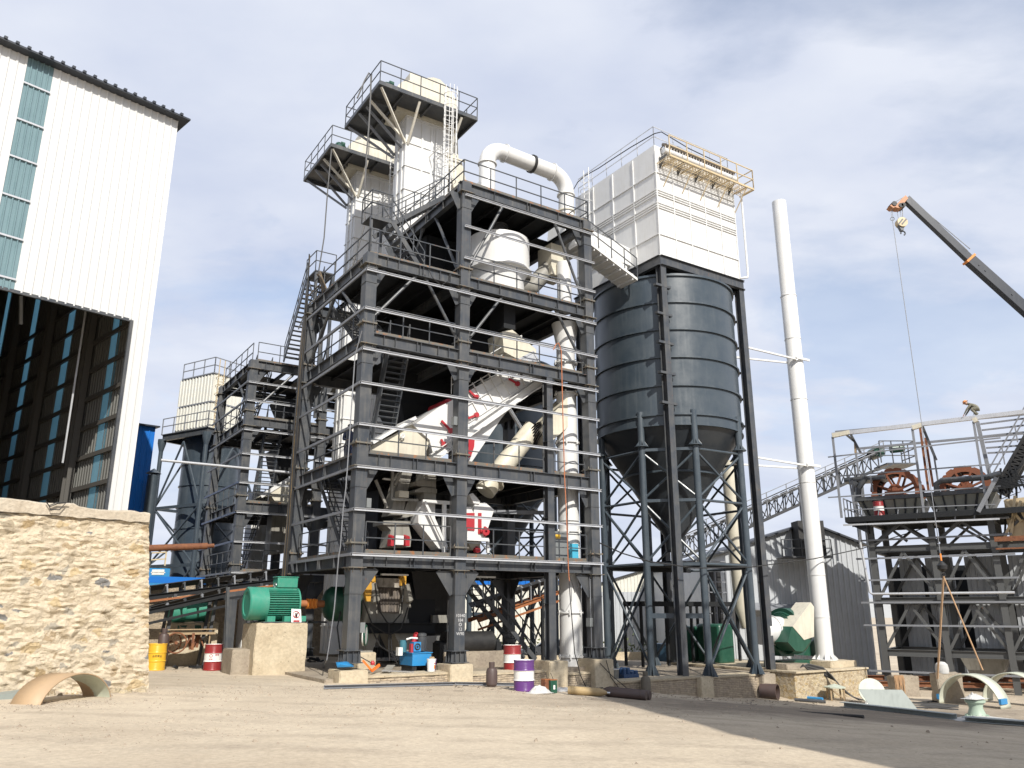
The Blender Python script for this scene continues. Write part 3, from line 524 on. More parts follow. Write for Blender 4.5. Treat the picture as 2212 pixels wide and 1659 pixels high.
# ================================================================ BUCKET ELEVATORS
def elevator():
    t = thing('bucket_elevator', 'tall white bucket elevator nearest the camera, with caged ladder and railed platform', 'bucket elevator', (5.6,7.6,0), group='bucket elevators')
    u0,u1,v0,v1 = 4.45,7.0,7.0,8.35; rings = [27.55,26.05]+[24.68-1.36*k for k in range(18)]
    m = MB(); m.box((u0,v0,0.2),(u1,v1,27.7)); m.build('casing', WHITE, t)
    m = MB()
    for z in rings:
        if z < .3: continue
        for a,b in (((u0-.04,v0-.05),(u1+.04,v0)),((u0-.05,v0-.02),(u0,v1+.04)),((u1,v0-.02),(u1+.05,v1+.04))): m.box((a[0],a[1],z-.02),(b[0],b[1],z+.02))
    for u in (u0+.95,u0+1.5,u1-.75): m.box((u-.05,v0-.055,.3),(u+.05,v0-.002,27.4))
    for v in (v0+.35,v0+.9): m.box((u0-.06,v-.09,.3),(u0-.002,v+.09,27.0))
    m.build('stiffener', WHITE, t)
    m = MB(); hp = [(q_[0],q_[2]) for q_ in (F0.v(*t1(x,y),v0-.1) for x,y in ((655,165),(700,125),(880,88),(1040,78),(1110,100),(1180,170),(1250,260),(1295,330),(1300,400)))]; hx0,hx1 = hp[0][0],hp[-1][0]
    m.prism([(a,v0-.1,z) for a,z in hp]+[(hx1,v0-.1,27.7),(hx0,v0-.1,27.7)],(0,1.6,0)); q_ = F0.v(*t1(850,60),v0+.2); m.box((q_[0]-.35,v0+.2,q_[2]-1),(q_[0]+.4,v1-.2,q_[2]+.05)); m.build('hood', CREAM, t)
    U0,U1,V0,V1 = 2.22,7.9,5.5,10.1
    m = MB(); m.box((U0+.02,V0+.02,27.93),(U1-.02,V1-.02,27.95))
    for a,b in (((U0,V0),(U1,V0)),((U1,V0),(U1,V1)),((U1,V1),(U0,V1)),((U0,V1),(U0,V0)),((3.6,V0),(3.6,V1)),((U0,7.0),(4.4,7.0)),((U0,8.4),(4.4,8.4)),((5.2,V0),(5.2,7)),((7.2,V0),(7.2,7))): m.bar((*a,27.86),(*b,27.86),.08,.22)
    m.build('platform', STEEL, t)
    m = MB(); P = [(U0,V0,27.95),(U1,V0,27.95),(U1,V1,27.95),(U0,V1,27.95),(U0,V0,27.95)]; rail(m,P,1.2); m.build('railing', STEEL, t)
    for a,b in (((2.35,5.6,27.7),(4.4,6.98,25.95)),((2.3,6.9,27.7),(4.42,7.0,26.1)),((2.3,8.3,27.7),(4.42,8.3,25.9)),((2.3,9.8,27.7),(4.42,8.4,25.8)),((4.5,5.6,27.7),(4.55,6.97,25.95)),((2.4,7.6,27.75),(4.42,7.4,25.9)),((7.0,5.6,27.7),(6.95,6.97,26))):
        m = MB(); m.bar(a,b,.11,.11); m.build('strut', WHITEB if a[1]<7 else GALVD, t)
    m = MB(); m.cyl((3.15,6.1,28.25),(3.15,6.75,28.75),.2); m.cyl((3.15,6.75,28.75),(3.15,6.9,28.87),.23); m.box((3.0,6.1,27.95),(3.3,6.6,28.3)); m.box((3.05,6.2,28.5),(3.3,6.45,28.75)); m.build('motor', DGREEN, t)
    # caged ladder
    m = MB(); yl = 5.35; lt = F0.v(*t1(1165,170),yl); lb_ = F0.v(*t1(1165,1380),yl); a = lt[0]; lw = .45
    for u in (a,a+lw): m.bar((u,yl,lb_[2]),(u,yl,lt[2]-.1),.05,.035)
    z = lb_[2]+.1
    while z < lt[2]-.9: m.bar((a,yl,z),(a+lw,yl,z),.024,.024); z += .28
    z = lb_[2]+.9
    while z < lt[2]: m.torus((a+lw/2,yl-.22,z),.36,.02,16,5,(0,0,1)); z += .72
    for an in (200,235,270,305,340): m.bar((a+lw/2+.36*cos(radians(an)),yl-.22+.36*sin(radians(an)),lb_[2]+.9),(a+lw/2+.36*cos(radians(an)),yl-.22+.36*sin(radians(an)),lt[2]-.15),.03,.014)
    for z in (21.5,23.4,25.6): m.bar((a,yl,z),(a,v0,z),.035,.035); m.bar((a+lw,yl,z),(a+lw,v0,z),.035,.035)
    m.build('ladder', WHITE, t)
    # discharge chute on the right side
    m = MB(); m.hexa([(7.0,7.1,25.9),(7.7,7.1,25.9),(7.7,8.2,25.9),(7.0,8.2,25.9)],[(7.0,7.1,27.5),(7.6,7.1,27.5),(7.6,8.2,27.5),(7.0,8.2,27.5)])
    m.hexa([(7.6,6.8,22.6),(8.6,6.8,22.6),(8.6,8.2,22.6),(7.6,8.2,22.6)],[(6.95,6.9,25.9),(7.8,6.9,25.9),(7.8,8.3,25.9),(6.95,8.3,25.9)])
    m.hexa([(7.8,6.9,20.3),(8.5,6.9,20.3),(8.5,8.0,20.3),(7.8,8.0,20.3)],[(7.6,6.8,22.6),(8.6,6.8,22.6),(8.6,8.2,22.6),(7.6,8.2,22.6)])
    m.bar((6.9,6.75,25.9),(7.9,6.75,25.9),.08,.08); m.bar((7.1,6.9,20.2),(7.0,6.95,23.6),.12,.12); m.build('chute', CREAM, t)
    return t
E1 = elevator(); E2 = copy_tree(E1)
E2.location = F0.W((5.6,7.6+6.69,0)); E2['label'] = 'farther white bucket elevator standing behind the nearest one'

# ================================================================ SILO WITH DUST COLLECTOR
sc_ = (18.45,3.05); sr = 3.75
S1 = thing('silo', 'huge slate grey ribbed silo with a cone bottom on tube legs, right of the tower', 'silo', (sc_[0],sc_[1],-.5))
m = MB(); m.lathe((*sc_,0),[(0,18.85),(sr,18.85),(sr,11.0)],64); m.build('shell', SILO, S1)
m = MB(); m.lathe((*sc_,0),[(sr-.02,11.0),(2.4,8.95),(.55,6.0),(.45,5.2)],48); m.build('cone', CONESHADE, S1)
m = MB(); m.lathe((*sc_,0),[(2.4,9.0),(2.47,9.0),(2.47,8.9),(2.38,8.9)],48); m.lathe((*sc_,0),[(sr,11.0),(sr+.05,11.0),(sr+.05,10.94),(sr-.1,10.94)],64); m.build('cone_flange', SILO, S1)
for k in range(6):
    z = 18.78-1.45*k
    m = MB(); m.lathe((*sc_,0),[(sr-.01,z),(sr+.1,z),(sr+.1,z-.09),(sr+.02,z-.09),(sr+.02,z-.03),(sr-.01,z-.03)],64); m.build('ring', SILO, S1)
cdir = atan2(-27-sc_[1], -11.1-sc_[0])            # bearing from silo to camera side
legs = []
for th in (-21,19,66,112,157,202,248,292):
    a = cdir+radians(th); p = (sc_[0]+3.72*cos(a), sc_[1]+3.72*sin(a)); legs.append(p); m = MB(); top = 11.7 if th in (-21,19,66) else 10.9
    m.tube([(*p,-.5),(*p,top)],.165,16); m.lathe((*p,0),[(.17,10.0),(.34,10.0),(.34,9.96),(.17,9.96)],16)
    for q in range(6): b = q*pi/3; m.prism([(p[0]+.16*cos(b),p[1]+.16*sin(b),10.0),(p[0]+.33*cos(b),p[1]+.33*sin(b),10.0),(p[0]+.16*cos(b),p[1]+.16*sin(b),10.25)],(.012*sin(b),.012*cos(b),0)); m.prism([(p[0]+.16*cos(b),p[1]+.16*sin(b),-.5),(p[0]+.38*cos(b),p[1]+.38*sin(b),-.5),(p[0]+.16*cos(b),p[1]+.16*sin(b),0)],(.014*sin(b),.014*cos(b),0))
    m.build('leg', SILO, S1)
zs = [9.8,7.35,4.4]; 
for i in range(8):
    a = legs[i]; b = legs[(i+1)%8]; i0 = i == 0
    for z in zs:
        m = MB(); (m.bar((*a,z),(*b,z),.2,.14) if i0 else m.tube([(*a,z),(*b,z)],.065,8)); m.build('tie', SILO, S1)
    for z0,z1 in ((4.5,7.25),(7.45,9.7),(-.2,4.3)):
        if i0 and z0 < 4: continue
        m = MB(); m.tube([(*a,z0),(*b,z1)],.06,8); m.tube([(*a,z1),(*b,z0)],.06,8); m.build('cross_brace', SILO, S1)
m = MB(); m.box((15.9,.6,4.5),(21,5.5,4.56)); m.bar((15.6,.9,4.4),(21.4,.9,4.4),.12,.2); m.bar((15.6,5.0,4.4),(21.4,5.0,4.4),.12,.2); m.build('walkway', STEELD, S1)
m = MB(); m.bar((*legs[0],2.1),(*legs[1],2.1),.2,.22); m.build('tie', SILO, S1)
D0,D1,E0_,E1_ = 15.52,21.4,0,6.8
DC = thing('dust_collector', 'big white panelled dust filter house on a steel frame above the grey silo', 'dust collector', (15.52,0,-.5))
m = MB(); m.box((D0,E0_,19.62),(D1,E1_,26.0)); m.build('housing', WHITE, DC)
m = MB()
hz = [19.66,20.85,22.36,22.5,22.64,23.1,23.24,23.38,24.4]
for z in hz: m.box((D0-.02,-.06,z-.025),(D1+.02,0,z+.025)); m.box((D0-.06,-.02,z-.025),(D0,E1_,z+.025))
for k in range(6): u = D0+(D1-D0)*k/5; m.box((u-.03,-.055,19.6),(u+.03,-.001,25.6))
for k in range(1,4): v = k*6.8/4+ (.0); m.box((D0-.055,v-.035,20.85 if k>1 else 19.62),(D0-.001,v+.035,25.9))
m.build('stiffener', WHITE, DC)
for (u,v) in ((D0+.06,.06),(D1-.06,.06),(D0+.06,E1_-.06),(D1-.06,E1_-.06)): m = MB(); m.ib((u,v,-.5),(u,v,19.1),.36,.36,.025,.02,(0,1,0)); m.build('post', STEEL, DC)
a = [(D0-.12,-.12),(D1+.12,-.12),(D1+.12,E1_+.1),(D0-.12,E1_+.1)]
for i in range(4): m = MB(); m.ib((*a[i],19.33),(*a[(i+1)%4],19.33),.24,.52); m.build('ring_beam', STEEL, DC)
for z in (11.6,13.05,14.5,15.9,17.4): m = MB(); m.bar((D1+.0,.1,z),(sc_[0]+3.0,.9,z),.1,.1); m.build('tie_bar', STEEL, DC)
for z in (11.9,13.4,14.95,16.45,17.95): m = MB(); m.bar((D0-.5,-.02,z),(D0+.5,-.02,z),.22,.12,(0,0,1)); m.bar((D0,0,z),(D0+.7,.8,z),.1,.12); m.build('bracket', STEEL, DC)
m = MB(); m.hexa([(D0+1,.8,18.9),(D1-1,.8,18.9),(D1-1,5.6,18.9),(D0+1,5.6,18.9)],[(D0+.05,.05,19.6),(D1-.05,.05,19.6),(D1-.05,6.7,19.6),(D0+.05,6.7,19.6)]); m.build('outlet_hopper', STEELD, DC)
m = MB(); rail(m,[(D0+.1,6.6,26.0),(D0+.1,.1,26.0),(D1-.1,.1,26.0),(D1-.1,6.6,26)],1.2,1.4,.018); m.build('roof_railing', GALV, DC)
m = MB(); [m.box((D0+.1,-1.0+k*.12,24.93),(D1+.6,-.985+k*.12,24.96)) for k in range(9)]; [m.box((D0+.1+k*.3,-1.0,24.92),(D0+.12+k*.3,-.06,24.95)) for k in range(21)]; m.bar((D0+.1,-1.0,24.9),(D1+.6,-1.0,24.9),.07,.1); m.bar((D1+.6,-1.0,24.9),(D1+.6,0,24.9),.07,.1)
for k in range(5): u = D0+.5+k*1.35; m.bar((u,-1,24.86),(u,-.03,23.7),.04,.04); m.bar((u,-1,24.88),(u,0,24.88),.05,.07)
rail(m,[(D0+.1,-1,24.95),(D1+.6,-1,24.95),(D1+.6,.6,24.95)],1.15,1.25,.024); m.build('access_walkway', YELR, DC)
m = MB(); m.cyl((D0+.25,-.42,25.55),(D1-.1,-.42,25.55),.16,14); m.build('air_header', WHITE, DC)
m = MB()
PV = paint('valve metal', (.16,.14,.12), .4, metal=.4, rust=.3, scale=4)
for k in range(26):
    m = MB(); u = D0+.45+k*.2075; m.cyl((u,-.35,25.68),(u,-.35,25.95),.055,8); m.cyl((u,-.42,25.93),(u,-.2,26.07),.095,8); m.cyl((u,-.22,26.0),(u,0,25.9),.035,6); m.build('pulse_valve', PV, DC)
for k in range(5): u = D0+.3+k*1.3; m = MB(); m.prism([(u,-.02,25.3),(u,-.55,25.3),(u,-.02,24.7)],(.05,0,0)); m.build('header_bracket', STEEL, DC)
m = MB(); m.tube([(D1+.25,-.35,25.3),(D1+.3,-.35,24.9),(D1+.35,-.3,20.0),(D1+.3,-.3,19.8),(D1,-.1,19.75)],.055,8); m.build('drain_pipe', WHITE, DC)
m = MB(); lv = 5.2
for v in (lv,lv+.45): m.bar((D0-.25,v,19.8),(D0-.25,v,27.2),.05,.03)
for k in range(24): m.bar((D0-.25,lv,20+k*.3),(D0-.25,lv+.45,20+k*.3),.022,.022)
for k in range(7): m.torus((D0-.25,lv+.22,22+k*.75),.36,.018,12,5)
m.build('ladder', WHITE, DC)
m = MB(); m.tube([F0.u(*c2(*p),D0-.05) for p in ((680,470),(720,400),(780,350),(870,300),(960,240),(1100,150),(1270,52))]+[(D0+.6,0,27.0),(D0+2.5,-.1,26.6),(D0+4.8,-.2,26.4)],.028,6); m.build('cable', BLACK, DC)

S1B = copy_tree(S1); S1B.location = F0.W((sc_[0],sc_[1]+16.4,-.5)); S1B['label'] = 'second slate grey silo half hidden behind the tall tower'
S1['group'] = S1B['group'] = 'slate grey silos'
t = thing('shade_box_top', 'dark box added under the top roof to darken the back of the tower', 'housing', (7.3,5.2,L4)); m = MB(); m.box((4.5,4.3,L4+.02),(10.3,6.3,L5-.5)); m.build('housing', STEELD, t); m = MB()  # opaque box added to keep the back of the top bay dark
for k in range(7): m.box((4.6+k*.9,4.24,L4+.05),(4.68+k*.9,4.3,L5-.55))
m.build('stiffener', STEELD, t)
t = thing('hopper_shade_box', 'black hopper below a dark box added to darken the back of the third floor', 'bin', (5,5,L2)); m = MB(); m.box((3.3,3.9,L3-1.4),(9.2,6.3,L4-.5)); m.hexa([(4.2,4.4,L2+.9),(5.2,4.4,L2+.9),(5.2,5.6,L2+.9),(4.2,5.6,L2+.9)],[(3.3,3.9,L3-1.4),(6.6,3.9,L3-1.4),(6.6,6.3,L3-1.4),(3.3,6.3,L3-1.4)]); m.build('dark_shell', STEELD, t); m = MB(); m.box((4.25,4.5,L2),(5.15,5.5,L2+.9)); m.build('outlet', STEELD, t)  # hopper with an added opaque box that darkens the floor behind
t = thing('shade_box_low', 'dark box added behind the white chutes to darken the bay under the second floor', 'bin', (3,5,L1)); m = MB(); m.box((2.6,4.2,L1+.05),(7.6,6.2,L2-.6)); m.build('dark_shell', STEELD, t); m = MB(); [m.box((2.7+k*.75,4.12,L1+.1),(2.78+k*.75,4.2,L2-.65)) for k in range(7)]; m.build('stiffener', STEELD, t)  # opaque box added only to darken the bay behind the chutes
# ================================================================ DUCTS
UD = thing('overhead_duct', 'white bent pipe arching over the tower top with one black flange', 'duct', (6.9,2.5,20.1))
def arc(c, r, a0, a1, n, v): return [(c[0]+r*cos(radians(a0+(a1-a0)*i/n)), v, c[1]+r*sin(radians(a0+(a1-a0)*i/n))) for i in range(n+1)]
rU = .40
pts = [(6.75,2.5,20.1),(6.75,2.5,23.3)]+arc((7.6,23.3),.85,180,95,6,2.5)+[(10.6,2.5,24.05)]+arc((10.6,23.1),.95,88,5,6,2.5)+[(11.5,2.5,21.6)]
m = MB(); m.tube(pts,rU,24); m.build('pipe', WHITE, UD)
for p,d,mt in (((6.75,2.5,23.2),(0,0,1),WHITE),((7.75,2.5,24.15),(1,0,0),WHITE),((9.4,2.5,24.1),(1,0,0),BLACK),((10.65,2.5,24.05),(1,0,0),WHITE),((11.52,2.5,22.95),(0,0,1),WHITE),((11.5,2.5,22.0),(0,0,1),CREAM)):
    m = MB(); w = .07 if mt is BLACK else .03; m.lathe(p,[(rU-.02,-w),(rU+.07,-w),(rU+.07,w),(rU-.02,w)],24,d); m.build('flange', mt, UD)
m = MB(); m.hexa([(10.9,1.9,20.3),(12.4,1.9,19.9),(12.4,3.4,19.9),(10.9,3.4,20.3)],[(11.0,2.0,21.6),(12.0,2.0,21.6),(12.0,3.3,21.6),(11.0,3.3,21.6)])
m.hexa([(11.9,2.1,20.2),(15.52,2.2,19.9),(15.52,3.4,19.9),(11.9,3.3,20.2)],[(11.9,2.1,21.3),(15.52,2.2,20.9),(15.52,3.4,20.9),(11.9,3.3,21.3)]); m.build('transition_box', WHITE, UD)
m = MB(); m.bar((7.2,2.4,20.1),(6.95,2.5,21.6),.05,.05); m.box((6.2,2.1,20.12),(6.45,2.9,22.0)); m.build('support', WHITE, UD)
AS = thing('inclined_conveyor', 'white enclosed conveyor sloping down from the tower top to the silo', 'conveyor', (13.5,1.0,18.5))
a = F0.v(*c2(815,850),.9); b = F0.v(*c2(1150,1105),.9); A_ = Vector(a); B_ = Vector(b); d_ = (B_-A_)
A_ = A_-d_*.12
m = MB(); m.hexa([A_,B_,B_+Vector((0,1.3,0)),A_+Vector((0,1.3,0))],[A_+Vector((0,0,.14)),B_+Vector((0,0,.14)),B_+Vector((0,1.3,.14)),A_+Vector((0,1.3,.14))]); 
for k in range(8): p = A_+d_*1.1*(k/8+.06); m.bar(p+Vector((0,.05,-.06)),p+Vector((0,1.25,-.06)),.05,.12)
m.build('walkway_floor', WHITE, AS)
m = MB(); q = Vector((0,.75,.1)); m.hexa([A_+q,B_+q,B_+q+Vector((0,.6,0)),A_+q+Vector((0,.6,0))],[A_+q+Vector((0,0,.95)),B_+q+Vector((0,0,.95)),B_+q+Vector((0,.6,.95)),A_+q+Vector((0,.6,.95))])
for k in range(9): p = A_+q+d_*1.1*(k/9+.03); m.bar(p+Vector((0,-.03,.02)),p+Vector((0,-.03,.95)),.04,.05)
m.build('casing', WHITE, AS)
m = MB(); rail(m,[A_+Vector((0,0,.14)),B_+Vector((0,0,.14))],1.1,.8); m.build('railing', STEEL, AS)
m = MB(); p = A_+d_*.2+Vector((0,.68,.5)); m.bar(p,p+Vector((.22,0,-.16)),.05,.5); m.build('inspection_hatch', RED, AS)
m = MB(); 
for t in (.65,.98): p = A_+d_*1.1*t; m.bar(p+Vector((0,.3,0)),(p.x,p.y+.3,18.85),.12,.12); 
m.build('support', WHITE, AS)

VD = thing('vertical_duct', 'white vertical pipe standing inside the right end of the tower, flanged in sections', 'duct', (10.0,1.5,.3))
vu,vv = 9.53,.9
segs = [(-.3,2.1),(2.1,4.2),(4.2,6.5),(6.5,9.4),(9.4,11.9),(12.3,14.5)]
m = MB(); m.cyl((vu+.55,vv,-.45),(vu+.55,vv,6.0),.47,28); m.cyl((vu+.55,vv,6.05),(vu+.55,vv,11.75),.46,28); m.lathe((vu+.55,vv,12.5),[(.42,0),(.42,1.5),(.62,2.6)],28); m.cyl((vu+.55,vv,15.7),(vu+.55,vv,18.2),.34,24); m.build('pipe', WHITE, VD)
for z in (.5,2.25,4.0,5.6,8.0,9.5,11.75,13.2): m = MB(); m.lathe((vu+.55,vv,z),[(.46,-.03),(.54,-.03),(.54,.03),(.46,.03)],28); [m.box((vu+.55+.53*cos(k)-.03,vv+.53*sin(k)-.03,z-.1),(vu+.55+.53*cos(k)+.03,vv+.53*sin(k)+.03,z+.1)) for k in range(6)]; m.build('flange', WHITE, VD)
a = (vu+.3,vv,11.1); bb = F0.v(*r6(890,1150),1.5); ce_ = F0.v(*r6(600,1520),1.4); de = F0.v(*r7(1440,300),1.4)
m = MB(); m.hexa([(8.5,.7,9.9),(8.8,.7,9.2),(8.8,1.8,9.2),(8.5,1.8,9.9)],[(9.9,.5,11.6),(9.9,.5,10.2),(9.9,1.35,10.2),(9.9,1.35,11.6)]); m.tube([(8.8,1.2,9.75),bb,ce_,de],.44,24); m.build('branch_duct', CREAM, VD)
m = MB(); dB = (Vector(bb)-Vector((8.8,1.2,9.75))).normalized(); p0 = Vector(bb)-dB*.25
for k in range(7): m.lathe(p0-dB*.09*k+dB*.1,[(.45,-.03),(.53,0),(.45,.03)],24,dB)
m.build('bellows', BLACK, VD)
m = MB(); dC = (Vector(de)-Vector(ce_)).normalized(); m.lathe(Vector(ce_)+dC*1.0,[(.44,-.03),(.56,-.03),(.56,.03),(.44,.03)],24,dC); m.build('flange', CREAM, VD)
for k in range(2): m = MB(); z = 6.35-.05*k; m.bar((4.5,3.0,z),(10.2,2.2,z+.2),.16,.16); m.build('strut', GALVD, VD) if k == 0 else None

CY = thing('air_separator', 'white round air separator drum under the top roof of the tower', 'separator', (7.1,2.0,L4))
m = MB(); cy = (7.1,2.0); m.lathe((*cy,0),[(1.2,L4+.1),(1.2,16.95),(1.3,17.2),(1.45,17.35),(1.45,18.9),(1.15,19.05),(.5,19.15),(0,19.15)],48); m.build('drum', WHITE, CY)
m = MB(); m.lathe((*cy,0),[(.38,19.1),(.38,19.7),(.46,19.7),(.46,19.78),(0,19.78)],24); m.build('motor', STEEL, CY)
for z in (17.32,16.0): m = MB(); m.lathe((*cy,0),[(1.2,z-.04),(1.56,z-.04),(1.56,z+.04),(1.2,z+.04)],48); m.build('flange', WHITE, CY)
m = MB(); m.tube([(8.2,1.8,16.9),(8.7,1.7,16.9),(9.4,1.7,17.7),(9.9,1.7,18.3)],.4,20); m.build('outlet_pipe', GREYB, CY)
m = MB(); m.hexa([(9.5,1.1,17.6),(10.4,1.1,17.6),(10.4,2.2,17.6),(9.5,2.2,17.6)],[(9.5,1.1,19.2),(10.4,1.1,19.2),(10.4,2.2,19.2),(9.5,2.2,19.2)]); m.build('outlet_box', CREAM, CY)

# ================================================================ INCLINED SCREEN
SCN = thing('inclined_screen', 'white inclined vibrating screen box with red clamps in the middle of the tower', 'vibrating screen', (5,1,L2))
vs0 = .95; dep = 1.9
def FP(f, pts, v): return [F0.v(*f(x,y), v) for x,y in pts]
body = FP(r5,[(640,880),(940,665),(1140,560)],vs0)+FP(r6,[(640,490),(1000,585),(1000,640)],vs0)+FP(r5,[(1370,930),(1100,1100),(880,1240),(830,1050)],vs0)
m = MB(); m.prism(body,(0,dep,0)); m.build('box', WHITE, SCN)
feed = FP(r5,[(160,1110),(400,995),(640,860),(830,1050),(780,1240),(440,1215),(150,1190)],vs0+.12)
m = MB(); m.prism(feed,(0,dep-.25,0)); m.build('feed_end', CREAM, SCN)
a = F0.v(*r5(150,1105),vs0); b = F0.v(*r5(660,815),vs0)
m = MB(); m.bar(add3(a,(0,.9,.05)),add3(b,(0,.9,.08)),2.0,.12); m.build('top_cover', WHITE, SCN)
a = F0.v(*r5(860,1270),vs0-.15); b = F0.v(*r6(1000,625),vs0-.15)
m = MB(); m.chan(a,b,.2,.34,.03); m.chan(add3(a,(0,dep+.3,0)),add3(b,(0,dep+.3,0)),.2,.34,.03); m.build('side_beam', WHITE, SCN)
m = MB(); hop = FP(r6,[(200,1170),(1000,660),(990,700),(700,860),(560,1030),(240,1500),(190,1500)],vs0+.1); m.prism(hop,(0,dep-.3,0)); m.build('under_hopper', WHITE, SCN)
m = MB(); bd = Vector(F0.v(*r6(960,620),vs0))-Vector(F0.v(*r6(220,1100),vs0)); st_ = Vector(F0.v(*r6(220,1100),vs0)); up_ = Vector((-bd.z,0,bd.x)).normalized()
for k in range(9): p = st_+bd*(k/9+.04); m.bar(p+Vector((0,-.03,0))+up_*.1,p+Vector((0,-.03,0))+up_*1.45,.04,.05,(0,1,0))
for h in (.12,.75,1.4): m.bar(st_+up_*h+Vector((0,-.035,0)),st_+bd+up_*h+Vector((0,-.035,0)),.03,.07,(0,1,0))
m.build('rib', WHITE, SCN)
for (p,q) in ((r6(215,730),r6(290,800)),(r6(205,1025),r6(295,990)),(r6(640,600),r6(735,655)),(r5(970,825),r5(1085,945)),(r5(965,1045),r5(1000,1105))):
    a = F0.v(*p,vs0-.1); b = F0.v(*q,vs0-.1); m = MB(); m.bar(a,b,.05,.09); m.cyl(add3(b,(0,-.05,0)),add3(b,(0,.06,0)),.11,14); m.build('clamp', RED, SCN)
a = F0.v(*r5(1060,620),vs0+.2); m = MB(); m.cyl(a,add3(a,(0,dep-.4,0)),.2,18); m.cyl(add3(a,(0,-.15,0)),a,.13,14); m.build('exciter', RED, SCN)
m = MB(); m.prism(FP(r6,[(205,1250),(275,1260),(270,1330),(235,1440),(210,1450)],vs0-.2),(0,.25,0)); m.build('side_guard', RED, SCN)
m = MB(); a = st_+up_*1.5+Vector((0,.05,0)); 
rail(m,[a,a+bd],.75,1.0,.016); m.build('railing', WHITE, SCN)
m = MB(); a = F0.v(*r6(650,930),vs0-.2); b = F0.v(*r6(770,1130),vs0-.2); m.chan(a,b,.14,.1,.012); m.build('stay', GALV, SCN)
m = MB()
for px in ((520,1000,500,1030),(640,850,0,0),(510,1010,0,0)):
    a = F0.v(*r5(px[0],px[1]),vs0-.02); m.torus(a,.07,.022,12,5,(0,1,0))
m.build('lifting_eye', WHITE, SCN)
CH = thing('transfer_chute', 'beige square chute slanting down onto the upper end of the white screen', 'chute', (7.5,1.2,L3))
p = FP(r6,[(570,95),(680,75),(935,285),(930,420),(760,400),(590,310)],.8); m = MB(); m.prism(p,(0,1.2,0)); m.build('duct', CREAM, CH)
m = MB(); p = FP(r6,[(740,400),(905,310),(965,420)],.7); m.prism(p,(0,.06,0)); m.bar(p[0],p[1],.08,.06,(0,1,0)); m.bar(p[1],p[2],.08,.06,(0,1,0)); m.build('support_frame', GALV, CH)
m = MB(); p = F0.v(*r6(640,60),.8); m.box((p[0]-.25,.8,p[2]),(p[0]+.35,2.0,L4-.3)); m.build('inlet', STEELD, CH)
# chutes and mixer between first and second floor
LG = thing('slanted_chute', 'pale square pipe bending into a white slanting leg on the first floor', 'chute', (3,1,L1))
m = MB(); p = FP(r7,[(785,90),(915,90),(915,420),(785,420)],1.2); m.prism(p,(0,.7,0)); q = FP(r7,[(690,290),(770,255),(925,280),(925,320),(760,310),(690,310)],1.05); m.prism(q,(0,1.0,0)); q = FP(r7,[(700,195),(770,180),(915,200),(915,255),(770,250),(700,240)],1.05); m.prism(q,(0,1.0,0)); m.build('square_pipe', GREYB, LG)
m = MB(); p = FP(r7,[(775,400),(905,420),(905,590),(1060,930),(950,925),(725,640),(725,560)],1.15); m.prism(p,(0,.7,0)); m.build('white_leg', WHITE, LG)
m = MB(); m.bar(F0.v(*r7(770,410),.95),F0.v(*r7(1095,430),.95),.1,.14); m.bar(F0.v(*r7(790,410),.9),F0.v(*r7(1030,915),.9),.1,.1); m.bar(F0.v(*r7(1003,440),.95),F0.v(*r7(1000,960),.95),.14,.12); m.build('support_frame', WHITE, LG)
HP = thing('feed_hopper', 'grey beige hopper and slanting chutes above the grinding mill, with red clamped joint', 'hopper', (2,1,L1))
m = MB(); p = FP(r7,[(545,90),(660,100),(600,340),(560,560),(420,560)],1.5); m.prism(p,(0,.8,0)); p = FP(r7,[(620,400),(720,380),(690,560),(530,600)],1.6); m.prism(p,(0,.7,0)); m.build('chute', GREYB, HP)
m = MB(); 
for a,b in (((450,60),(435,390)),((435,385),(720,400)),((470,240),(540,90)),((265,180),(390,480))): m.bar(F0.v(*r7(*a),1.1),F0.v(*r7(*b),1.1),.09,.09)
m.build('hanger_frame', GREYB, HP)
a = F0.v(*r7(585,345),1.1); m = MB(); m.box((a[0]-.3,1.0,a[2]-.1),(a[0]+.1,1.4,a[2]+.15)); m.build('vibrator', CREAM, HP)
p = FP(r7,[(350,620),(640,620),(640,660),(350,660)],1.6); m = MB(); m.prism(p,(0,1.0,0)); p = FP(r7,[(370,660),(620,660),(650,800),(640,900),(400,900),(430,720)],1.7); m.prism(p,(0,.8,0)); m.build('lower_hopper', GREYB, HP)
for x in (430,590):
    a = F0.v(*r7(x,830),1.2); m = MB(); m.box((a[0],1.2,a[2]-.2),(a[0]+.17,1.5,a[2]+.12)); m.cyl((a[0]+.08,1.15,a[2]+.1),(a[0]+.08,1.5,a[2]+.18),.07,10); m.build('clamp', RED, HP)
a = F0.v(*r7(490,830),1.2); m = MB(); m.box((a[0]-.05,1.3,a[2]-.15),(a[0]+.35,1.6,a[2]+.2)); m.build('joint_plate', WHITE, HP)
MX = thing('discharge_box', 'white divided box with red doors and a funnel foot on the first floor', 'discharge box', (5.4,1,L1))
m = MB(); p = FP(r7,[(1160,470),(1290,470),(1320,540),(1330,430),(1385,430),(1440,420),(1540,500),(1440,800),(1170,800)],.9); m.prism(p,(0,1.1,0)); m.build('box', WHITE, MX)
m = MB(); p = FP(r7,[(1270,340),(1310,320),(1390,410),(1380,440),(1320,430)],.85); m.prism(p,(0,1.0,0)); m.build('chute', WHITE, MX)
for q in ([(1230,535),(1330,535),(1330,725),(1230,720)],[(1370,535),(1405,535),(1405,760),(1370,760)]): m = MB(); m.prism(FP(r7,q,.86),(0,.05,0)); m.build('door', RED, MX)
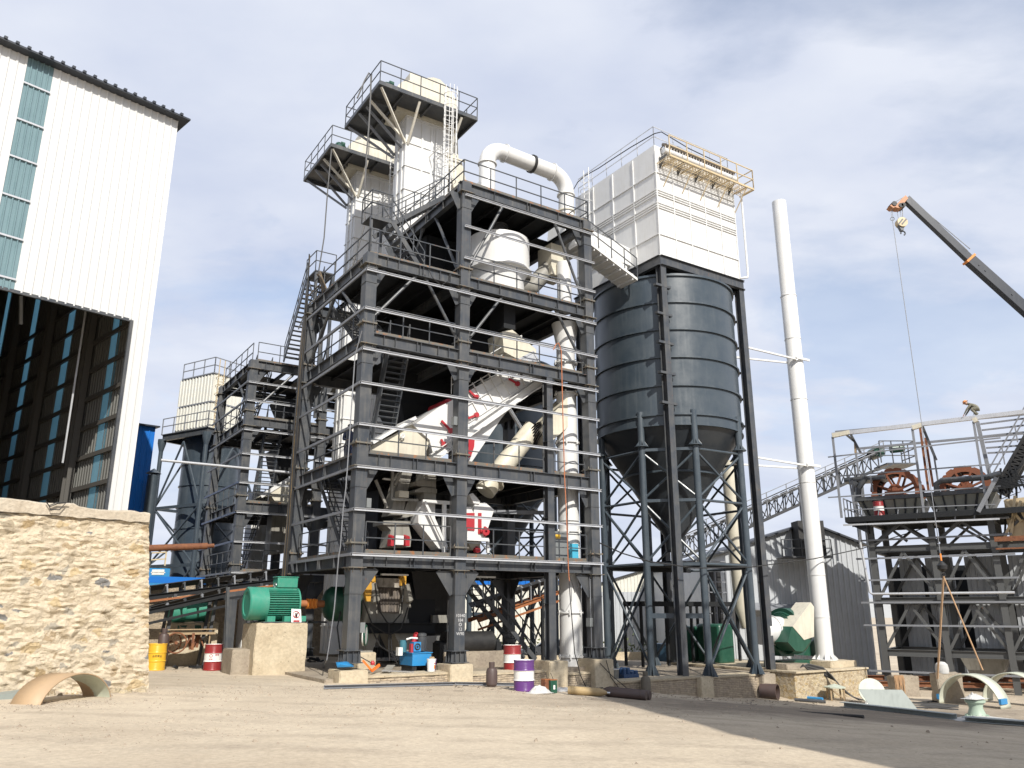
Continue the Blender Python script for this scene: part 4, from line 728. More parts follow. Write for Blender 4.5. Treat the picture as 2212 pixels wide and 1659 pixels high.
a = F0.v(*r7(1440,735),.8); m = MB(); m.lathe(a,[(.05,-.1),(.17,-.1),(.17,0),(.05,0)],8,(0,1,0)); m.bar(add3(a,(-.2,0,0)),add3(a,(.2,0,0)),.08,.08); m.bar(add3(a,(0,0,-.2)),add3(a,(0,0,.2)),.08,.08); m.build('valve', RED, MX)
m = MB(); m.bar(F0.v(*r7(1175,810),.8),F0.v(*r7(1475,825),.8),.12,.14); 
for x in (1190,1470): m.bar(F0.v(*r7(x,820),.82),F0.v(*r7(x,965),.82),.1,.1)
m.build('support_frame', WHITE, MX)
m = MB(); p0 = FP(r7,[(1250,840),(1400,845)],.95); p1 = FP(r7,[(1300,930),(1375,930)],1.1); m.hexa([p1[0],p1[1],add3(p1[1],(0,.4,0)),add3(p1[0],(0,.4,0))],[p0[0],p0[1],add3(p0[1],(0,.8,0)),add3(p0[0],(0,.8,0))]); m.build('funnel', CREAM, MX)
a = F0.v(*r7(1355,935),1.0); m = MB(); m.cyl(add3(a,(-.12,0,0)),add3(a,(.12,0,0)),.1,12); m.box(add3(a,(-.05,-.05,-.1)),add3(a,(.05,.05,.15))); m.build('gate_valve', RED, MX)
# control cabinet
CBN = thing('control_cabinet', 'grey electric cabinet with yellow labels standing by the white pipe on the first floor', 'cabinet', (9.2,.6,L1))
m = MB(); m.box((8.75,.35,L1+.05),(9.6,.8,L1+1.25)); m.build('cabinet_body', paint('cabinet grey', (.18,.19,.19), .4), CBN); m = MB(); m.box((8.85,.342,L1+.95),(9.2,.35,L1+1.12)); m.build('label_plate', YEL, CBN)
m = MB(); m.box((9.63,.1,L1+.05),(9.95,.3,L1+.75)); m.build('blue_sack', paint('light blue sheet', (.05,.35,.5), .6), label='light blue sheet leaning behind the railing beside the electric cabinet', category='sheet')
# ================================================================ FOOTINGS
def bump_block(name, a, b, mat, label, cat, F=F0, group=None, amp=.018, bev=.03, seg=.22):
    """rough concrete block: subdivided box with noisy faces"""
    import bmesh
    bm = bmesh.new(); bmesh.ops.create_cube(bm, size=1)
    sx,sy,sz = (abs(b[i]-a[i]) for i in range(3))
    bmesh.ops.scale(bm, vec=(sx,sy,sz), verts=bm.verts); bmesh.ops.bevel(bm, geom=bm.edges[:], offset=min(bev,sx*.2,sy*.2,sz*.2), segments=2, affect='EDGES')
    bmesh.ops.subdivide_edges(bm, edges=[e for e in bm.edges if e.calc_length() > seg*1.5], cuts=min(24,max(1,int(max(sx,sy,sz)/seg))), use_grid_fill=True)
    c = Vector(((a[0]+b[0])/2,(a[1]+b[1])/2,(a[2]+b[2])/2)); lo = min(a[2],b[2])
    for v in bm.verts:
        p = v.co+c; n_ = noise.noise_vector(p*2.3)*amp+noise.noise_vector(p*9)*amp*.4; v.co += n_
    me = bpy.data.meshes.new(name); base = Vector((c.x,c.y,lo)); bmesh.ops.translate(bm, vec=c-base, verts=bm.verts); bm.to_mesh(me); bm.free(); me.materials.append(mat)
    me.polygons.foreach_set('use_smooth', [True]*len(me.polygons)); me.set_sharp_from_angle(angle=radians(40))
    o = bpy.data.objects.new(name, me); COL.objects.link(o); BASE[o.name] = tuple(base); o.location = F.W(base); o.rotation_euler = (0,0,F.rot); o['label'] = label; o['category'] = cat
    if group: o['group'] = group
    return o
PG = 'concrete footings under the columns'
bump_block('concrete_footing',(-.6,-.58,-.5),(.42,.5,.42),CONC,'concrete footing under the left front column of the tall tower','footing',group=PG)
bump_block('concrete_footing',(3.55,-.58,-.7),(4.5,.5,.47),CONC,'concrete footing under the middle front column, behind the brown gas bottle and pail','footing',group=PG)
bump_block('concrete_footing',(7.9,-.58,-1),(8.8,.5,.44),CONC,'concrete footing behind the purple drum','footing',group=PG)
bump_block('concrete_footing',(10.05,-.65,-1.2),(11.05,.5,.45),CONC,'tall concrete footing under the right front column beside the blue plastic packing','footing',group=PG)
bump_block('concrete_footing',(15.95,-.62,-1.9),(16.75,.5,-.46),CONC,'concrete footing at the corner of the brick plinth below the silo post','footing',group=PG)
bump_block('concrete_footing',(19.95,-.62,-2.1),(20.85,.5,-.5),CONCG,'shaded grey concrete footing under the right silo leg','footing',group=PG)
for (u0,u1,zt,lb) in ((.42,3.55,.2,'weathered brick plinth between the two left front footings'),(4.5,7.9,.1,'weathered brick plinth behind the gas bottle and red drum'),(8.8,10.05,-.05,'short brick plinth with a wet stain beside the white vertical pipe'),(11.05,15.95,-.46,'long weathered brick plinth under the silo legs'),(16.75,19.95,-.5,'shaded brick plinth between the two silo footings')):
    m = MB(); m.box((u0,-.38,-2.2),(u1,-.05,zt)); w = m.build('brick_plinth', BRICKM, label=lb, category='plinth', smooth=False)
    m = MB(); n_ = max(2,int((u1-u0)/.3)); 
    for i in range(n_):
        a = u0+(u1-u0)*i/n_; b = u0+(u1-u0)*(i+1)/n_; e0 = -.43+.03*sin(i*2.1+u0); m.add([(a,e0,zt+.01),(b,-.43+.03*sin((i+1)*2.1+u0),zt+.01),(b,.3,zt+.05),(a,.3,zt+.05),(a,e0+.01,zt-.06),(b,-.42+.03*sin((i+1)*2.1+u0),zt-.06)],[(0,1,2,3),(4,5,1,0)])
    m.build('mortar_cap', CONC, w)
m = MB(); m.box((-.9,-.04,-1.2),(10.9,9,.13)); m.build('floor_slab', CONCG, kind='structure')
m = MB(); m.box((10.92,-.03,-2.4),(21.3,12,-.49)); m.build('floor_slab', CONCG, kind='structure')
m = MB(); fa = [(21.2,-1.4),(26.6,-1.5),(27.2,7),(21.2,7)]
m.prism([(*p,-2.6) for p in fa],(0,0,2.14)); w = m.build('rubble_foundation', STONE2, label='rubble stone foundation carrying the green fan and white chimney', category='foundation')
m = MB(); m.box((21.15,-1.55,-.46),(26.7,6.9,-.38)); m.build('mortar_cap', CONC, w)
bump_block('chimney_footing',(24.5,-1.0,-.4),(26.6,1.1,-.08),CONC,'flat concrete footing under the white chimney','footing')
bump_block('fan_footing',(21.6,-.7,-.4),(23.2,.6,-.12),CONCG,'low concrete footing in front of the green fan','footing')
bump_block('motor_foundation',(-2.1,4.1,-.4),(-.12,5.9,F0.v(600,1346,4.1)[2]),CONC,'tall board marked concrete block carrying the bright green motor','foundation',amp=.025)
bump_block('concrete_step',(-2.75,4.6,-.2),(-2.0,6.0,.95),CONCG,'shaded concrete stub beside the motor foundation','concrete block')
# ================================================================ MOTOR, MILL
zt = F0.v(600,1346,4.1)[2]; my = 4.95
MO = thing('electric_motor', 'large bright green electric motor with ribbed body on a concrete block', 'electric motor', (-.6,my,zt))
mz_ = F0.v(*cf(560,665),my)[2]; x0 = F0.v(*cf(280,660),my-.3)[0]; x1 = F0.v(*cf(885,660),my-.2)[0]; mr_ = .62; xm = x0+(x1-x0)*.36
m = MB(); m.lathe((x0,my,mz_),[(0,.03),(.42,.03),(.45,0),(mr_-.04,0),(mr_,.04),(mr_,xm-x0),(mr_-.1,xm-x0+.02)],36,(1,0,0)); m.build('fan_cowl', GREEN, MO)
m = MB(); m.cyl((xm,my,mz_),(x1-.08,my,mz_),mr_-.12,32)
for k in range(40):
    a = 2*pi*k/40
    if abs(cos(a)) < .25 and sin(a) > 0: continue
    p = Vector((0,cos(a),sin(a))); c = Vector((xm+.02,my,mz_)); m.bar(c+p*(mr_-.09), Vector((x1-.1,my,mz_))+p*(mr_-.09), .02, .12, tuple(p))
m.box((xm,my-.25,mz_+mr_-.16),(x1-.15,my+.25,mz_+mr_-.02)); m.build('ribbed_body', GREEN, MO)
m = MB(); m.lathe((x1-.12,my,mz_),[(0,.12),(.2,.12),(.3,.08),(mr_-.02,.06),(mr_-.02,0),(.3,0)],36,(1,0,0)); m.build('end_shield', GREEN, MO)
m = MB(); m.box((x1-.95,my-.3,mz_+mr_-.02),(x1-.15,my+.3,mz_+mr_+.36)); m.box((x1-.98,my-.33,mz_+mr_+.36),(x1-.12,my+.33,mz_+mr_+.4)); m.build('terminal_box', GREEN, MO, bevel=.02)
m = MB()
for x in (xm+.3,xm+.62): m.torus((x,my-.1,mz_+mr_+.08),.07,.02,14,6,(1,.4,0)); m.cyl((x,my-.1,mz_+mr_-.05),(x,my-.1,mz_+mr_+.02),.03,8)
m.build('lifting_eye', CHROME, MO)
m = MB(); m.box((xm-.15,my-.62,mz_-mr_-.12),(x1-.1,my+.62,mz_-mr_-.04))
for x in (xm+.1,xm+.75,xm+1.3): m.box((x-.15,my-.62,mz_-mr_-.04),(x+.15,my-.35,mz_-mr_+.16)); m.box((x-.15,my+.35,mz_-mr_-.04),(x+.15,my+.62,mz_-mr_+.16))
m.build('foot', GREEN, MO)
m = MB(); m.box((xm-.2,my-.66,zt+.0),(x1+.1,my+.66,zt+.05)); 
for k in range(7): x = xm-.1+k*.4; m.box((x,my-.6,zt+.05),(x+.03,my+.6,mz_-mr_-.12))
m.box((xm-.1,my-.4,zt+.05),(x1,my+.4,mz_-mr_-.12)); m.build('base_frame', STEEL, MO)
sx_ = F0.v(*cf(840,820),my-.72)[0]; SG = thing('warning_sign', 'small white warning sign with a red crossed circle leaning on the green motor base', 'sign', (sx_,my-.72,zt+.05))
m = MB(); m.hexa([(sx_-.2,my-.85,zt+.02),(sx_+.2,my-.85,zt+.02),(sx_+.2,my-.84,zt+.02),(sx_-.2,my-.84,zt+.02)],[(sx_-.17,my-.68,zt+.52),(sx_+.2,my-.68,zt+.5),(sx_+.2,my-.67,zt+.5),(sx_-.17,my-.67,zt+.52)]); m.build('board', DWHITE, SG)
c_ = (sx_,my-.775,zt+.31); ax_ = (0,-1,.33); m = MB(); m.torus(c_,.125,.012,24,5,ax_); m.bar((sx_-.085,my-.80,zt+.23),(sx_+.085,my-.755,zt+.39),.018,.018); m.box((sx_-.12,my-.855,zt+.035),(sx_+.12,my-.85,zt+.1)); m.build('red_mark', RED, SG)
m = MB(); m.box((sx_-.03,my-.81,zt+.22),(sx_+.035,my-.79,zt+.31)); 
for k in range(4): m.bar((sx_-.03+k*.022,my-.79,zt+.31),(sx_-.04+k*.03,my-.77,zt+.37),.012,.012)
m.build('hand_symbol', BLACK, SG)
gx = F0.v(*cf(1170,670),my)[0]; gx2 = gx+1.75
DS = thing('drive_shaft', 'orange universal joint shaft between the green motor and the dark green gearbox', 'drive shaft', ((x1+gx)/2,my,mz_-.2))
m = MB(); m.cyl((x1,my,mz_),(x1+.35,my,mz_),.14,18); m.cyl((gx-.3,my,mz_),(gx,my,mz_),.14,18); m.build('shaft_end', RUSTO, DS)
m = MB(); L_ = gx-.3-(x1+.35)
for k in range(3): a = x1+.35+L_*k/3; m.cyl((a,my,mz_),(a+L_*.18,my,mz_),.2,18); m.box((a+L_*.15,my-.13,mz_-.17),(a+L_*.33,my+.13,mz_+.17))
m.build('universal_joint', ORANGE, DS)
GB = thing('gearbox', 'round dark green gearbox with a bolted rim between the motor shaft and the mill', 'gearbox', (gx+.8,my,mz_-.8))
m = MB(); m.lathe((gx,my,mz_),[(0,0),(.3,0),(.55,.12),(.68,.3),(.68,1.0),(.84,1.0),(.84,1.2),(.7,1.2),(.7,1.75),(0,1.75)],36,(1,0,0))
for k in range(20): a = k*pi/10; m.cyl((gx+.95,my+.77*cos(a),mz_+.77*sin(a)),(gx+1.25,my+.77*cos(a),mz_+.77*sin(a)),.03,6)
m.build('gear_case', DGREEN, GB)
m = MB(); m.tube([(gx+.6,my-.6,mz_+.3),(gx+.5,my-.75,mz_+.6),(gx+.9,my-.7,mz_+.85),(gx+1.3,my-.5,mz_+.9)],.025,6); m.tube([(gx+.5,my-.6,mz_-.3),(gx+.3,my-.85,mz_-.9),(gx+.5,my-1.0,.4)],.03,6); m.build('oil_hose', BLACK, GB)
vm = 3.6
ML = thing('grinding_mill', 'grey beige roller mill with two hydraulic cylinders under the first floor', 'grinding mill', (4.0,4.6,.15))
q = lambda x,y,v=vm: F0.v(*c4(x,y),v)
a = q(600,860); b = q(820,1150)
m = MB(); m.prism([q(600,860),q(815,860),q(850,1000),q(820,1150),q(590,1150),q(575,980)],(0,2.4,0)); a2 = q(830,830); b2 = q(1000,1150); m.build('mill_body', GREYB, ML)
m = MB(); m.prism([q(625,845,vm-.25),q(795,850,vm-.25),q(790,910,vm-.25),q(625,905,vm-.25)],(0,.25,0)); m.build('press_plate', paint('scratched plate', (.42,.39,.33), .5, dirt=.9, dirtcol=(.12,.10,.09), streak=1.0, scale=3), ML)
m = MB(); m.prism([q(640,910,vm-.08),q(790,915,vm-.08),q(780,1080,vm-.08),q(640,1070,vm-.08)],(0,.08,0)); 
for k in range(7): x = 655+k*19; m.bar(q(x,912,vm-.1),q(x-4,1070,vm-.1),.03,.03)
m.build('worn_liner', paint('worn liner', (.08,.07,.065), .55, dirt=.9, dirtcol=(.18,.15,.12), streak=1.0, scale=3), ML)
for (xa,ya,xb,yb) in ((595,880,628,1010),(812,890,842,1010)):
    m = MB(); A = Vector(q(xa,ya,vm-.3)); B = Vector(q(xb,yb,vm-.3)); m.tube([A,A+(B-A)*.04,B-(B-A)*.1,B],[.12,.2,.2,.12],18); m.cyl(B,B+(B-A).normalized()*.2,.05,10); m.build('hydraulic_cylinder', GREYB, ML)
for x in (598,800): m = MB(); A = Vector(q(x,855,vm-.3)); m.box(A+Vector((-.12,-.1,-.25)),A+Vector((.12,.1,.15))); m.cyl(A+Vector((0,-.15,0)),A+Vector((0,.15,0)),.1,14); m.build('clevis', paint('orange yellow clamp', (.55,.29,.03), .45, dirt=.5), ML)
m = MB(); A=[q(552,860,vm-.5),q(590,850,vm-.5),q(600,905,vm-.5),q(590,1000,vm-.5),q(565,1000,vm-.5),q(545,905,vm-.5)]; m.prism(A,(0,.15,0)); m.build('rocker_arm', MATS['orange yellow clamp'], ML)
m = MB(); m.ib(q(520,1175,vm-.1),q(1010,1175,vm-.1),.4,.4); m.box(q(820,870,vm+.6),add3(q(1010,1150,vm+.6),(0,1.6,0))); m.box(q(1020,880,vm+1),add3(q(1110,1000,vm+1),(0,1,0))); m.build('base_beam', STEELD, ML)
m = MB(); m.prism([q(560,1200),q(650,1200),q(600,1330),q(560,1330)],(0,1.5,0)); m.prism([q(740,1200),q(880,1200),q(880,1330),q(800,1330)],(0,1.5,0)); m.build('support_leg', GREYB, ML)
m = MB()
for pts in (((620,880),(640,1050),(700,1140),(715,1145)),((810,880),(790,1080),(740,1140),(715,1145)),((540,990),(600,1150),(690,1210),(715,1215)),((835,1040),(790,1180),(730,1215),(715,1215)),((712,1145),(710,1300),(715,1390)),((722,1215),(730,1330),(765,1410)),((590,1170),(650,1290),(740,1350),(820,1360))): m.tube([q(x,y,vm-.55) for x,y in pts],.028,6)
m.build('hydraulic_hose', BLACK, ML)
m = MB(); m.box(q(1000,1090,vm+.4),add3(q(1110,1140,vm+.4),(0,1.2,0))); m.build('side_box', GREYB, ML)
BH = thing('discharge_hopper', 'black steel hopper hanging under the first floor behind the middle column', 'hopper', (5.6,3.6,1.5))
m = MB(); m.hexa([(5.0,4.6,1.3),(6.0,4.6,1.3),(6.0,5.6,1.3),(5.0,5.6,1.3)],[(4.1,3.9,3.9),(7.4,3.9,3.9),(7.4,6.3,3.9),(4.1,6.3,3.9)]); m.build('hopper_shell', BLACK, BH)
CDm = thing('conveyor_drum', 'wide black rubber drum of the belt under the hopper', 'conveyor drum', (6.3,2.6,.5))
m = MB(); m.cyl((5.0,2.6,1.1),(7.2,2.6,1.1),.42,28); m.build('drum', BLACK, CDm); m = MB(); m.cyl((4.6,2.6,1.1),(7.6,2.6,1.1),.08,12); m.box((4.65,2.3,.13),(4.95,2.9,1.1)); m.box((7.3,2.3,.13),(7.55,2.9,1.1)); m.build('bearing_stand', STEELD, CDm)
bump_block('low_concrete_block',(4.8,2.2,.1),(7.9,3.3,.75),CONCG,'long low concrete block in shade behind the middle column','concrete block')
bump_block('pulley_block',tuple(F0.v(*t4(275,880),1.2)),add3(F0.v(*t4(520,640),1.2),(0,.8,0)),CONC,'small concrete block behind the left column carrying the belt pulley','concrete block')
PU = thing('belt_pulley', 'white framed pulley with a green belt standing on the small concrete block', 'pulley', F0.v(*t4(365,630),1.5))
A = Vector(F0.v(*t4(365,430),1.5)); m = MB(); m.lathe(A,[(.0,-.05),(.34,-.05),(.34,.05),(0,.05)],28,(.8,-.5,0)); m.build('wheel', DWHITE, PU); m = MB(); m.torus(A+Vector((.03,0,.03)),.34,.045,24,6,(.8,-.5,0)); m.build('belt', DGREEN, PU)
m = MB(); m.box(A+Vector((-.22,-.15,-.62)),A+Vector((.28,.2,-.5))); m.box(A+Vector((-.1,-.12,-.9)),A+Vector((.16,.15,-.6))); m.box(A+Vector((-.25,-.18,-1.0)),A+Vector((.3,.2,-.9))); m.build('stand', GREYB, PU)
# hydraulic power pack
hb = F0.v(*t4(900,840),.55); hb = (hb[0],.55,.15)
HPU = thing('hydraulic_power_pack', 'bright blue oil tank with pumps and a black motor on top beside the white pails', 'hydraulic unit', hb)
A = F0.v(*t4(990,820),.45); B = F0.v(*t4(1240,650),.45); 
m = MB(); m.box((A[0],.45,A[2]),(B[0],1.5,B[2])); m.box((A[0]-.03,.42,B[2]),(B[0]+.05,1.53,B[2]+.03)); m.build('tank', BLUE, HPU)
m = MB(); m.box((A[0]+.03,.5,.14),(A[0]+.2,1.4,A[2])); m.box((B[0]-.2,.5,.14),(B[0]-.05,1.4,A[2])); m.build('foot', BLACK, HPU)
z = B[2]+.03; w_ = B[0]-A[0]
m = MB(); m.box((A[0]+w_*.12,.55,z+.03),(A[0]+w_*.5,.85,z+.36)); m.build('oil_cooler', BLUE, HPU); m = MB(); m.torus((A[0]+w_*.31,.54,z+.2),.1,.025,18,6,(0,1,0)); m.cyl((A[0]+w_*.31,.53,z+.2),(A[0]+w_*.31,.55,z+.2),.04,10); m.build('cooler_fan', BLACK, HPU)
m = MB(); m.cyl((A[0]+w_*.75,.85,z+.05),(A[0]+w_*.75,.85,z+.55),.15,20); m.lathe((A[0]+w_*.75,.85,z+.55),[(.17,0),(.17,.08),(.1,.12),(0,.12)],20); 
for k in range(14): a = k*2*pi/14; m.bar((A[0]+w_*.75+.15*cos(a),.85+.15*sin(a),z+.1),(A[0]+w_*.75+.15*cos(a),.85+.15*sin(a),z+.5),.015,.03)
m.build('pump_motor', STEEL, HPU)
m = MB(); m.cyl((A[0]-.12,1.0,z),(A[0]-.12,1.0,z+.42),.13,18); m.build('accumulator', paint('teal filter', (.05,.17,.22), .4), HPU)
m = MB(); m.box((A[0]+.0,.6,z),(A[0]+.1,.75,z+.3)); m.cyl((A[0]+w_*.45,1.1,z+.3),(A[0]+w_*.6,1.1,z+.6),.09,14); m.cyl((A[0]+w_*.58,1.15,z+.45),(A[0]+w_*.64,1.15,z+.45),.24,18); m.build('valve_block', RED, HPU)
m = MB(); m.tube([(A[0]-.1,.8,z+.45),(A[0]+.1,.8,z+.5),(A[0]+.35,.8,z+.48)],.035,8); m.box((A[0]-.45,.7,z-.1),(A[0]-.28,.9,z+.18)); m.build('pipework', DWHITE, HPU)
# ================================================================ DRUMS, BOTTLES, SMALL THINGS
def drum(p, label, m1, m2, h=.98, r=.34, mark=None, group='steel drums', F=F0):
    t = thing('steel_drum', label, 'drum', p, F, group); u,v,z = p
    def prof(z0,z1): 
        o = []; n_ = 24
        for i in range(n_+1):
            zz = z0+(z1-z0)*i/n_; f = zz/h; rr = r
            for c,wd_,am in ((.03,.012,.012),(.345,.016,.022),(.665,.016,.022),(.97,.012,.012)): rr += am*math.exp(-((f-c)/wd_)**2)
            if f < .3 or f > .7: rr += .0035*sin(f*150)
            o.append((rr,z+zz))
        return o
    zs_ = [0,h*.345,h*.665,h]
    for i,mt in enumerate((m1,m2,m1)):
        m = MB(); pr = prof(zs_[i],zs_[i+1])
        m.lathe((u,v,0),pr,32); m.build(('lower_band','middle_band','upper_band')[i], mt, t)
    m = MB(); m.lathe((u,v,0),[(r,z+h),(r-.02,z+h),(r-.02,z+h-.025),(0,z+h-.02)],32); m.cyl((u+.2,v,z+h-.03),(u+.2,v,z+h-.0),.04,10); m.build('lid', m2 if m2 is not m1 else m1, t)
    return t
def P3(x, y): return G(x, y)
def text_mesh(s, size, mat, parent, loc, name='lettering', up=True, ang=0, F=F0, thick=.002):
    cu = bpy.data.curves.new('t','FONT'); cu.body = s; cu.size = size; cu.extrude = thick; cu.align_x = 'CENTER'
    ob = bpy.data.objects.new('t', cu); COL.objects.link(ob); me = bpy.data.meshes.new_from_object(ob.evaluated_get(bpy.context.evaluated_depsgraph_get())); bpy.data.objects.remove(ob)
    o = bpy.data.objects.new(name, me); COL.objects.link(o); me.materials.clear(); me.materials.append(mat); o.parent = parent
    root = parent
    while root.parent: root = root.parent
    b = BASE[root.name]; o.location = (loc[0]-b[0],loc[1]-b[1],loc[2]-b[2]); o.rotation_euler = (pi/2,0,ang); return o
p = P3(1143,1494); d = drum((p[0],p[1]+.3,p[2]), 'purple and white steel drum standing in front of the footing', PURPLE, DWHITE)
p = F0.v(*c4(1530,1480),.35); rz = .10
RD = drum((p[0],.45,.06), 'dark red and white steel drum just behind the purple drum', DRED, DWHITE)
p = P3(462,1449); d3 = drum((p[0],p[1]+.3,p[2]), 'dark red and white steel drum left of the motor foundation', DRED, DWHITE)
ac = atan2(-27-p[1],-11.1-p[0])
def mark(t, pos, r, zz, s, size, mat, doff=0):
    a = ac+doff; q_ = (pos[0]+(r+.006)*cos(a), pos[1]+(r+.006)*sin(a), zz); return text_mesh(s,size,mat,t,q_,ang=a+pi/2)
mark(d3,(p[0],p[1]+.3),.34,p[2]+.5,'◇',.16,RED,-.25); mark(d3,(p[0],p[1]+.3),.34,p[2]+.4,'长城',.07,RED,-.25); mark(d3,(p[0],p[1]+.3),.34,p[2]+.56,'润滑',.08,RED,.4)
p = P3(338,1449); d4 = drum((p[0],p[1]+.3,p[2]), 'plain bright yellow steel drum half hidden by the stone wall edge', YEL, YEL)
mark(d4,(p[0],p[1]+.3),.34,p[2]+.5,'合润滑油',.085,BLACK,.1)
def bottle(p, label, mat, r=.17, h=.55, cat='gas bottle'):
    t = thing('gas_bottle', label, cat, p); u,v,z = p
    m = MB(); m.lathe((u,v,z),[(r*.75,0),(r*.8,.03),(r,.08),(r,h-.1),(r*.8,h),(r*.35,h+.05),(0,h+.06)],28); m.build('shell', mat, t)
    m = MB(); m.lathe((u,v,z),[(r*.5,h+.02),(r*.52,h+.2),(r*.42,h+.22),(r*.4,h+.04)],20,(0,0,1),.6,5.4); m.build('collar', mat, t)
    m = MB(); m.cyl((u,v,z+h+.05),(u,v,z+h+.14),.025,8); m.torus((u,v,z+h+.15),.045,.012,12,5); m.build('valve', RUST, t)
    return t
p = P3(1067,1484); bottle((p[0],p[1]+.15,p[2]),'stout brown gas bottle with collar standing on the yard in front of the brick plinth',BROWN,.2,.6)
p = F0.v(*c9(825,1550),-.65); bottle((p[0],-.7,gz(p[0])),'grey brown gas bottle with a red label beside the long brick plinth',paint('dusty bottle', (.14,.12,.09), .65, dirt=.7, scale=4),.2,.62)
def lying(a, b, r, label, mat):
    t = thing('gas_cylinder', label, 'gas cylinder', ((a[0]+b[0])/2,(a[1]+b[1])/2,min(a[2],b[2])-r), group='long gas cylinders lying on the yard'); A = Vector(a); B = Vector(b); d = (B-A).normalized()
    m = MB(); m.tube([A,A+d*.03,B-d*.25,B-d*.12,B],[r*.9,r,r,r*.75,r*.3],24); m.build('cylinder_body', mat, t); m = MB(); m.cyl(B,B+d*.1,.035,10); m.build('valve', CHROME, t)
    m = MB(); m.lathe(A+d*.12,[(r,0),(r*1.04,.01),(r*1.04,.05),(r,.06)],24,d); m.build('foot_ring', mat, t); return t
a = P3(*t3(665,1010)); b = P3(*t3(1150,1050)); e = P3(*t3(1700,1095)); f = P3(*t3(1120,1040))
lying((a[0],a[1]+.1,a[2]+.13),(b[0]+.1,b[1]+.1,b[2]+.13),.13,'yellow brown gas cylinder lying on the yard in front of the footing',TANC)
lying((e[0],e[1]+.1,e[2]+.15),(f[0],f[1]+.1,f[2]+.14),.15,'dark brown gas cylinder lying on the yard, nearest the camera',BROWN)
e2 = P3(*t3(1835,1100)); lying((e2[0]-.05,e2[1]+.35,e2[2]+.15),(f[0]+.4,f[1]+.55,f[2]+.14),.15,'brown gas cylinder lying right behind the nearest one',BROWN)
# pails
p = F0.v(*t4(1240,915),-.12)
for (du,dv,lb,mt) in ((0,0,'white plastic pail with an orange label in front of the blue tank',DWHITE),(.16,.25,'dark pail filled with rags behind the white pail',PURPLE)):
    x,y,z = p[0]+du,-.1+dv,.24
    t = thing('pail', lb, 'pail', (x,y,z)); m = MB(); m.lathe((x,y,z),[(0,0),(.135,0),(.155,.36),(.165,.37),(.165,.41),(.155,.41)],28); m.build('bucket', mt, t)
    if du == 0:
        m = MB(); m.lathe((x,y,z),[(.168,.40),(.168,.43),(0,.44)],28); m.build('lid', DWHITE, t)
        m = MB(); m.lathe((x,y,z),[(.1445,.1),(.151,.22)],10,(0,0,1),3.4,4.3); m.build('label', ORANGE, t); m = MB(); m.lathe((x,y,z),[(.1545,.26),(.157,.3)],6,(0,0,1),3.45,3.9); m.build('text_block', RED, t)
    else:
        m = MB()
        for k in range(16): a = k*2.4; m.lathe((x+.1*cos(a)*((k%4)/4+.2),y+.1*sin(a)*((k%4)/4+.2),z+.42+.01*(k%3)),[(0,.05),(.035,.03),(.045,0),(0,-.02)],7)
        m.build('rags', TIMBER, t)
# orange tool, blue wrap, steel bar, metal plate
p = F0.v(*t4(470,880),-.1)
t = thing('orange_jack', 'orange folding jack frame with a red clamp beside the left column foot', 'jack', (p[0],-.1,.2))
m = MB(); A = F0.v(*t4(340,745),.0); B = F0.v(*t4(440,860),-.1); C_ = F0.v(*t4(460,885),-.2); D_ = F0.v(*t4(560,805),.0); m.bar(A,B,.05,.07); m.bar(C_,D_,.05,.09); m.bar(B,C_,.05,.05); m.build('frame', paint('signal orange', (.8,.17,.02), .45), t)
m = MB(); m.bar(F0.v(*t4(275,680),.1),F0.v(*t4(540,830),.0),.03,.03); m.build('lever', BLACK, t)
A = Vector(F0.v(*t4(470,790),.0)); m = MB(); m.lathe(A,[(0,-.05),(.07,-.04),(.08,.02),(.04,.1),(0,.1)],14); m.build('clamp', RED, t)
A = Vector(F0.v(*t4(110,835),-.42)); m = MB(); m.add([A+Vector(q) for q in ((-.28,0,.0),(.3,.0,.0),(.36,.15,.06),(.1,.1,.17),(-.3,.1,.16),(-.2,-.05,.1))],[(0,1,5),(1,2,3),(5,1,3),(5,3,4),(0,5,4)]); o = m.build('plastic_wrap', BLUE, label='crumpled blue plastic wrap on the left column footing', category='plastic'); o.modifiers.new('s','SOLIDIFY').thickness = .02
m = MB(); m.bar(F0.v(*t4(585,880),-.05),F0.v(*t4(1010,900),-.05),.05,.05); m.build('steel_bar', CHROME, label='shiny square steel bar lying on the slab left of the pail', category='bar')
A = Vector(F0.v(*t4(640,900),.0)); B = Vector(F0.v(*t4(715,810),.3)); m = MB(); m.bar(A,B,.3,.02); m.build('steel_offcut', GREYB, label='dark steel offcut propped on the shiny bar', category='offcut')
# channels lying along the plinth
a = P3(*c4(290,1580)); b = P3(*c4(1140,1555)); c = P3(*c4(1640,1565))
m = MB(); m.chan((a[0],a[1]+.05,gz(a[0])+.07),(b[0],b[1]+.1,gz(b[0])+.07),.08,.1); m.chan((a[0]+.2,a[1]+.2,gz(a[0])+.06),(b[0]+.3,b[1]+.22,gz(b[0])+.06),.08,.08); m.build('steel_channel', GALVD, label='pair of long grey channels lying on the yard along the brick plinth', category='channel')
m = MB(); m.chan((b[0]+.1,b[1]+.1,gz(b[0])+.07),(c[0],c[1]+.25,gz(c[0])+.08),.08,.1); m.build('steel_channel', GALVD, label='long grey channel lying behind the gas bottle and purple drum', category='channel')
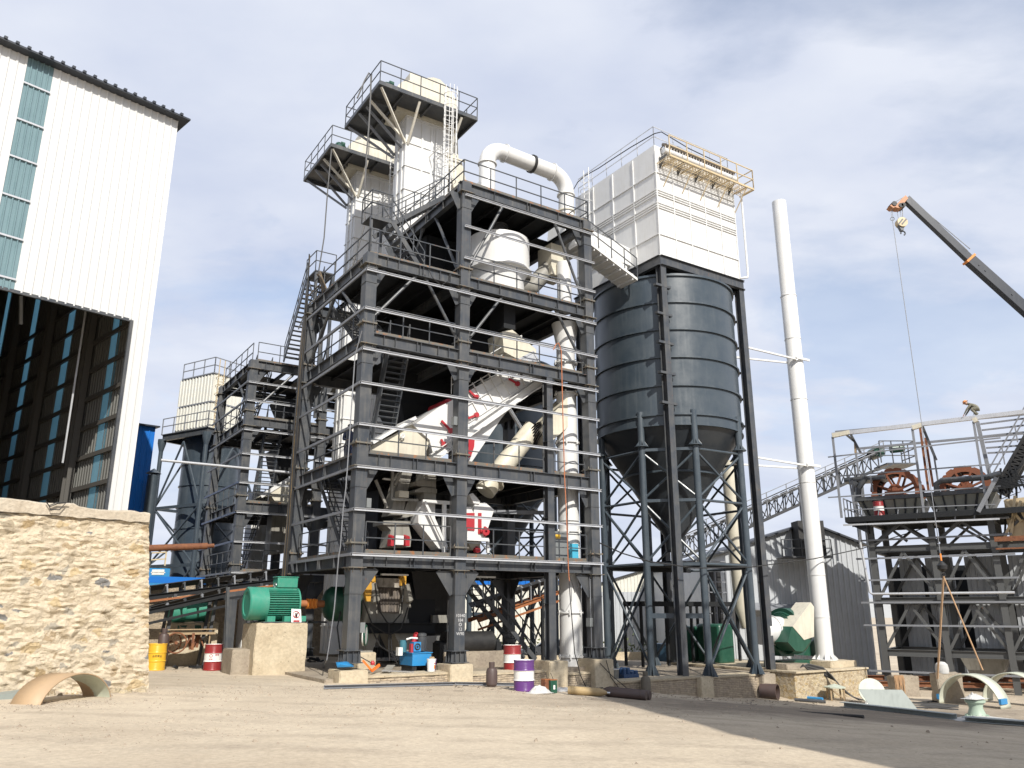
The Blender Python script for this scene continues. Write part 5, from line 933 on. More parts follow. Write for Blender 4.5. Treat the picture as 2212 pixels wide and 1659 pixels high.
# tin can pair, cloths
for (x,y,mt,lb) in ((383,990,RUST,'rusty square tin beside the purple drum'),(458,995,DGREEN,'green square tin with a white patch beside the purple drum')):
    p = P3(*t3(x,y)); t = thing('square_tin', lb, 'tin', (p[0],p[1]+.1,p[2])); m = MB(); m.box((p[0]-.13,p[1],p[2]),(p[0]+.13,p[1]+.24,p[2]+.42)); m.build('body', mt, t, bevel=.01); m = MB(); m.box((p[0]-.135,p[1]-.005,p[2]+.40),(p[0]+.135,p[1]+.245,p[2]+.425)); m.build('rim', RUSTO, t)
    m = MB(); m.bar((p[0]+.05,p[1]+.1,p[2]+.4),(p[0]-.02,p[1]+.15,p[2]+.62),.03,.02); m.build('brush_handle', BLACK, t)
    if mt is DGREEN: m = MB(); m.box((p[0]-.03,p[1]-.008,p[2]+.12),(p[0]+.04,p[1]-.002,p[2]+.25)); m.build('patch', DWHITE, t)
def rag(x, y, s, lb, mat=CLOTHW, f=P3, h=.12):
    p = Vector(f(x,y)); n_ = 9; m = MB(); m.V = [(p.x+s*(i/n_-.5)*1.6, p.y+s*(j/n_-.5), p.z+.02+h*max(0,1-((i/n_-.5)**2+(j/n_-.5)**2)*4)*(.6+.9*abs(noise.noise(Vector((i*.7,j*.9,x)))))) for i in range(n_+1) for j in range(n_+1)]
    m.Fc = [(i*(n_+1)+j,(i+1)*(n_+1)+j,(i+1)*(n_+1)+j+1,i*(n_+1)+j+1) for i in range(n_) for j in range(n_)]
    o = m.build('rag', mat, label=lb, category='rag', smooth=False); o.modifiers.new('s','SOLIDIFY').thickness = .01
rag(*t3(260,1000),.5,'white rag crumpled on the ground right of the purple drum',h=.25); rag(*t3(580,970),.6,'crumpled white sheet between the tins and the tan cylinder',h=.12)
# blue packing crate by the silo footing, grey can, pipe stub
p = F0.v(*t3(1400,770),1.0); m = MB()
for i in range(4):
    for j in range(3): m.lathe((p[0]-.35+i*.22,.7+j*.2,-.48+.1*(i%2)),[(.0,.42-.06*i),(.09,.40-.06*i),(.1,.1),(.1,0)],10)
m.box((p[0]-.45,.6,-.49),(p[0]+.4,1.3,-.3)); m.build('plastic_packing', paint('navy plastic', (.02,.06,.15), .4, scale=4), label='stack of dark blue moulded plastic packing on the plinth right of the tall footing', category='packing')
p = F0.v(*t3(1270,760),.6); t = thing('plastic_jerrycan', 'pale plastic tub beside the dark blue packing', 'tub', (p[0],.6,-.49)); m = MB(); m.lathe((p[0],.75,-.49),[(0,0),(.2,0),(.23,.4),(.2,.44),(0,.44)],20); m.build('tub', GREYB, t); m = MB(); m.torus((p[0],.75,-.07),.235,.015,20,5); m.build('rim', DWHITE, t)
p = F0.v(*t3(750,600),.8); m = MB(); m.lathe((p[0]-.2,.9,.30),[(.3,0),(.3,1.3),(.27,1.3),(.27,0),(.3,0)],28,(.9,-.25,0)); m.build('pipe_offcut', GREYB, label='short grey pipe offcut lying at the foot of the white vertical pipe', category='pipe')
m = MB(); p = Vector(P3(*ca(480,1640))); m.lathe(p+Vector((.1,.35,.33)),[(.3,-.35),(.34,-.35),(.34,.4),(.3,.4),(.3,-.35)],28,(.35,-.9,0)); m.build('pipe_ring', BROWN, label='short rusty pipe ring lying against the shaded silo footing', category='pipe')
# ================================================================ CABLES
def hang(a, b, sag, n=16, wob=0): return [(*[a[i]+(b[i]-a[i])*t/n for i in range(2)], a[2]+(b[2]-a[2])*t/n - sag*4*(t/n)*(1-t/n)) for t in range(n+1)]
def cablething(pts, r, lb, mat=CABLE): m = MB(); m.tube(pts,r,6); return m.build('cable', mat, label=lb, category='cable')
cablething([F0.v(*t1(x,y),5.35) for x,y in ((220,300),(300,110),(345,30),(368,60),(362,300))]+[F0.v(*t1(x,y),5.3) for x,y in ((345,600),(320,900),(300,1300),(300,1660))]+[F0.v(*r1(x,y),5.3) for x,y in ((830,60),)]+[(-.35,6.2,15.6)],.04,'thick grey cable looping over the railing of the nearest elevator and hanging down')
cablething([(2.3,12.3,27.9),(2.2,12.2,25),(2.15,12.1,22),(1.9,12.1,19),(1.4,13,16.8)],.035,'thin cable hanging from the corner of the farther elevator platform against the sky')
BUN = paint('cable bundle brown', (.06,.045,.03), .6, dirt=.9, dirtcol=(.20,.14,.07), scale=2, streak=1)
t = thing('cable_bundle', 'thick bundle of black and brown cables running down the far left column', 'cable bundle', (-.35,6.5,.3))
for k in range(9):
    m = MB(); off = (k%3)*.085-.1; ov = (k//3)*.07; m.tube([(-.34+off*.5,6.62+off,18.2 if k<3 else 15.5+.1*k),(-.33-ov,6.45+off,14),(-.36-ov+.05*sin(k),6.5+off,10),(-.34-ov,6.45+off+.05*cos(k),6),(-.38-ov,6.5+off,1.5)],.028,6); m.build('cable', (BLACK,BUN,CABLE)[k%3], t)
cablething([F0.u(*r1(x,y),-.5) for x,y in ((960,760),(880,1040),(855,1400))]+[F0.u(*r2(x,y),-.5) for x,y in ((830,100),(790,700),(770,960),(740,1200),(705,1659))]+[F0.u(*cf(x,y),-.5) for x,y in ((1350,100),(1300,700),(1260,1000),(1210,1330))]+[P3(*cf(1160,1445))],.022,'long grey rope hanging down the left side of the tower to the yard',GALVD)
ropeo = paint('orange rope', (.45,.16,.07), .8, scale=4)
t = thing('air_hose', 'red brown hose and dark cable hanging in front of the white vertical pipe', 'hose', (9.4,-.45,0))
m = MB(); m.tube([F0.v(*r6(x,y),-.45) for x,y in ((1120,290),(1150,230),(1175,215),(1205,300),(1215,700),(1225,1100),(1240,1650))]+[F0.v(*r8(x,y),-.45) for x,y in ((1035,400),(1050,820),(1058,930))],.022,6); m.build('hose', ropeo, t)
m = MB(); m.tube([F0.v(*r8(x,y),-.45) for x,y in ((1040,100),(1045,600),(1060,1000),(1100,1500))]+[F0.v(*t3(x,y),-.7) for x,y in ((760,580),(800,750),(890,940))]+[(F0.v(*t3(1060,930),-1)[0],-1.2,gz(9.6)+.05)],.02,6); m.build('cable', BLACK, t)
cablething([F0.v(*c7(130,655),-.8)]+[F0.v(*c7(x,y),-.8) for x,y in ((250,710),(400,755),(640,790),(940,785),(1282,740))]+[F0.v(*ca(x,y),-.8) for x,y in ((1430,10),)]+[F0.v(*cc(x,y),-.8) for x,y in ((300,160),(560,80))]+[F0.v(*cbb(x,y),-.8) for x,y in ((1180,1390),(1500,1260),(1900,1110))],.028,'thin dark overhead cable running from the tower past the chimney to the right edge',BLACK)
for k,(pts) in enumerate((((1140,560),(1200,780),(1340,965)),((1060,600),(1210,760),(1470,975)))): cablething([F0.v(*t3(x,y),-.72) for x,y in pts],.016,('thin dark cable draped over the tall footing, upper end by its front edge','thin dark cable draped over the tall footing, curving right')[k],BLACK)
# ================================================================ LEFT: STONE WALL, TERRACE, WAREHOUSE
FS = Fr(-10.16, 23.86, 43.3)
ztop = FS.v(322,1105,0)[2]; zl = FS.v(0,1078,0); sl_ = (zl[2]-ztop)/zl[0]
SW = thing('stone_wall', 'high cream mortared rubble wall with a concrete coping at the left edge', 'stone wall', (0,0,.0), FS)
utop = FS.v(322,1105,0)[0]; m = MB(); nu, nz = 300, 150
def wz(u): return ztop-.32+sl_*u
for i in range(nu+1):
    u = -13.0*(1-i/nu)
    for j in range(nz+1):
        z = -.3+(wz(u)+.3)*j/nz
        n_ = .07*noise.noise(Vector((u*1.5,z*3.6,1)))+.09*abs(noise.noise(Vector((u*2.6,z*7.5,4))))+.035*noise.noise(Vector((u*6,z*13,7)))
        m.V.append((u+utop*max(0,z)/ztop+(.03*noise.noise(Vector((z*4,9,1))) if i == nu else 0),-n_,z))
m.Fc = [(i*(nz+1)+j,(i+1)*(nz+1)+j,(i+1)*(nz+1)+j+1,i*(nz+1)+j+1) for i in range(nu) for j in range(nz)]
k0 = len(m.V)
for j in range(nz+1):
    z = -.3+(wz(0)+.3)*j/nz
    for q in range(5): m.V.append((.05*noise.noise(Vector((q*.9,z*4,2)))+utop*max(0,z)/ztop, q*.28, z))
for j in range(nz):
    for q in range(4): m.Fc.append((k0+j*5+q,k0+j*5+q+1,k0+(j+1)*5+q+1,k0+(j+1)*5+q))
for j in range(nz): m.Fc.append((nu*(nz+1)+j, k0+j*5, k0+(j+1)*5, nu*(nz+1)+j+1))
m.build('rubble_face', STONE, SW)
m = MB(); nn = 90
for i in range(nn+1):
    u = -13+(13+utop)*i/nn; h = .34+.05*noise.noise(Vector((u*1.3,3,0)))+.03*noise.noise(Vector((u*5,3,0))) - (.06 if u > utop-2.0 else 0)
    f_ = -.1+.03*noise.noise(Vector((u*2,1,5)))
    m.V += [(u,f_,wz(u)+.05*noise.noise(Vector((u*3,8,0)))),(u,f_-.01,wz(u)+h-.04),(u,f_+.05,wz(u)+h),(u,1.15,wz(u)+h+.01),(u,1.15,wz(u))]
for i in range(nn):
    for q in range(4): m.Fc.append((i*5+q,(i+1)*5+q,(i+1)*5+q+1,i*5+q+1))
m.Fc += [(0,1,2,3,4),tuple(nn*5+q for q in range(5))]
m.build('coping', COPE, SW)
m = MB(); m.box((-60,1.1,-1),(utop-.2,1.3,ztop-.1)); m.box((-60,1.3,-1),(-2.2,70,ztop-.15)); m.build('terrace', GROUND, F=FS, kind='structure')
cablething([FS.v(*cdd(x,y),-.2) for x,y in ((345,110),(400,85),(455,85),(420,125),(370,130),(340,115),(350,90),(470,80))],.018,'loop of black wire hanging on top of the stone wall coping',BLACK) if False else None
lp = [Vector(FS.v(*cdd(x,y),-.22)) for x,y in ((320,70),(345,108),(400,86),(455,84),(415,128),(350,128),(342,100),(390,80),(480,78))]
m = MB(); m.tube(lp,.016,6); m.build('wire_loop', BLACK, F=FS, label='loop of black wire hanging over the coping of the stone wall', category='wire')
# arch offcut in front
a = G(*cdd(300,1490),FS); b = G(*cdd(790,1430),FS); A = Vector((a[0]-.15,a[1],.22)); B = Vector((b[0],b[1],.22)); c = (A+B)/2; R_ = (B-A).length/2; d = (B-A).normalized(); dep_ = Vector((-d.y,d.x,0)); R_ *= .94
t = thing('curved_sheet', 'brown curved steel sheet standing like an arch in front of the stone wall', 'steel sheet', c, FS)
m = MB(); n_ = 30; vs=[]; L0 = .75
for i in range(n_+1):
    th = pi*i/n_; p = c-d*cos(th)*R_+Vector((0,0,sin(th)*R_*.68-.16)); q = p+dep_*(.78)-d*.05
    vs += [tuple(p),tuple(q)]
m.add(vs,[(i*2,i*2+2,i*2+3,i*2+1) for i in range(n_)]); o = m.build('sheet', ARCH, t); o.modifiers.new('s','SOLIDIFY').thickness = .03
m = MB(); vs=[]
for i in range(n_//2,n_+1):
    th = pi*i/n_; p = c-d*cos(th)*(R_-.035)+Vector((0,0,sin(th)*(R_*.68-.035)-.16)); q = p+dep_*(.76)-d*.04
    vs += [tuple(p),tuple(q)]
k = n_-n_//2; m.add(vs,[(i*2,i*2+2,i*2+3,i*2+1) for i in range(k)]); m.build('inner_lining', PALEG, t)
m = MB(); e = Vector(G(*cdd(60,1450),FS)); m.hexa([e+Vector((-1.2,.1,0)),e+Vector((.7,.0,0)),e+Vector((.7,.5,0)),e+Vector((-1.2,.6,0))],[e+Vector((-1.2,.1,.04)),e+Vector((.7,.0,.2)),e+Vector((.7,.5,.2)),e+Vector((-1.2,.6,.06))]); m.build('bent_sheet', GPLATE, F=FS, label='bent grey sheet lying flat at the foot of the stone wall', category='steel sheet')
# warehouse
az_ = math.atan((270-1106)/1793-.0)
FWh = Fr(-14.9, 30.6, 43.3)
p_tr = FWh.v(385,262,0); xs_ = p_tr[0]
def wv(x,y,v=0): return FWh.v(x,y,v)
zT = lambda u: p_tr[2]+(wv(0,97)[2]-p_tr[2])*(u-p_tr[0])/(wv(0,97)[0]-p_tr[0])
uR = p_tr[0]; uJ = wv(283,692)[0]; zO = wv(283,692)[2]; uL = wv(0,97)[0]-14
WH = thing('warehouse', 'large white ribbed metal warehouse with an open front and teal skylight stripe, top left', 'warehouse', (uR,0,ztop-.15), FWh)
def corrug(m, u0, u1, z0f, z1f, v=0, pitch=.30, dp=.035, F=None, flip=1):
    """trapezoid ribbed sheet in the u-z plane"""
    pr = [(0,0),(.62,0),(.72,1),(.9,1),(1.0,0)]; u = u0; pts = []
    while u < u1-1e-6:
        for a,b in pr[:-1]: 
            if u+a*pitch <= u1: pts.append((u+a*pitch, -b*dp*flip))
        u += pitch
    pts.append((u1,0)); o = len(m.V)
    for (x,y) in pts: m.V.append((x,v+y,z0f(x))); m.V.append((x,v+y,z1f(x)))
    for i in range(len(pts)-1): m.Fc.append((o+2*i,o+2*i+2,o+2*i+3,o+2*i+1))
uT0 = wv(60,130)[0]; uT1 = wv(117,150)[0]
zO2 = lambda u: zO
m = MB(); corrug(m,uJ,uR,lambda u:ztop-.2,zT); corrug(m,uT1,uJ,zO2,zT); corrug(m,uL,uT0,lambda u: zO if u > uL+11.5 else ztop-.2,zT); m.build('front_siding', SIDING, WH)
m = MB(); [m.box((uT1,-.045,zO+h_),(uR-.02,-.036,zO+h_+.02)) for h_ in (3.4,7.2)]; m.build('sheet_lap', SIDING, WH) if False else None
m = MB(); corrug(m,uT0,uT1,zO2,zT,.01,.2,.05); m.build('skylight_stripe', TEAL, WH)
for k in range(6): z = zO+ (zT(uT0)-zO)*(k+.25)/6; m = MB(); m.box((uT0,-.07,z),(uT1,-.04,z+.07)); m.build('stripe_batten', GALV, WH)
m = MB(); m.hexa([(uL,-.45,zT(uL)),(uR+.35,-.45,zT(uR)),(uR+.35,60,zT(uR)),(uL,60,zT(uL))],[(uL,-.45,zT(uL)+.08),(uR+.35,-.45,zT(uR)+.08),(uR+.35,60,zT(uR)+.08),(uL,60,zT(uL)+.08)])
u = uL
while u < uR: m.box((u,-.5,zT(u)+.06),(u+.12,60,zT(u)+.16)); u += .4
m.build('roof', ROOFT, WH)
# side walls seen through the opening
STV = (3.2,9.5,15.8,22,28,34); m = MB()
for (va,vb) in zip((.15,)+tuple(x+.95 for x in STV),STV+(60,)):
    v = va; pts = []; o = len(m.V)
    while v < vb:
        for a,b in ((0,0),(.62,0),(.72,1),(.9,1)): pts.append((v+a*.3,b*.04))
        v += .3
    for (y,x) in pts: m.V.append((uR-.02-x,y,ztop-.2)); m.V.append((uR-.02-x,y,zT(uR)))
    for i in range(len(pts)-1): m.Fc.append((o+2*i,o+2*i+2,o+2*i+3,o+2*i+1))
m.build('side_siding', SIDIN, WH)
SIDEW = [x for x in WH.children if x.name.startswith('side_siding')]
for v in STV:
    m = MB(); m.box((uR-.05,v-.05,ztop-.2),(uR-.04,v+1.0,zT(uR))); m.build('light_strip', SKYL, WH)
m = MB()
for v in (.45,6.2,12.4,18.6,24.8,31,37): m.ib((uR-.3,v,ztop-.2),(uR-.3,v,zT(uR)),.28,.5,.03,.02,(0,1,0)); m.ib((uL,v,ztop-.2),(uL,v,zT(uL)),.28,.5,.03,.02,(0,1,0)); m.ib((uL,v,zT(uL)-.5),(uR-.1,v,zT(uR)-.5),.3,.7)
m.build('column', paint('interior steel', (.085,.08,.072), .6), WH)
m = MB()
for k in range(9): z = ztop+.9+k*1.35; m.chan((uR-.14,.2,z),(uR-.14,58,z),.1,.18)
m.build('wall_rail', paint('interior steel', (.085,.08,.072), .6), WH)
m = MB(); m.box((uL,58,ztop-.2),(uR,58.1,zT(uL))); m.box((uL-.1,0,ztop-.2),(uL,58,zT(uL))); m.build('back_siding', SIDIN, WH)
m = MB(); m.bar((uJ+.02,.0,ztop-.2),(uJ+.02,.0,zO),.12,.12); m.bar((uL,.02,zO),(uJ,.02,zO),.1,.12); m.build('opening_trim', STEEL, WH)
m = MB(); a = wv(188,650,3); b = wv(135,1000,3); m.bar(a,(b[0],3,b[2]),.06,.06); m.build('hanging_pipe', GALV, WH)
m = MB(); m.bar(FWh.v(45,700,6),FWh.v(45,640,6),.12,.12); m.build('lamp_bracket', GALV, WH)
# blue building behind
FB = Fr(-14.9-15*.7278,30.6+15*.686,43.3); p = FB.v(336,924,0); q = FB.v(293,918,0)
BB = thing('blue_shed', 'bright blue ribbed metal shed behind the stone wall', 'shed', (p[0],0,0), FB)
m = MB(); corrug(m,p[0]-4,p[0],lambda u:0,lambda u:p[2]+(q[2]-p[2])*(u-p[0])/(q[0]-p[0]),0,.34,.04); m.box((p[0]-4,.05,0),(p[0]-.02,9,p[2]-.1)); m.build('siding', BLUES, BB)
m = MB(); zf = lambda u: p[2]+(q[2]-p[2])*(u-p[0])/(q[0]-p[0])
m.hexa([(p[0]-4,-.3,zf(p[0]-4)),(p[0]+.15,-.3,zf(p[0])),(p[0]+.15,9,zf(p[0])),(p[0]-4,9,zf(p[0]-4))],[(p[0]-4,-.3,zf(p[0]-4)+.08),(p[0]+.15,-.3,zf(p[0])+.08),(p[0]+.15,9,zf(p[0])+.08),(p[0]-4,9,zf(p[0]-4)+.08)]); m.build('roof', ROOFT, BB)
m = MB(); a = FB.v(*c5(60,1310),-1); b = FB.v(*c5(88,1060),-1); m.cyl((a[0],-1,0),(a[0],-1,b[2]),.3,16); m.lathe((a[0],-1,b[2]+.1),[(.42,0),(0,.3)],16); m.cyl((a[0],-1,b[2]),(a[0],-1,b[2]+.15),.1,8); m.build('stove_pipe', SILO, F=FB, label='slim grey flue pipe with a conical cap beside the blue shed', category='flue pipe')
m = MB(); a = F0.v(*s2(-420,130),16.0); b = F0.v(*s2(1180,285),16.0); m.cyl(a,b,.07,12); m.build('long_pipe', GALV, label='long thin silvery pipe running from the white warehouse to the left tower', category='pipe')
m = MB(); m.cyl(F0.v(*ce(0,150),15.5),F0.v(*ce(660,125),15.5),.16,16); m.cyl(F0.v(*ce(660,125),15.5),F0.v(*ce(725,120),15.5),.1,16); m.build('rusty_pipe', RUST, label='long rusty red pipe running level behind the stone wall', category='pipe')
# ================================================================ SECOND SILO (far left)
sv2 = 0.
FL2 = Fr(-21.2,54.3,31.5)
q5 = lambda x,y,v=sv2: FL2.v(*c5(x,y),v)
S2 = thing('silo', 'smaller dark silo with a white ribbed filter box and railings, far left background', 'silo', (0,2,0), FL2)
zd = q5(150,790)[2]; 
ru = q5(465,760)[0]; lu_ = q5(155,800)  # right front post and left one
# left post lies deeper along v
cu = ru; 
def onu_(x,y,u): return FL2.u(*c5(x,y),u)
lp_ = onu_(155,800,cu); vv1 = lp_[1]; dS = vv1-sv2; zdk = q5(465,760)[2]
cx_,cy_ = cu+dS/2, sv2+dS/2; r2_ = dS*.40
m = MB(); m.lathe((cx_,cy_,0),[(0,zdk),(r2_,zdk),(r2_,4.3),(r2_+.15,4.3),(r2_+.15,4.1),(r2_*.55,1.6),(r2_*.5,0)],48); m.build('shell', SILO, S2)
for k in range(6):
    z = zdk-.4-k*1.5; m = MB(); m.lathe((cx_,cy_,0),[(r2_,z),(r2_+.07,z),(r2_+.07,z-.08),(r2_,z-.08)],48); m.build('ring', SILO, S2)
cor = [(cu,sv2),(cu,sv2+dS),(cu+dS,sv2+dS),(cu+dS,sv2)]
for (u,v) in cor:
    m = MB(); m.cyl((u,v,0),(u,v,zdk-.3),.15,14); m.lathe((u,v,0),[(.15,zdk-.9),(.3,zdk-.3),(.3,zdk),(0,zdk)],10); m.build('post', SILO, S2)
for i in range(4):
    a = cor[i]; b = cor[(i+1)%4]
    for z in (zdk-5.0,zdk-9.0): m = MB(); m.bar((*a,z),(*b,z),.14,.2); m.build('tie', SILO, S2)
    mid = ((a[0]+b[0])/2,(a[1]+b[1])/2); m = MB()
    m.tube([(*a,zdk-5),(*mid,zdk-.4)],.07,8); m.tube([(*b,zdk-5),(*mid,zdk-.4)],.07,8); m.tube([(*a,zdk-9),(*b,zdk-5)],.07,8); m.tube([(*b,zdk-9),(*a,zdk-5)],.07,8); m.tube([(*a,.3),(*b,zdk-9)],.07,8); m.tube([(*b,.3),(*a,zdk-9)],.07,8); m.build('cross_brace', SILO, S2)
m = MB(); e_ = .35
for i in range(4): a = cor[i]; b = cor[(i+1)%4]; m.ib((*a,zdk+.1),(*b,zdk+.1),.2,.45)
m.box((cor[0][0]-.1,cor[0][1]-.1,zdk+.33),(cor[2][0]+.1,cor[2][1]+.1,zdk+.36)); m.build('deck', STEEL, S2)
m = MB(); cr_ = [(cu-.1,sv2+dS,zdk+.35),(cu-.1,sv2-.1,zdk+.35),(cu+dS,sv2-.1,zdk+.35)]; rail(m,cr_,1.15,1.2,.03); m.build('railing', GALVD, S2)
bx0 = cu+.6; bz1 = FL2.u(*c5(545,345),bx0)[2]; bv0 = sv2+.7; bv1 = bv0+dS-1.4
m = MB(); zb = zdk+.36; zm = (zb+bz1)/2
for (z0,z1) in ((zb,zm-.05),(zm+.05,bz1)):
    v = bv0; pts = []
    while v < bv1: pts += [(v,0),(v+.16,0),(v+.2,.05),(v+.3,.05)]; v += .34
    pts.append((bv1,0)); o = len(m.V)
    for (y,x) in pts: m.V.append((bx0-x,y,z0)); m.V.append((bx0-x,y,z1))
    for i in range(len(pts)-1): m.Fc.append((o+2*i,o+2*i+2,o+2*i+3,o+2*i+1))
    corrug(m,bx0,bx0+2.6,lambda u:z0,lambda u:z1,bv0,.34,.05)
m.box((bx0+.02,bv0+.02,zb),(bx0+2.6,bv1,bz1)); m.build('filter_box', SIDCR, S2)
m = MB(); m.box((bx0-.06,bv0-.06,zm-.05),(bx0+2.6,bv1,zm+.05)); m.box((bx0-.08,bv0-.08,bz1),(bx0+2.6,bv1,bz1+.08)); m.build('band', GALVD, S2)
m = MB(); rail(m,[(bx0,bv1,bz1+.08),(bx0,bv0,bz1+.08),(bx0+2.6,bv0,bz1+.08)],1.15,1.2,.03); m.build('roof_railing', GALVD, S2)
m = MB()
for u in (bx0+.25,bx0+.7): m.bar((u,bv0-.2,zb),(u,bv0-.2,bz1+1.1),.05,.05)
for k in range(int((bz1-zb)/.3)): m.bar((bx0+.25,bv0-.2,zb+k*.3),(bx0+.7,bv0-.2,zb+k*.3),.03,.03)
for k in range(int((bz1-zb-1)/.6)): m.torus((bx0+.48,bv0-.25,zb+1.5+k*.6),.36,.02,12,5)
m.build('ladder', YELR, S2)
# ================================================================ LEFT BELT CONVEYOR
vc_ = 8.6
def cvy(name, lb, top, bot, vv, w=1.0, n=9, mats=(BLACK,RUSTO)):
    A,B = [Vector(F0.v(*p,vv)) for p in top]; C_,D_ = [Vector(F0.v(*p,vv)) for p in bot]; t = thing(name, lb, 'belt conveyor', tuple(C_)); d = (B-A)
    m = MB(); sec = [(0,0),(.22,-.16),(.5,-.2),(.78,-.16),(1.0,0)]; vs=[]
    for p in (A,B): vs += [(p.x,p.y+s*w,p.z+h) for s,h in sec]+[(p.x,p.y+s*w,p.z+h-.03) for s,h in sec[::-1]]
    m.add(vs,[(i,(i+1)%10,10+(i+1)%10,10+i) for i in range(10)]); m.build('belt', mats[0], t)
    m = MB(); m.chan(C_,D_,.1,.2,.02); m.chan(C_+Vector((0,w,0)),D_+Vector((0,w,0)),.1,.2,.02); m.bar(C_-Vector((0,0,.45)),D_-Vector((0,0,.45)),.08,.1); m.build('side_rail', mats[1], t)
    for k in range(n):
        f = (k+.5)/n; p = A+d*f; q = C_+(D_-C_)*f; m = MB(); m.cyl(p+Vector((0,.05,-.06)),p+Vector((0,.35,-.24)),.07,10); m.cyl(p+Vector((0,.35,-.26)),p+Vector((0,.68,-.26)),.07,10); m.cyl(p+Vector((0,.68,-.24)),p+Vector((0,.98,-.06)),.07,10)
        m.bar(q+Vector((0,0,.1)),p+Vector((0,.02,-.04)),.06,.06); m.bar(q+Vector((0,w,.1)),p+Vector((0,w,-.04)),.06,.06); m.bar(q+Vector((0,0,.12)),q+Vector((0,w,.12)),.06,.06); m.build('roller_set', GALVD if k%2 else STEEL, t)
    return t,A,B,C_,D_
t,A,B,C_,D_ = cvy('belt_conveyor','long inclined belt conveyor with rusty rails rising from the stone wall to the tower',(ce(0,525),cf(760,235)),(ce(0,640),cf(760,385)),vc_,1.0,9,(BLACK,STEELD))
m = MB(); m.bar(C_+Vector((0,-.08,-.16)),D_+Vector((0,-.08,-.16)),.05,.08); m.build('rusty_angle', RUSTO, t)
m = MB()
for f in (.22,.5,.8):
    p = C_+(D_-C_)*f; m.bar(p,(p.x-.3,p.y,gz(p.x)),.12,.12); m.bar(p+Vector((0,1,0)),(p.x-.3,p.y+1,gz(p.x)),.12,.12); m.bar((p.x-.2,p.y,1.2),(p.x-.2,p.y+1,1.2),.08,.08)
m.build('trestle_leg', STEEL, t)
cvy('belt_conveyor','lower dark belt conveyor running under the upper one behind the yellow drum',(ce(0,745),ce(860,520)),(ce(0,790),ce(860,600)),vc_-.8,.9,5,(BLACK,STEELD))
m = MB(); a = F0.v(*ce(835,1290),6.2); b = F0.v(*ce(862,530),a[1]); m.chan((a[0],a[1],a[2]),(b[0],a[1],b[2]),.1,.2,.015,(0,1,0)); m.build('steel_post', STEEL, label='slim grey channel post standing between the dark red drum and the motor block', category='post')
MO2 = thing('electric_motor', 'second green motor in the shade under the left conveyors', 'electric motor', F0.v(*ce(450,850),10.5))
a = Vector(F0.v(*ce(280,760),10.5)); b = Vector(F0.v(*ce(650,750),10.5)); 
m = MB(); m.lathe(a,[(0,0),(.55,.03),(.58,.6),(.5,.62),(.5,(b-a).length-.1),(.58,(b-a).length-.05),(.3,(b-a).length),(0,(b-a).length)],28,(b-a).normalized()); m.build('housing', GREEN, MO2)
m = MB(); m.box((a.x+.3,9.9,a.z-.75),(b.x,11.1,a.z-.6)); m.box((a.x+1.4,10.2,a.z+.5),(a.x+2.0,10.8,a.z+.8)); m.build('foot', DGREEN, MO2)
a = F0.v(*ce(310,880),10.0); b = F0.v(*ce(680,1190),10.0); bump_block('motor_foundation',(a[0],9.9,-.3),(a[0]+1.9,11.2,a[2]),CONC,'wide concrete block under the conveyors behind the cart','foundation')
m = MB(); a = F0.v(*ce(60,520),22); b = F0.v(*ce(500,520),22); m.box((a[0]-6,25.2,-1),(b[0]+13,25.5,a[2]+.2)); m.build('brick_wall', BRICKM, label='old brick wall in the background behind the left conveyors', category='brick wall')
m = MB(); a = F0.v(*ce(-60,450),21.5); b = F0.v(*ce(640,470),21.5); m.bar(a,b,.3,.35); m.build('blue_beam', BLUES, label='long blue roof edge running behind the left conveyor', category='beam')
t = thing('blue_container', 'bright blue container with white marks seen between the silo posts behind the stone wall', 'container', F0.v(*ce(60,420),24)); a = F0.v(*ce(40,340),24); b = F0.v(*ce(285,425),24); m = MB(); m.box((a[0]-4,24,b[2]-.6),(b[0],26.4,a[2])); m.build('body', BLUE, t)
m = MB(); 
for k in range(5): p = F0.v(*ce(110+k*24,408),23.98); m.box((p[0],23.97,p[2]),(p[0]+.14,23.99,p[2]+.3)); m.box((p[0]-.05,23.97,p[2]+.1),(p[0]+.2,23.99,p[2]+.16))
m.build('white_marking', DWHITE, t)
m = MB(); rail(m,[F0.v(*ce(90,330),25),F0.v(*ce(240,320),25)],.8,1.0,.04); m.build('yellow_railing', YELR, label='yellow railing on top of the blue container', category='railing')
# cart and bottle under conveyor
p = F0.v(*ce(340,1190),7.9); t = thing('hand_cart', 'rusty two wheeled cart loaded with scrap under the conveyors', 'cart', (p[0],p[1],p[2]))
A = Vector((p[0],p[1],p[2]+.42))
for k,(du,dv) in enumerate(((0,0),(.0,1.0))):
    c = A+Vector((du,dv,0)); m = MB(); m.torus(c,.38,.03,24,6,(.15,1,0))
    for s in range(12): an = s*pi/6; m.bar(c,c+Vector((cos(an)*.37,0,sin(an)*.37)),.01,.01)
    m.cyl(c+Vector((0,-.06,0)),c+Vector((0,.06,0)),.06,10); m.build('wheel', RUST, t)
m = MB(); m.box(A+Vector((-.5,.1,.3)),A+Vector((1.5,.9,.38))); m.bar(A,A+Vector((0,1,0)),.05,.05); m.bar(A+Vector((-.5,.1,.5)),A+Vector((1.5,.1,.5)),.04,.04); m.bar(A+Vector((1.3,.2,.3)),A+Vector((1.3,.2,-.42)),.05,.05); m.build('frame', TIMBER, t)
m = MB()
for k in range(9): x = .5+R.random()*.9; y = .1+R.random()*.7; m.bar(A+Vector((x,y,.36)),A+Vector((x+R.uniform(-.3,.3),y,-.3+R.random()*.3)),.1,.05)
m.build('scrap', RUST, t)
p = F0.v(*ce(225,1090),7.8); bottle((p[0],7.8,.35),'tall brown gas bottle behind the yellow drum',BROWN,.2,1.1)
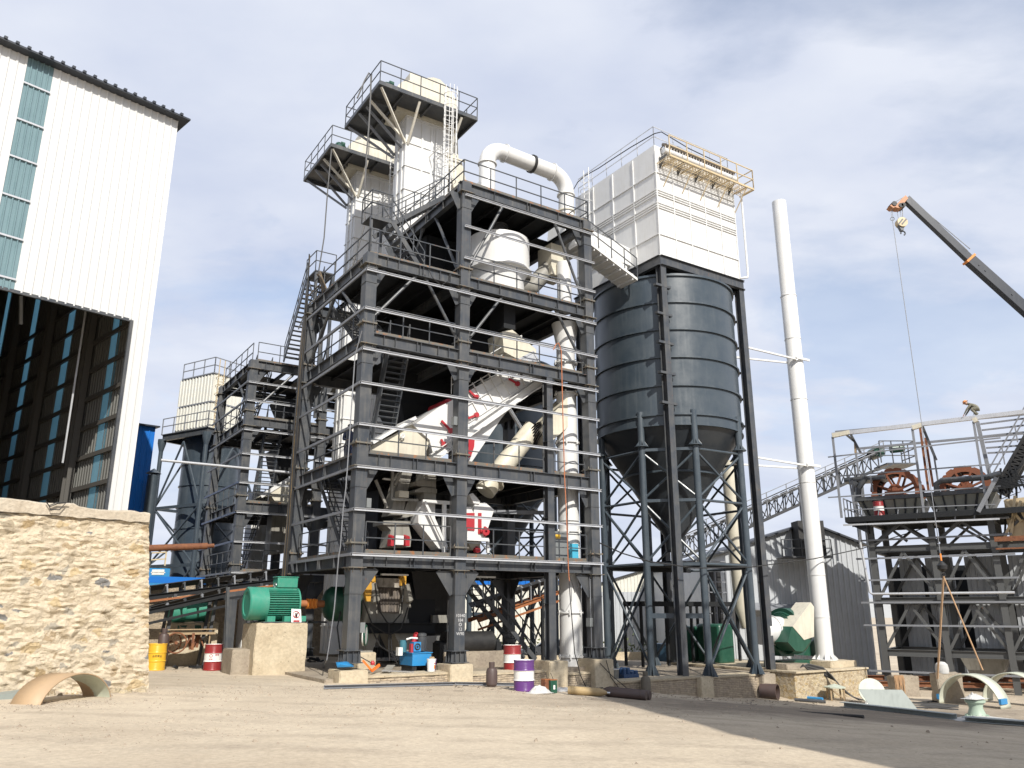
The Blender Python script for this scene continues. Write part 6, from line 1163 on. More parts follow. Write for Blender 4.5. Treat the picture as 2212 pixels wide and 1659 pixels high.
# ================================================================ CHIMNEY, FAN
cu2,cv2 = 25.45,0.0
CHM = thing('chimney', 'tall slim white steel chimney right of the silo', 'chimney', (cu2,cv2,-.08))
zt_ = F0.v(1690,440,cv2)[2]; zj = F0.v(1700,640,cv2)[2]
m = MB(); m.lathe((cu2,cv2,0),[(.43,-.08),(.43,zj),(.405,zj+.05),(.405,zt_),(.37,zt_),(.37,zt_-1)],36); m.build('stack', WHITE, CHM)
m = MB(); m.lathe((cu2,cv2,0),[(.42,-.07),(.62,-.07),(.62,-.02),(.42,-.02)],36)
for k in range(10): a = k*pi/5; m.prism([(cu2+.42*cos(a),cv2+.42*sin(a),-.02),(cu2+.66*cos(a),cv2+.66*sin(a),-.02),(cu2+.42*cos(a),cv2+.42*sin(a),.22)],(.012*sin(a),.012*cos(a),0))
for z in (4.1,8.9,zj,2.0,13.5,17): m.lathe((cu2,cv2,0),[(.42,z-.02),(.45,z-.02),(.45,z+.02),(.42,z+.02)],36)
m.build('collar', WHITE, CHM)
for (za,zb_) in ((F0.v(1735,785,0)[2],F0.v(1612,750,0)[2]),(F0.v(1750,1010,0)[2],F0.v(1635,988,0)[2])):
    m = MB(); m.bar((D1,.0,zb_),(cu2-.3,-.3,za),.09,.09); m.bar((D1,1.5,za-.0),(cu2-.3,.3,za-.05),.09,.09); m.bar((cu2-.55,-.5,za),(cu2+.5,-.55,za+.0),.08,.12); m.build('stay', WHITE, CHM)
FAN = thing('blower_fan', 'dark green centrifugal fan blowing into the white chimney', 'fan', (23.3,.6,-.12))
fv = .3; q_ = F0.v(*ca(560,890),fv+.2); fc = Vector((q_[0],fv+.2,q_[2])); n_ = 40
m = MB(); rr_ = [.98+.2*i/n_ for i in range(n_+1)]; m.prism([(fc.x,fc.y+rr_[i]*cos(radians(-60)+2*pi*i/n_),fc.z+rr_[i]*sin(radians(-60)+2*pi*i/n_)) for i in range(n_)],(.85,0,0)); m.lathe((fc.x-.02,fc.y,fc.z),[(.0,-.05),(.85,-.05),(.9,0),(.9,.05)],32,(1,0,0)); m.build('volute', DGREEN, FAN)
a = FP(ca,[(650,905),(672,850),(870,1000),(790,1120),(710,1115),(625,1020)],fv-1.0); m = MB(); m.prism(a,(0,.9,0)); m.build('outlet_neck', DGREEN, FAN)
a = FP(ca,[(675,850),(870,590),(905,640),(905,960),(800,995)],fv-1.02); m = MB(); m.prism(a,(0,.9,0)); m.build('outlet_duct', CREAM, FAN)
m = MB(); m.box((fc.x-.6,fc.y-.3,-.4),(fc.x+1.7,fc.y+.8,-.05)); m.prism(FP(ca,[(790,1160),(930,1170),(920,980),(880,1010)],.6),(0,.5,0)); m.prism(FP(ca,[(480,1060),(560,960),(700,1110),(690,1170),(560,1170)],fv),(0,.7,0)); m.build('pedestal', DGREEN, FAN)
m = MB(); pR = fc+Vector((-.12,0,0)); m.cyl(pR+Vector((-1.5,0,0)),pR,.66,32); m.lathe(pR+Vector((-.7,0,0)),[(.66,-.03),(.72,-.03),(.72,.03),(.66,.03)],32,(1,0,0)); m.build('inlet_pipe', WHITE, FAN)
m = MB(); d = Vector((1,0,0))
for k in (-.1,.03): m.lathe(pR+d*k,[(.66,0),(.82,0),(.82,.05),(.66,.05)],28,d)
for k in range(16): a = k*pi/8; m.bar(pR+Vector((-.04,.76*cos(a),.76*sin(a))),pR+Vector((.2,.76*cos(a),.76*sin(a))),.04,.04)
m.build('inlet_flange', DGREEN, FAN)
t = thing('bent_duct', 'cream pipe with a bend standing behind the silo legs', 'duct', (24,6,0)); V6 = 5.2
m = MB(); m.tube([F0.v(*c7(820,215),V6),F0.v(*c7(850,560),V6),F0.v(*c7(895,1000),V6),F0.v(*c7(915,1110),V6)],[.42,.42,.44,.2],24); m.build('pipe', CREAM, t)
t = thing('green_cabinet', 'green rounded machine housing under the silo', 'machine', (20,7,0)); a = F0.v(*c9(1690,740),4.5); b = F0.v(*c9(1900,1200),4.5); m = MB(); m.box((a[0],4.5,-.45),(b[0],6.2,a[2])); m.build('housing', DGREEN, t, bevel=.15); a = F0.v(*c9(1300,770),6.5); m = MB(); m.box((a[0],6.5,-.45),(a[0]+2.0,8.0,a[2])); m.build('drive_housing', DGREEN, t, bevel=.1)
m = MB(); a = F0.v(*c9(1530,940),7); m.box((a[0],7,-.45),(a[0]+1.6,8.5,a[2]))
for k in range(9): m.box((a[0]-.03,6.96,-.4+k*.2),(a[0]+1.63,7,-.32+k*.2))
m.build('pallet_stack', paint('blue plastic', (.03,.15,.35), .5), label='stack of blue plastic trays under the silo', category='trays')
m = MB(); a = F0.v(*c9(1070,980),8); m.box((a[0],8,-.45),(a[0]+1.8,9.5,a[2]))
for k in range(8): m.box((a[0]-.03,7.96,-.4+k*.22),(a[0]+1.83,8,-.32+k*.22))
m.build('pallet_stack', paint('grey blue plastic', (.06,.13,.20), .5), label='grey blue stack of plastic sheets behind the silo post', category='trays')
m = MB(); a = F0.v(*c9(770,500),5.5); b = F0.v(*c9(1900,530),5.5); m.bar(a,(b[0],5.5,a[2]),.2,.25); m.bar((a[0],6.8,a[2]),(b[0],6.8,a[2]),.2,.25)
for k in range(5): u = a[0]+(b[0]-a[0])*k/4; m.bar((u,5.5,-.45),(u,5.5,a[2]),.12,.12); m.bar((u,6.8,-.45),(u,6.8,a[2]),.12,.12)
m.build('service_platform', STEELD, label='low dark steel platform standing behind the silo legs', category='platform')
t = thing('scaffold_stair', 'dark ladder scaffold behind the silo legs', 'scaffold', (22,9,0)); m = MB(); a = F0.v(*c9(1510,100),8.5); b = F0.v(*c9(1770,100),8.5)
for u in (a[0],(a[0]+b[0])/2,b[0]): m.bar((u,8.5,-.5),(u,8.5,a[2]),.1,.1)
for k in range(10): m.bar((a[0],8.5,.3+k*.62),(b[0],8.5,.3+k*.62),.05,.06)
m.build('frame', GALVD, t); m = MB(); m.box(((a[0]+b[0])/2,8.9,.2),(b[0],9.0,a[2])); m.build('dark_panel', BLACK, t)
# cable coil draped over the foundation
t = thing('cable_coil', 'heap of black cables draped over the rubble foundation in front of the chimney', 'cable heap', (24,-1.8,-.3))
for k in range(9):
    pts = [F0.v(*ca(760+k*3,1290-k*4),-1.2), F0.v(*ca(840,1250+k*9),-1.2), F0.v(*ca(1000,1290+k*10),-1.4), F0.v(*ca(1090+k*6,1370+k*8),-1.75), F0.v(*ca(1170+k*10,1470+k*12),-2.2), F0.v(*ca(1290+k*12,1590+k*6),-2.9), F0.v(*ca(1400+k*8,1640),-3.2)]
    m = MB(); m.tube(pts,.026,6); m.build('cable', (BLACK,CABLE)[k%3==0], t)
# ================================================================ RIGHT: SHED, GALLERY CONVEYOR
def shed(lb, X0, X1, Y, zE0, zA, XA, zE1, mat, z0=-2.6, depth=30, nm='shed', pitch=.35):
    t = thing(nm, lb, 'shed', ((X0+X1)/2,Y,z0), FW)
    zf = lambda x: zE0+(zA-zE0)*(x-X0)/(XA-X0) if x < XA else zA+(zE1-zA)*(x-XA)/(X1-XA)
    m = MB(); corrug(m,X0,XA,lambda u:z0,zf,Y,pitch,.05); corrug(m,XA,X1,lambda u:z0,zf,Y,pitch,.05); m.V += [(X0,Y,z0),(X0,Y+depth,z0),(X0,Y+depth,zE0),(X0,Y,zE0),(X1,Y,z0),(X1,Y+depth,z0),(X1,Y+depth,zE1),(X1,Y,zE1)]; k = len(m.V)-8; m.Fc += [(k,k+1,k+2,k+3),(k+4,k+5,k+6,k+7)]; m.build('siding', mat, t)
    m = MB(); m.hexa([(X0-.3,Y-.35,zE0-.1),(XA,Y-.35,zA),(XA,Y+depth,zA),(X0-.3,Y+depth,zE0-.1)],[(X0-.3,Y-.35,zE0+.02),(XA,Y-.35,zA+.12),(XA,Y+depth,zA+.12),(X0-.3,Y+depth,zE0+.02)]); m.hexa([(XA,Y-.35,zA),(X1+.3,Y-.35,zE1-.1),(X1+.3,Y+depth,zE1-.1),(XA,Y+depth,zA)],[(XA,Y-.35,zA+.12),(X1+.3,Y-.35,zE1+.02),(X1+.3,Y+depth,zE1+.02),(XA,Y+depth,zA+.12)]); m.build('roof', ROOFT, t); return t
Ys = 54.; pL_ = FW.v(1645,1163,Ys); pA_ = FW.v(1745,1131,Ys); pR_ = FW.v(1868,1190,Ys)
x1_ = FW.v(1859,1167,Ys)[0]
SH = shed('grey ribbed metal shed with a low gable behind the green fan and chimney', pL_[0]-2.5, x1_, Ys, pL_[2]-.9, pA_[2], pA_[0], pR_[2]+.4, SIDGR)
m = MB(); a = FW.v(*ca(430,650),Ys-1.2); b = FW.v(*ca(820,680),Ys-1.2); m.hexa([(a[0]-2,Ys-1.4,a[2]-.1),(b[0],Ys-1.4,b[2]-.1),(b[0],Ys,b[2]+.3),(a[0]-2,Ys,a[2]+.3)],[(a[0]-2,Ys-1.4,a[2]),(b[0],Ys-1.4,b[2]),(b[0],Ys,b[2]+.4),(a[0]-2,Ys,a[2]+.4)]); m.build('canopy', GALVD, SH)
t = thing('wall_box', 'dark cage platform with a round motor fixed high on the grey shed behind the chimney', 'machine cage', FW.v(*c8(215,770),Ys-1.2), FW)
a = FW.v(*c8(185,640),Ys-1.5); b = FW.v(*c8(345,790),Ys-1.5); m = MB(); m.box((a[0]+.6,Ys-1.4,b[2]),(b[0],Ys-.1,a[2]+.0)); m.build('motor_box', BLACK, t); m = MB(); rail(m,[(a[0]-.6,Ys-1.5,b[2]),(b[0]+.3,Ys-1.5,b[2])],1.1,.7,.03); m.bar((a[0]-.6,Ys-1.5,b[2]),(b[0]+.3,Ys-1.5,b[2]),.1,.1); m.box((a[0]-.6,Ys-1.5,b[2]-.05),(b[0]+.3,Ys-.1,b[2])); m.build('cage', STEEL, t)
Yg = 58.
def gp(x,y,Y=Yg): return Vector(FW.v(x,y,Y))
GC = thing('conveyor_gallery', 'long lattice truss belt conveyor rising to the right above the sheds', 'belt conveyor', gp(1600,1150), FW)
ax0 = gp(1480,1165); ax1 = gp(1895,978); tr = Vector((0,0,0)); d = ax1-ax0; n_ = 24; H_ = 1.15; Wg = 1.3
m = MB()
for y in (0,Wg):
    o = Vector((0,y,0)); m.bar(ax0+o,ax1+o,.12,.12); m.bar(ax0+o-Vector((0,0,H_)),ax1+o-Vector((0,0,H_)),.14,.14)
    for k in range(n_+1):
        p = ax0+d*k/n_+o; m.bar(p,p-Vector((0,0,H_)),.07,.07)
        if k < n_: m.bar(p if k%2 else p-Vector((0,0,H_)), (ax0+d*(k+1)/n_+o)-(Vector((0,0,H_)) if k%2 else Vector((0,0,0))),.06,.06)
m.build('truss', paint('gallery steel', (.035,.038,.042), .55, dirtcol=(.06,.055,.05)), GC)
m = MB(); m.hexa([ax0+Vector((0,0,.28)),ax1+Vector((0,0,.28)),ax1+Vector((0,Wg,.28)),ax0+Vector((0,Wg,.28))],[ax0+Vector((0,.1,.36)),ax1+Vector((0,.1,.36)),ax1+Vector((0,Wg-.1,.36)),ax0+Vector((0,Wg-.1,.36))]); m.build('belt', paint('dusty belt', (.10,.09,.075), .85), GC)
m = MB(); m.hexa([ax0+Vector((0,-.02,-H_-.12)),ax1+Vector((0,-.02,-H_-.12)),ax1+Vector((0,Wg,-H_-.12)),ax0+Vector((0,Wg,-H_-.12))],[ax0+Vector((0,-.02,-H_+.02)),ax1+Vector((0,-.02,-H_+.02)),ax1+Vector((0,Wg,-H_+.02)),ax0+Vector((0,Wg,-H_+.02))]); m.build('bottom_tray', GALVD, GC)
m = MB(); rail(m,[ax0+Vector((0,-.5,-.35)),ax1+Vector((.3,-.5,-.35))],1.1,1.6,.03); m.build('railing', GALVD, GC)
m = MB()
for k in range(22): p = ax0+d*(k+.5)/22; m.cyl(p+Vector((0,.1,.1)),p+Vector((0,Wg-.1,.1)),.11,8)
m.build('roller', BLACK, GC)
m = MB(); p = ax1+Vector((.2,0,.1)); m.cyl(p,p+Vector((0,Wg,0)),.42,20); m.cyl(p+Vector((.7,-.3,.1)),p+Vector((1.6,-.3,.2)),.3,16); m.build('head_drum', DGREEN, GC)
m = MB(); m.box((ax1.x+.2,Yg-.9,ax1.z-1.0),(ax1.x+2.4,Yg+Wg,ax1.z-.9)); m.bar((ax1.x-.6,Yg-.9,ax1.z-1.5),(ax1.x+.6,Yg-.9,ax1.z-1.0),.1,.1); q_ = [(ax1.x-.2,Yg-.9,ax1.z-.9),(ax1.x+2.4,Yg-.9,ax1.z-.9),(ax1.x+2.4,Yg+Wg,ax1.z-.9)]; rail(m,q_,1.6,.9,.035,2); m.build('head_platform', STEEL, GC)
for f in (.3,.62,.9):
    p = ax0+d*f-Vector((0,0,H_)); m = MB(); m.bar(p,(p.x,Yg,-2.5),.2,.2); m.bar(p+Vector((0,Wg,0)),(p.x,Yg+Wg,-2.5),.2,.2); m.build('trestle', STEEL, GC)
# ================================================================ WASHING TOWER
F2 = Fr(20.86, 47.07, 125.)
g2 = -1.85
def w2(f,x,y,v=0.): return F2.v(*f(x,y),v)
WT = thing('washing_tower', 'dark open steel frame building on the right carrying two wheel sand washers', 'steel frame', (3,2,g2), F2)
ub = [w2(cc,350,1250)[0], w2(cc,835,1330)[0], w2(cc,1310,1330)[0]]; ub.append(ub[2]+(ub[2]-ub[1])); 
zL = [w2(cc,300,955)[2], w2(cc,280,575)[2], w2(cc,220,200)[2], w2(cbb,160,1390)[2]]
GS = paint('washing tower steel', (.085,.087,.086), .5, rust=.12, dirt=.5)
DPT = 4.2
for i,u in enumerate(ub):
    for v in (0,DPT): m = MB(); m.ib((u,v,g2),(u,v,zL[3]),.32,.34,.03,.02,(0,1,0)); m.build('column', GS, WT)
for z in zL:
    for v in (0,DPT):
        m = MB(); m.ib((ub[0],v,z-.2),(ub[3],v,z-.2),.2,.36); m.build('beam', GS, WT)
    for u in ub: m = MB(); m.ib((u,0,z-.2),(u,DPT,z-.2),.2,.36); m.build('beam', GS, WT)
lev = [g2]+zL
for i in range(3):
    a,b = ub[i],ub[i+1]; mid = (a+b)/2
    for j in (1,2,3):
        z0,z1 = lev[j],lev[j+1]
        for v in (0,DPT): m = MB(); m.bar((a+.1,v,z0),(mid,v,z1-.4),.16,.14); m.bar((b-.1,v,z0),(mid,v,z1-.4),.16,.14); m.build('brace', GS, WT)
for (x,y) in ((205,44),(230,155),(230,290),(250,450),(270,615),(300,783),(320,1122)):
    z = w2(cc,x,y,-.25)[2]; m = MB(); m.bar((ub[0]-.9,-.28,z),(ub[2]+.9 if z>zL[1] else ub[3],-.28,z),.08,.1); m.build('girt', GALVD, WT)
m = MB(); z = w2(cc,230,552,-.5)[2]; m.tube([w2(cc,125,130,-.5),w2(cc,205,540,-.5),(w2(cc,225,552,-.5)[0],-.5,z),(ub[2]+.6,-.5,z)],.07,10); m.build('drain_pipe', GALV, WT)
m = MB(); m.box((ub[0]-1.1,-1.0,zL[3]+.0),(ub[3],DPT+.4,zL[3]+.05)); m.bar((ub[0]-1.1,-1.0,zL[3]-.1),(ub[3],-1.0,zL[3]-.1),.14,.3); m.prism([(ub[0]-1.1,-1,zL[3]-.25),(ub[0],-1,zL[3]-.25),(ub[0],-1,zL[3]-.9)],(0,1,0)); m.build('deck', STEELD, WT)
m = MB(); rail(m,[(ub[0]-1.1,DPT,zL[3]+.05),(ub[0]-1.1,-.9,zL[3]+.05)],1.1,.8,.03); rail(m,[(ub[0]-1,-.98,zL[3]+.05),(ub[3],-.98,zL[3]+.05)],.0001,3,.01,0); m.build('railing', GALVD, WT)
m = MB(); v=0
for (a_,b_) in ((ub[0]+.5,ub[0]+(ub[1]-ub[0])*.55),(ub[0]+(ub[1]-ub[0])*.62,ub[1]+.3),(ub[1]+.9,ub[2]-.3),(ub[2]+.2,ub[3]+4)): m = MB(); corrug(m,a_,b_,lambda u:g2+.0,lambda u:zL[2]-.5,DPT+.4,.3,.04); m.build('back_siding', SIDGR, WT)
m = MB(); m.box((ub[0]-.4,DPT+2.4,g2),(ub[3]+6,DPT+2.6,zL[2]-.9)); m.build('rear_wall', STEELD, WT)
m = MB(); p = [w2(cc,860,1000,.6),w2(cc,1240,1010,.6),w2(cc,1180,1180,.9),w2(cc,960,1170,.9)]; m.prism(p,(0,2.0,0)); m.build('hopper', GREYB, WT)
# roof scaffold frame
m_ = []
def sb(a,b,w=.1,mt=GALVD,nm='frame_bar',va=-.9,vb=None,f=cbb):
    vb = va if vb is None else vb; m = MB(); m.bar(w2(f,*a,va),w2(f,*b,vb),w,w); return m.build(nm, mt, SF)
SF = thing('roof_frame', 'unfinished open steel roof frame above the two washer wheels', 'steel frame', (3,-.9,zL[3]), F2)
z3 = zL[3]+.05
for (x,y,x2) in ((45,570,140),(830,490,955),(1432,420,1580)):
    p = w2(cbb,x,y,-.9); m = MB(); m.bar((p[0],-.9,z3),p,.12,.12); m.build('frame_post', GALVD, SF)
for (x,y) in ((300,690),(0,0)): 
    if x: p = w2(cbb,270,690,4.6); m = MB(); m.bar((p[0],4.6,z3),p,.12,.12); m.build('frame_post', GALVD, SF)
sb((40,550),(1930,325),.22,GALV,'roof_beam'); sb((70,520),(1930,350),.1,GALVD,'roof_beam',-.4); sb((260,690),(1930,535),.13,GALVD,'roof_beam',4.6)
for y0,y1,vv_ in ((770,560,-.9),(965,835,-.9),(1168,1055,-.9)): sb((0,y0),(1700,y1+ (20 if y0==770 else 0)),.07,GALVD,'frame_bar',vv_)
sb((150,1440),(1690,1378),.09,GALV,'frame_bar',-1.1)
for (x0,y0,x1,y1) in ((45,560,215,525),(830,482,925,455),(1428,415,1470,395)): sb((x0,y0),(x1,y1),.24,CREAM,'cap_plate')
sb((905,475),(990,1100),.12,RED if False else RUST,'raking_prop',.5); sb((960,580),(1035,1060),.12,RUST,'raking_prop',.8); sb((925,455),(1065,800),.14,STEEL,'raking_prop',-.4); sb((1045,770),(1085,1020),.09,GALVD,'frame_post',.8); sb((1470,420),(1590,940),.2,GALVD,'frame_post',1.0); sb((215,530),(325,735),.13,STEEL,'raking_prop',-.4); sb((180,550),(265,620),.13,STEEL,'raking_prop',-.4); sb((265,620),(270,730),.1,TIMBER,'frame_post',-.4)
for k,y in enumerate((445,505,565,625,680,730)): sb((1500+k*14,y),(1930,y-55+k*7),.09,GALVD,'side_rail',1.2)
sb((1660,970),(1480,1310),.2,GALVD,'raking_prop',-1.1); 
for (x0,y0,x1,y1) in ((205,960,350,1380),(235,1000,270,1380),(415,950,440,1110)): sb((x0,y0),(x1 if x0>230 else 275,y1),.08,GALVD,'frame_post',-.3)
for k in range(7):
    x = 300+k*190; sb((x,1390-k*2),(x+12,1290-k*2),.05,GALVD,'guard_post',-.95)
sb((150,1290),(1650,1235),.05,GALVD,'guard_rail',-.95)
for (x0,y0,x1,y1) in ((1600,1120,1900,860),(1700,1180,1700,880),(1780,1180,1790,820),(1640,1060,1930,1040),(1660,980,1930,960),(1860,1300,1850,860),(1740,1560,1760,1180),(1580,1330,1640,1580)): sb((x0,y0),(x1,y1),.1,STEELD,'frame_bar',.4)
for (x0,y0,x1,y1) in ((440,1640,700,1400),(520,1400,780,1600),(1060,1600,1330,1390),(1180,1390,1560,1600)): sb((x0,y0),(x1,y1),.14,GS,'deck_strut',.3)
# tanks and wheels
for k,(pl,ctr,lb) in enumerate((([(290,1205),(925,1165),(880,1335),(370,1365)],(690,1120),'left rusty bucket wheel sand washer in its pale grey tank'),([(960,1160),(1660,1110),(1570,1300),(1040,1330)],(1372,1100),'right rusty bucket wheel sand washer in its pale grey tank'))):
    t = thing('sand_washer', lb, 'sand washer', w2(cbb,*ctr,1.2), F2)
    fr = [w2(cbb,x,y,.0) for x,y in pl]; m = MB(); m.hexa([(fr[3][0],.5,fr[3][2]),(fr[2][0],.5,fr[2][2]),(fr[2][0],2.9,fr[2][2]),(fr[3][0],2.9,fr[3][2])],[(fr[0][0],-.1,fr[0][2]),(fr[1][0],-.1,fr[1][2]),(fr[1][0],3.3,fr[1][2]),(fr[0][0],3.3,fr[0][2])]); m.build('tank', PALEG if False else paint('tank grey', (.42,.42,.37), .5, dirt=.6), t)
    m = MB(); 
    for q in range(6): f = (q+.5)/6; a = lerp(fr[3],fr[2],f); b = lerp(fr[0],fr[1],f); m.bar((a[0],.42,a[2]),(b[0],-.16,b[2]),.08,.1)
    m.bar((fr[0][0]-.1,-.2,fr[0][2]+.08),(fr[1][0]+.1,-.2,fr[1][2]+.08),.25,.22); m.build('tank_stiffener', STEEL, t)
    c = Vector(w2(cbb,*ctr,1.3)); e = Vector(w2(cbb,ctr[0]-20,ctr[1]-228,1.3)); RR = (e-c).length; c.y = 1.3
    rim = MB(); inn = MB(); sp_ = MB(); n_ = 16
    for yy in (.55,2.0):
        vs=[]; K = 96
        for i in range(K):
            th = 2*pi*i/K; notch = (i % 6) in (0,); ro = RR*(.93 if notch else 1.0); vs += [(c.x+ro*cos(th),yy,c.z+ro*sin(th)),(c.x+RR*.74*cos(th),yy,c.z+RR*.74*sin(th)),(c.x+ro*cos(th),yy+.06,c.z+ro*sin(th)),(c.x+RR*.74*cos(th),yy+.06,c.z+RR*.74*sin(th))]
        fs=[]
        for i in range(K): a=4*i; b=4*((i+1)%K); fs += [(a,b,b+1,a+1),(a+2,a+3,b+3,b+2),(a,a+2,b+2,b),(a+1,b+1,b+3,a+3)]
        rim.add(vs,fs)
    rim.build('rim', RUST if False else paint('washer rust', (.22,.07,.03), .8, rust=.4, dirt=.6, scale=2), t)
    for i in range(n_):
        th = 2*pi*i/n_; a = Vector((cos(th),0,sin(th))); b = Vector((cos(th+.22),0,sin(th+.22))); inn.hexa([c+a*RR*.97+Vector((0,-.7,0)),c+b*RR*.78+Vector((0,-.7,0)),c+b*RR*.78+Vector((0,.7,0)),c+a*RR*.97+Vector((0,.7,0))],[c+a*RR*.95+Vector((0,-.7,0)),c+b*RR*.76+Vector((0,-.7,0)),c+b*RR*.76+Vector((0,.7,0)),c+a*RR*.95+Vector((0,.7,0))])
    for h in range(5): inn.torus(c+Vector((0,-.5+h*.25,0)),RR*.8,.03,40,4,(0,1,0))
    inn.build('bucket', paint('dark rust', (.05,.03,.022), .8, rust=.4), t)
    for i in range(8): th = pi/8+2*pi*i/8; a = Vector((cos(th),0,sin(th))); [(lambda m: (m.bar(c+Vector((0,s_,0)),c+a*RR*.78+Vector((0,s_,0)),.1,.22,(0,1,0)), m.build('spoke', MATS['washer rust'], t)))(MB()) for s_ in (-.72,.72)]
    m = MB(); m.cyl(c+Vector((0,-1.0,0)),c+Vector((0,1.0,0)),.22,18); m.cyl(c+Vector((0,-.8,0)),c+Vector((0,-.7,0)),.42,20); m.build('hub', MATS['washer rust'], t)
    m = MB(); m.box((c.x-.5,-.05,fr[0][2]+.1),(c.x+.5,.25,c.z-.05)); m.build('bearing_block', MATS['washer rust'], t)
m = MB(); a = w2(cbb,1070,1080,-.3); m.tube([(a[0],-.3,a[2]-.3),(a[0],-.3,a[2]+.25),(a[0]+.3,-.3,a[2]+.42),w2(cbb,1560,970,-.3),w2(cbb,1700,930,-.3)],.16,14); m.build('feed_pipe', STEEL, F=F2, label='dark bent feed pipe across the right washer wheel', category='pipe')
m = MB(); a = w2(cbb,375,900,.2); m.tube([w2(cbb,380,960,.2),w2(cbb,330,1030,.2),w2(cbb,300,1080,.2),w2(cbb,300,1180,.2)],.17,14); m.box((a[0]-1.3,.1,a[2]-.6),(a[0]+1.0,1.6,a[2]-.35)); m.bar((a[0]-.9,.3,a[2]-.5),w2(cbb,290,1050,.3),.5,.3); m.build('feed_chute', STEEL, F=F2, label='dark feed chute and pipe at the left end of the left washer wheel', category='chute')
p = w2(cbb,510,1370,-.6); drum((p[0],-.6,zL[3]+.05),'dark red and white drum standing up on the washing tower deck',DRED,DWHITE,.82,.28,F=F2)
# right edge machines
t = thing('ladder_conveyor', 'steep black lattice conveyor leaving the picture at the right edge', 'belt conveyor', w2(cbb,1700,1000,1.5), F2)
m = MB(); a0 = Vector(w2(cbb,1640,1080,1.0)); a1 = Vector(w2(cbb,2020,420,1.0)); 
for v in (0,1.4):
    for h in (0,.9):
        o = Vector((.5*h,v,-.35*h)); m.bar(a0+o,a1+o,.16,.16)
    for k in range(16):
        p = a0+(a1-a0)*k/16+Vector((0,v,0)); q = a0+(a1-a0)*(k+1)/16+Vector((.45,v,-.32)); m.bar(p,q,.09,.09); m.bar(p,p+Vector((.45,0,-.32)),.08,.08)
m.build('truss', BLACK, t); m = MB(); m.hexa([a0+Vector((.1,.1,-.1)),a1+Vector((.1,.1,-.1)),a1+Vector((.1,1.3,-.1)),a0+Vector((.1,1.3,-.1))],[a0+Vector((.4,.1,-.35)),a1+Vector((.4,.1,-.35)),a1+Vector((.4,1.3,-.35)),a0+Vector((.4,1.3,-.35))]); m.build('belt', BLACK, t)
m = MB(); rail(m,[a0+Vector((-.1,-.1,.1)),a1+Vector((-.1,-.1,.1))],1.0,1.3,.035); m.build('railing', GALVD, t)
t = thing('yellow_machine', 'yellow steel machine frame at the right edge beside the washer', 'machine', w2(cbb,1800,1560,.0), F2)
m = MB(); p = [w2(cbb,*q,.0) for q in ((1730,1190),(2050,1150),(2050,1330),(1960,1560),(1790,1560),(1760,1400))]; m.prism(p,(0,.8,0)); m.build('frame_plate', YELR, t)
m = MB()
for (x0,y0,x1,y1) in ((1740,1200,1900,1400),(1900,1200,1740,1560),(1730,1290,2050,1280),(1840,1150,1800,1600),(1900,1300,2050,1530)): m.bar(w2(cbb,x0,y0,-.2),w2(cbb,x1,y1,-.2),.13,.13)
m.build('lattice', YELR, t); m = MB(); z=w2(cbb,1640,1580,-.6)[2]; a=w2(cbb,1640,1590,-.6)[0]; m.bar((a,-.6,z),(a+8,-.6,z),.2,.25); m.bar((a,-.65,z-.5),(a+8,-.65,z-.5),.08,.08); m.build('rusty_beam', RUST, t)
m = MB()
for k in range(7): 
    p = w2(cbb,1650+k*30,1010-k*25,.2); q = w2(cbb,1700+k*40,1150-k*10,.2); m.bar(p,q,.07,.07); p = w2(cbb,1660,1000+k*14,.1); m.bar(p,w2(cbb,1950,950+k*16,.1),.06,.06)
m.build('strut_cluster', STEELD, t)
# ================================================================ CRANE
FC = Fr(0,37.0,90)
def kp(x,y,v=0): return Vector(FC.v(*cr(x,y),v))
CRN = thing('mobile_crane_boom', 'dark telescopic crane boom with an orange head reaching in from the right', 'crane', (40,0,0), FC)
top = kp(420,195); mid = kp(1165,905); far = kp(1818,1490); d = (far-mid).normalized(); end = far+d*26
m = MB(); m.bar(top,mid+d*.3,.30,.36,(0,0,1)); m.build('inner_boom', paint('crane boom paint', (.018,.023,.034), .45, dirt=.3, dirtcol=(.03,.035,.045)), CRN)
m = MB(); m.bar(mid,end,.38,.50,(0,0,1)); [m.bar(mid+d*k+Vector((0,-.2,.0)),mid+d*(k+.08)+Vector((0,-.2,.0)),.03,.08) for k in (.5,.9,2.6)]; m.build('outer_boom', MATS['crane boom paint'], CRN)
m = MB(); m.bar(mid-d*.03,mid+d*.08,.44,.6); m.build('collar', ORANGE, CRN)
m = MB(); P_ = [kp(*q,-.22) for q in ((420,150),(450,185),(385,265),(380,300),(330,300),(300,290),(270,298),(235,270),(262,255),(310,262),(375,190))]; m.prism(P_,(0,.44,0)); m.build('boom_head', paint('orange crane head', (.42,.17,.06), .5, rust=.3), CRN)
m = MB(); 
for q in ((262,275,.13),(340,295,.12),(370,290,.12)): c = kp(q[0],q[1]); m.cyl(c+Vector((0,-.26,0)),c+Vector((0,.26,0)),q[2],14)
m.build('sheave', BLACK, CRN)
m = MB(); m.bar(kp(450,170,-.1),mid+Vector((.1,-.1,.5)),.03,.03); m.bar(kp(450,170,.1),mid+Vector((.1,.1,.5)),.03,.03); m.bar(kp(260,250),kp(410,165),.03,.03); m.build('luffing_rope', GALVD, CRN)
bl = kp(368,480); m = MB(); m.bar(kp(312,300),kp(338,450),.022,.022); m.bar(kp(378,300),kp(388,440),.03,.03); m.bar(kp(350,310),kp(375,450),.018,.018); m.build('hoist_rope', GALVD, CRN)
m = MB(); m.cyl(bl+Vector((0,-.16,0)),bl+Vector((0,.16,0)),.42*.62,24); m.build('block_sheave', YELR, CRN); m = MB()
for s in (-.1,.08): m.bar(bl+Vector((s-.15,-.165,-.15)),bl+Vector((s+.12,-.165,.15)),.07,.02,(0,1,0))
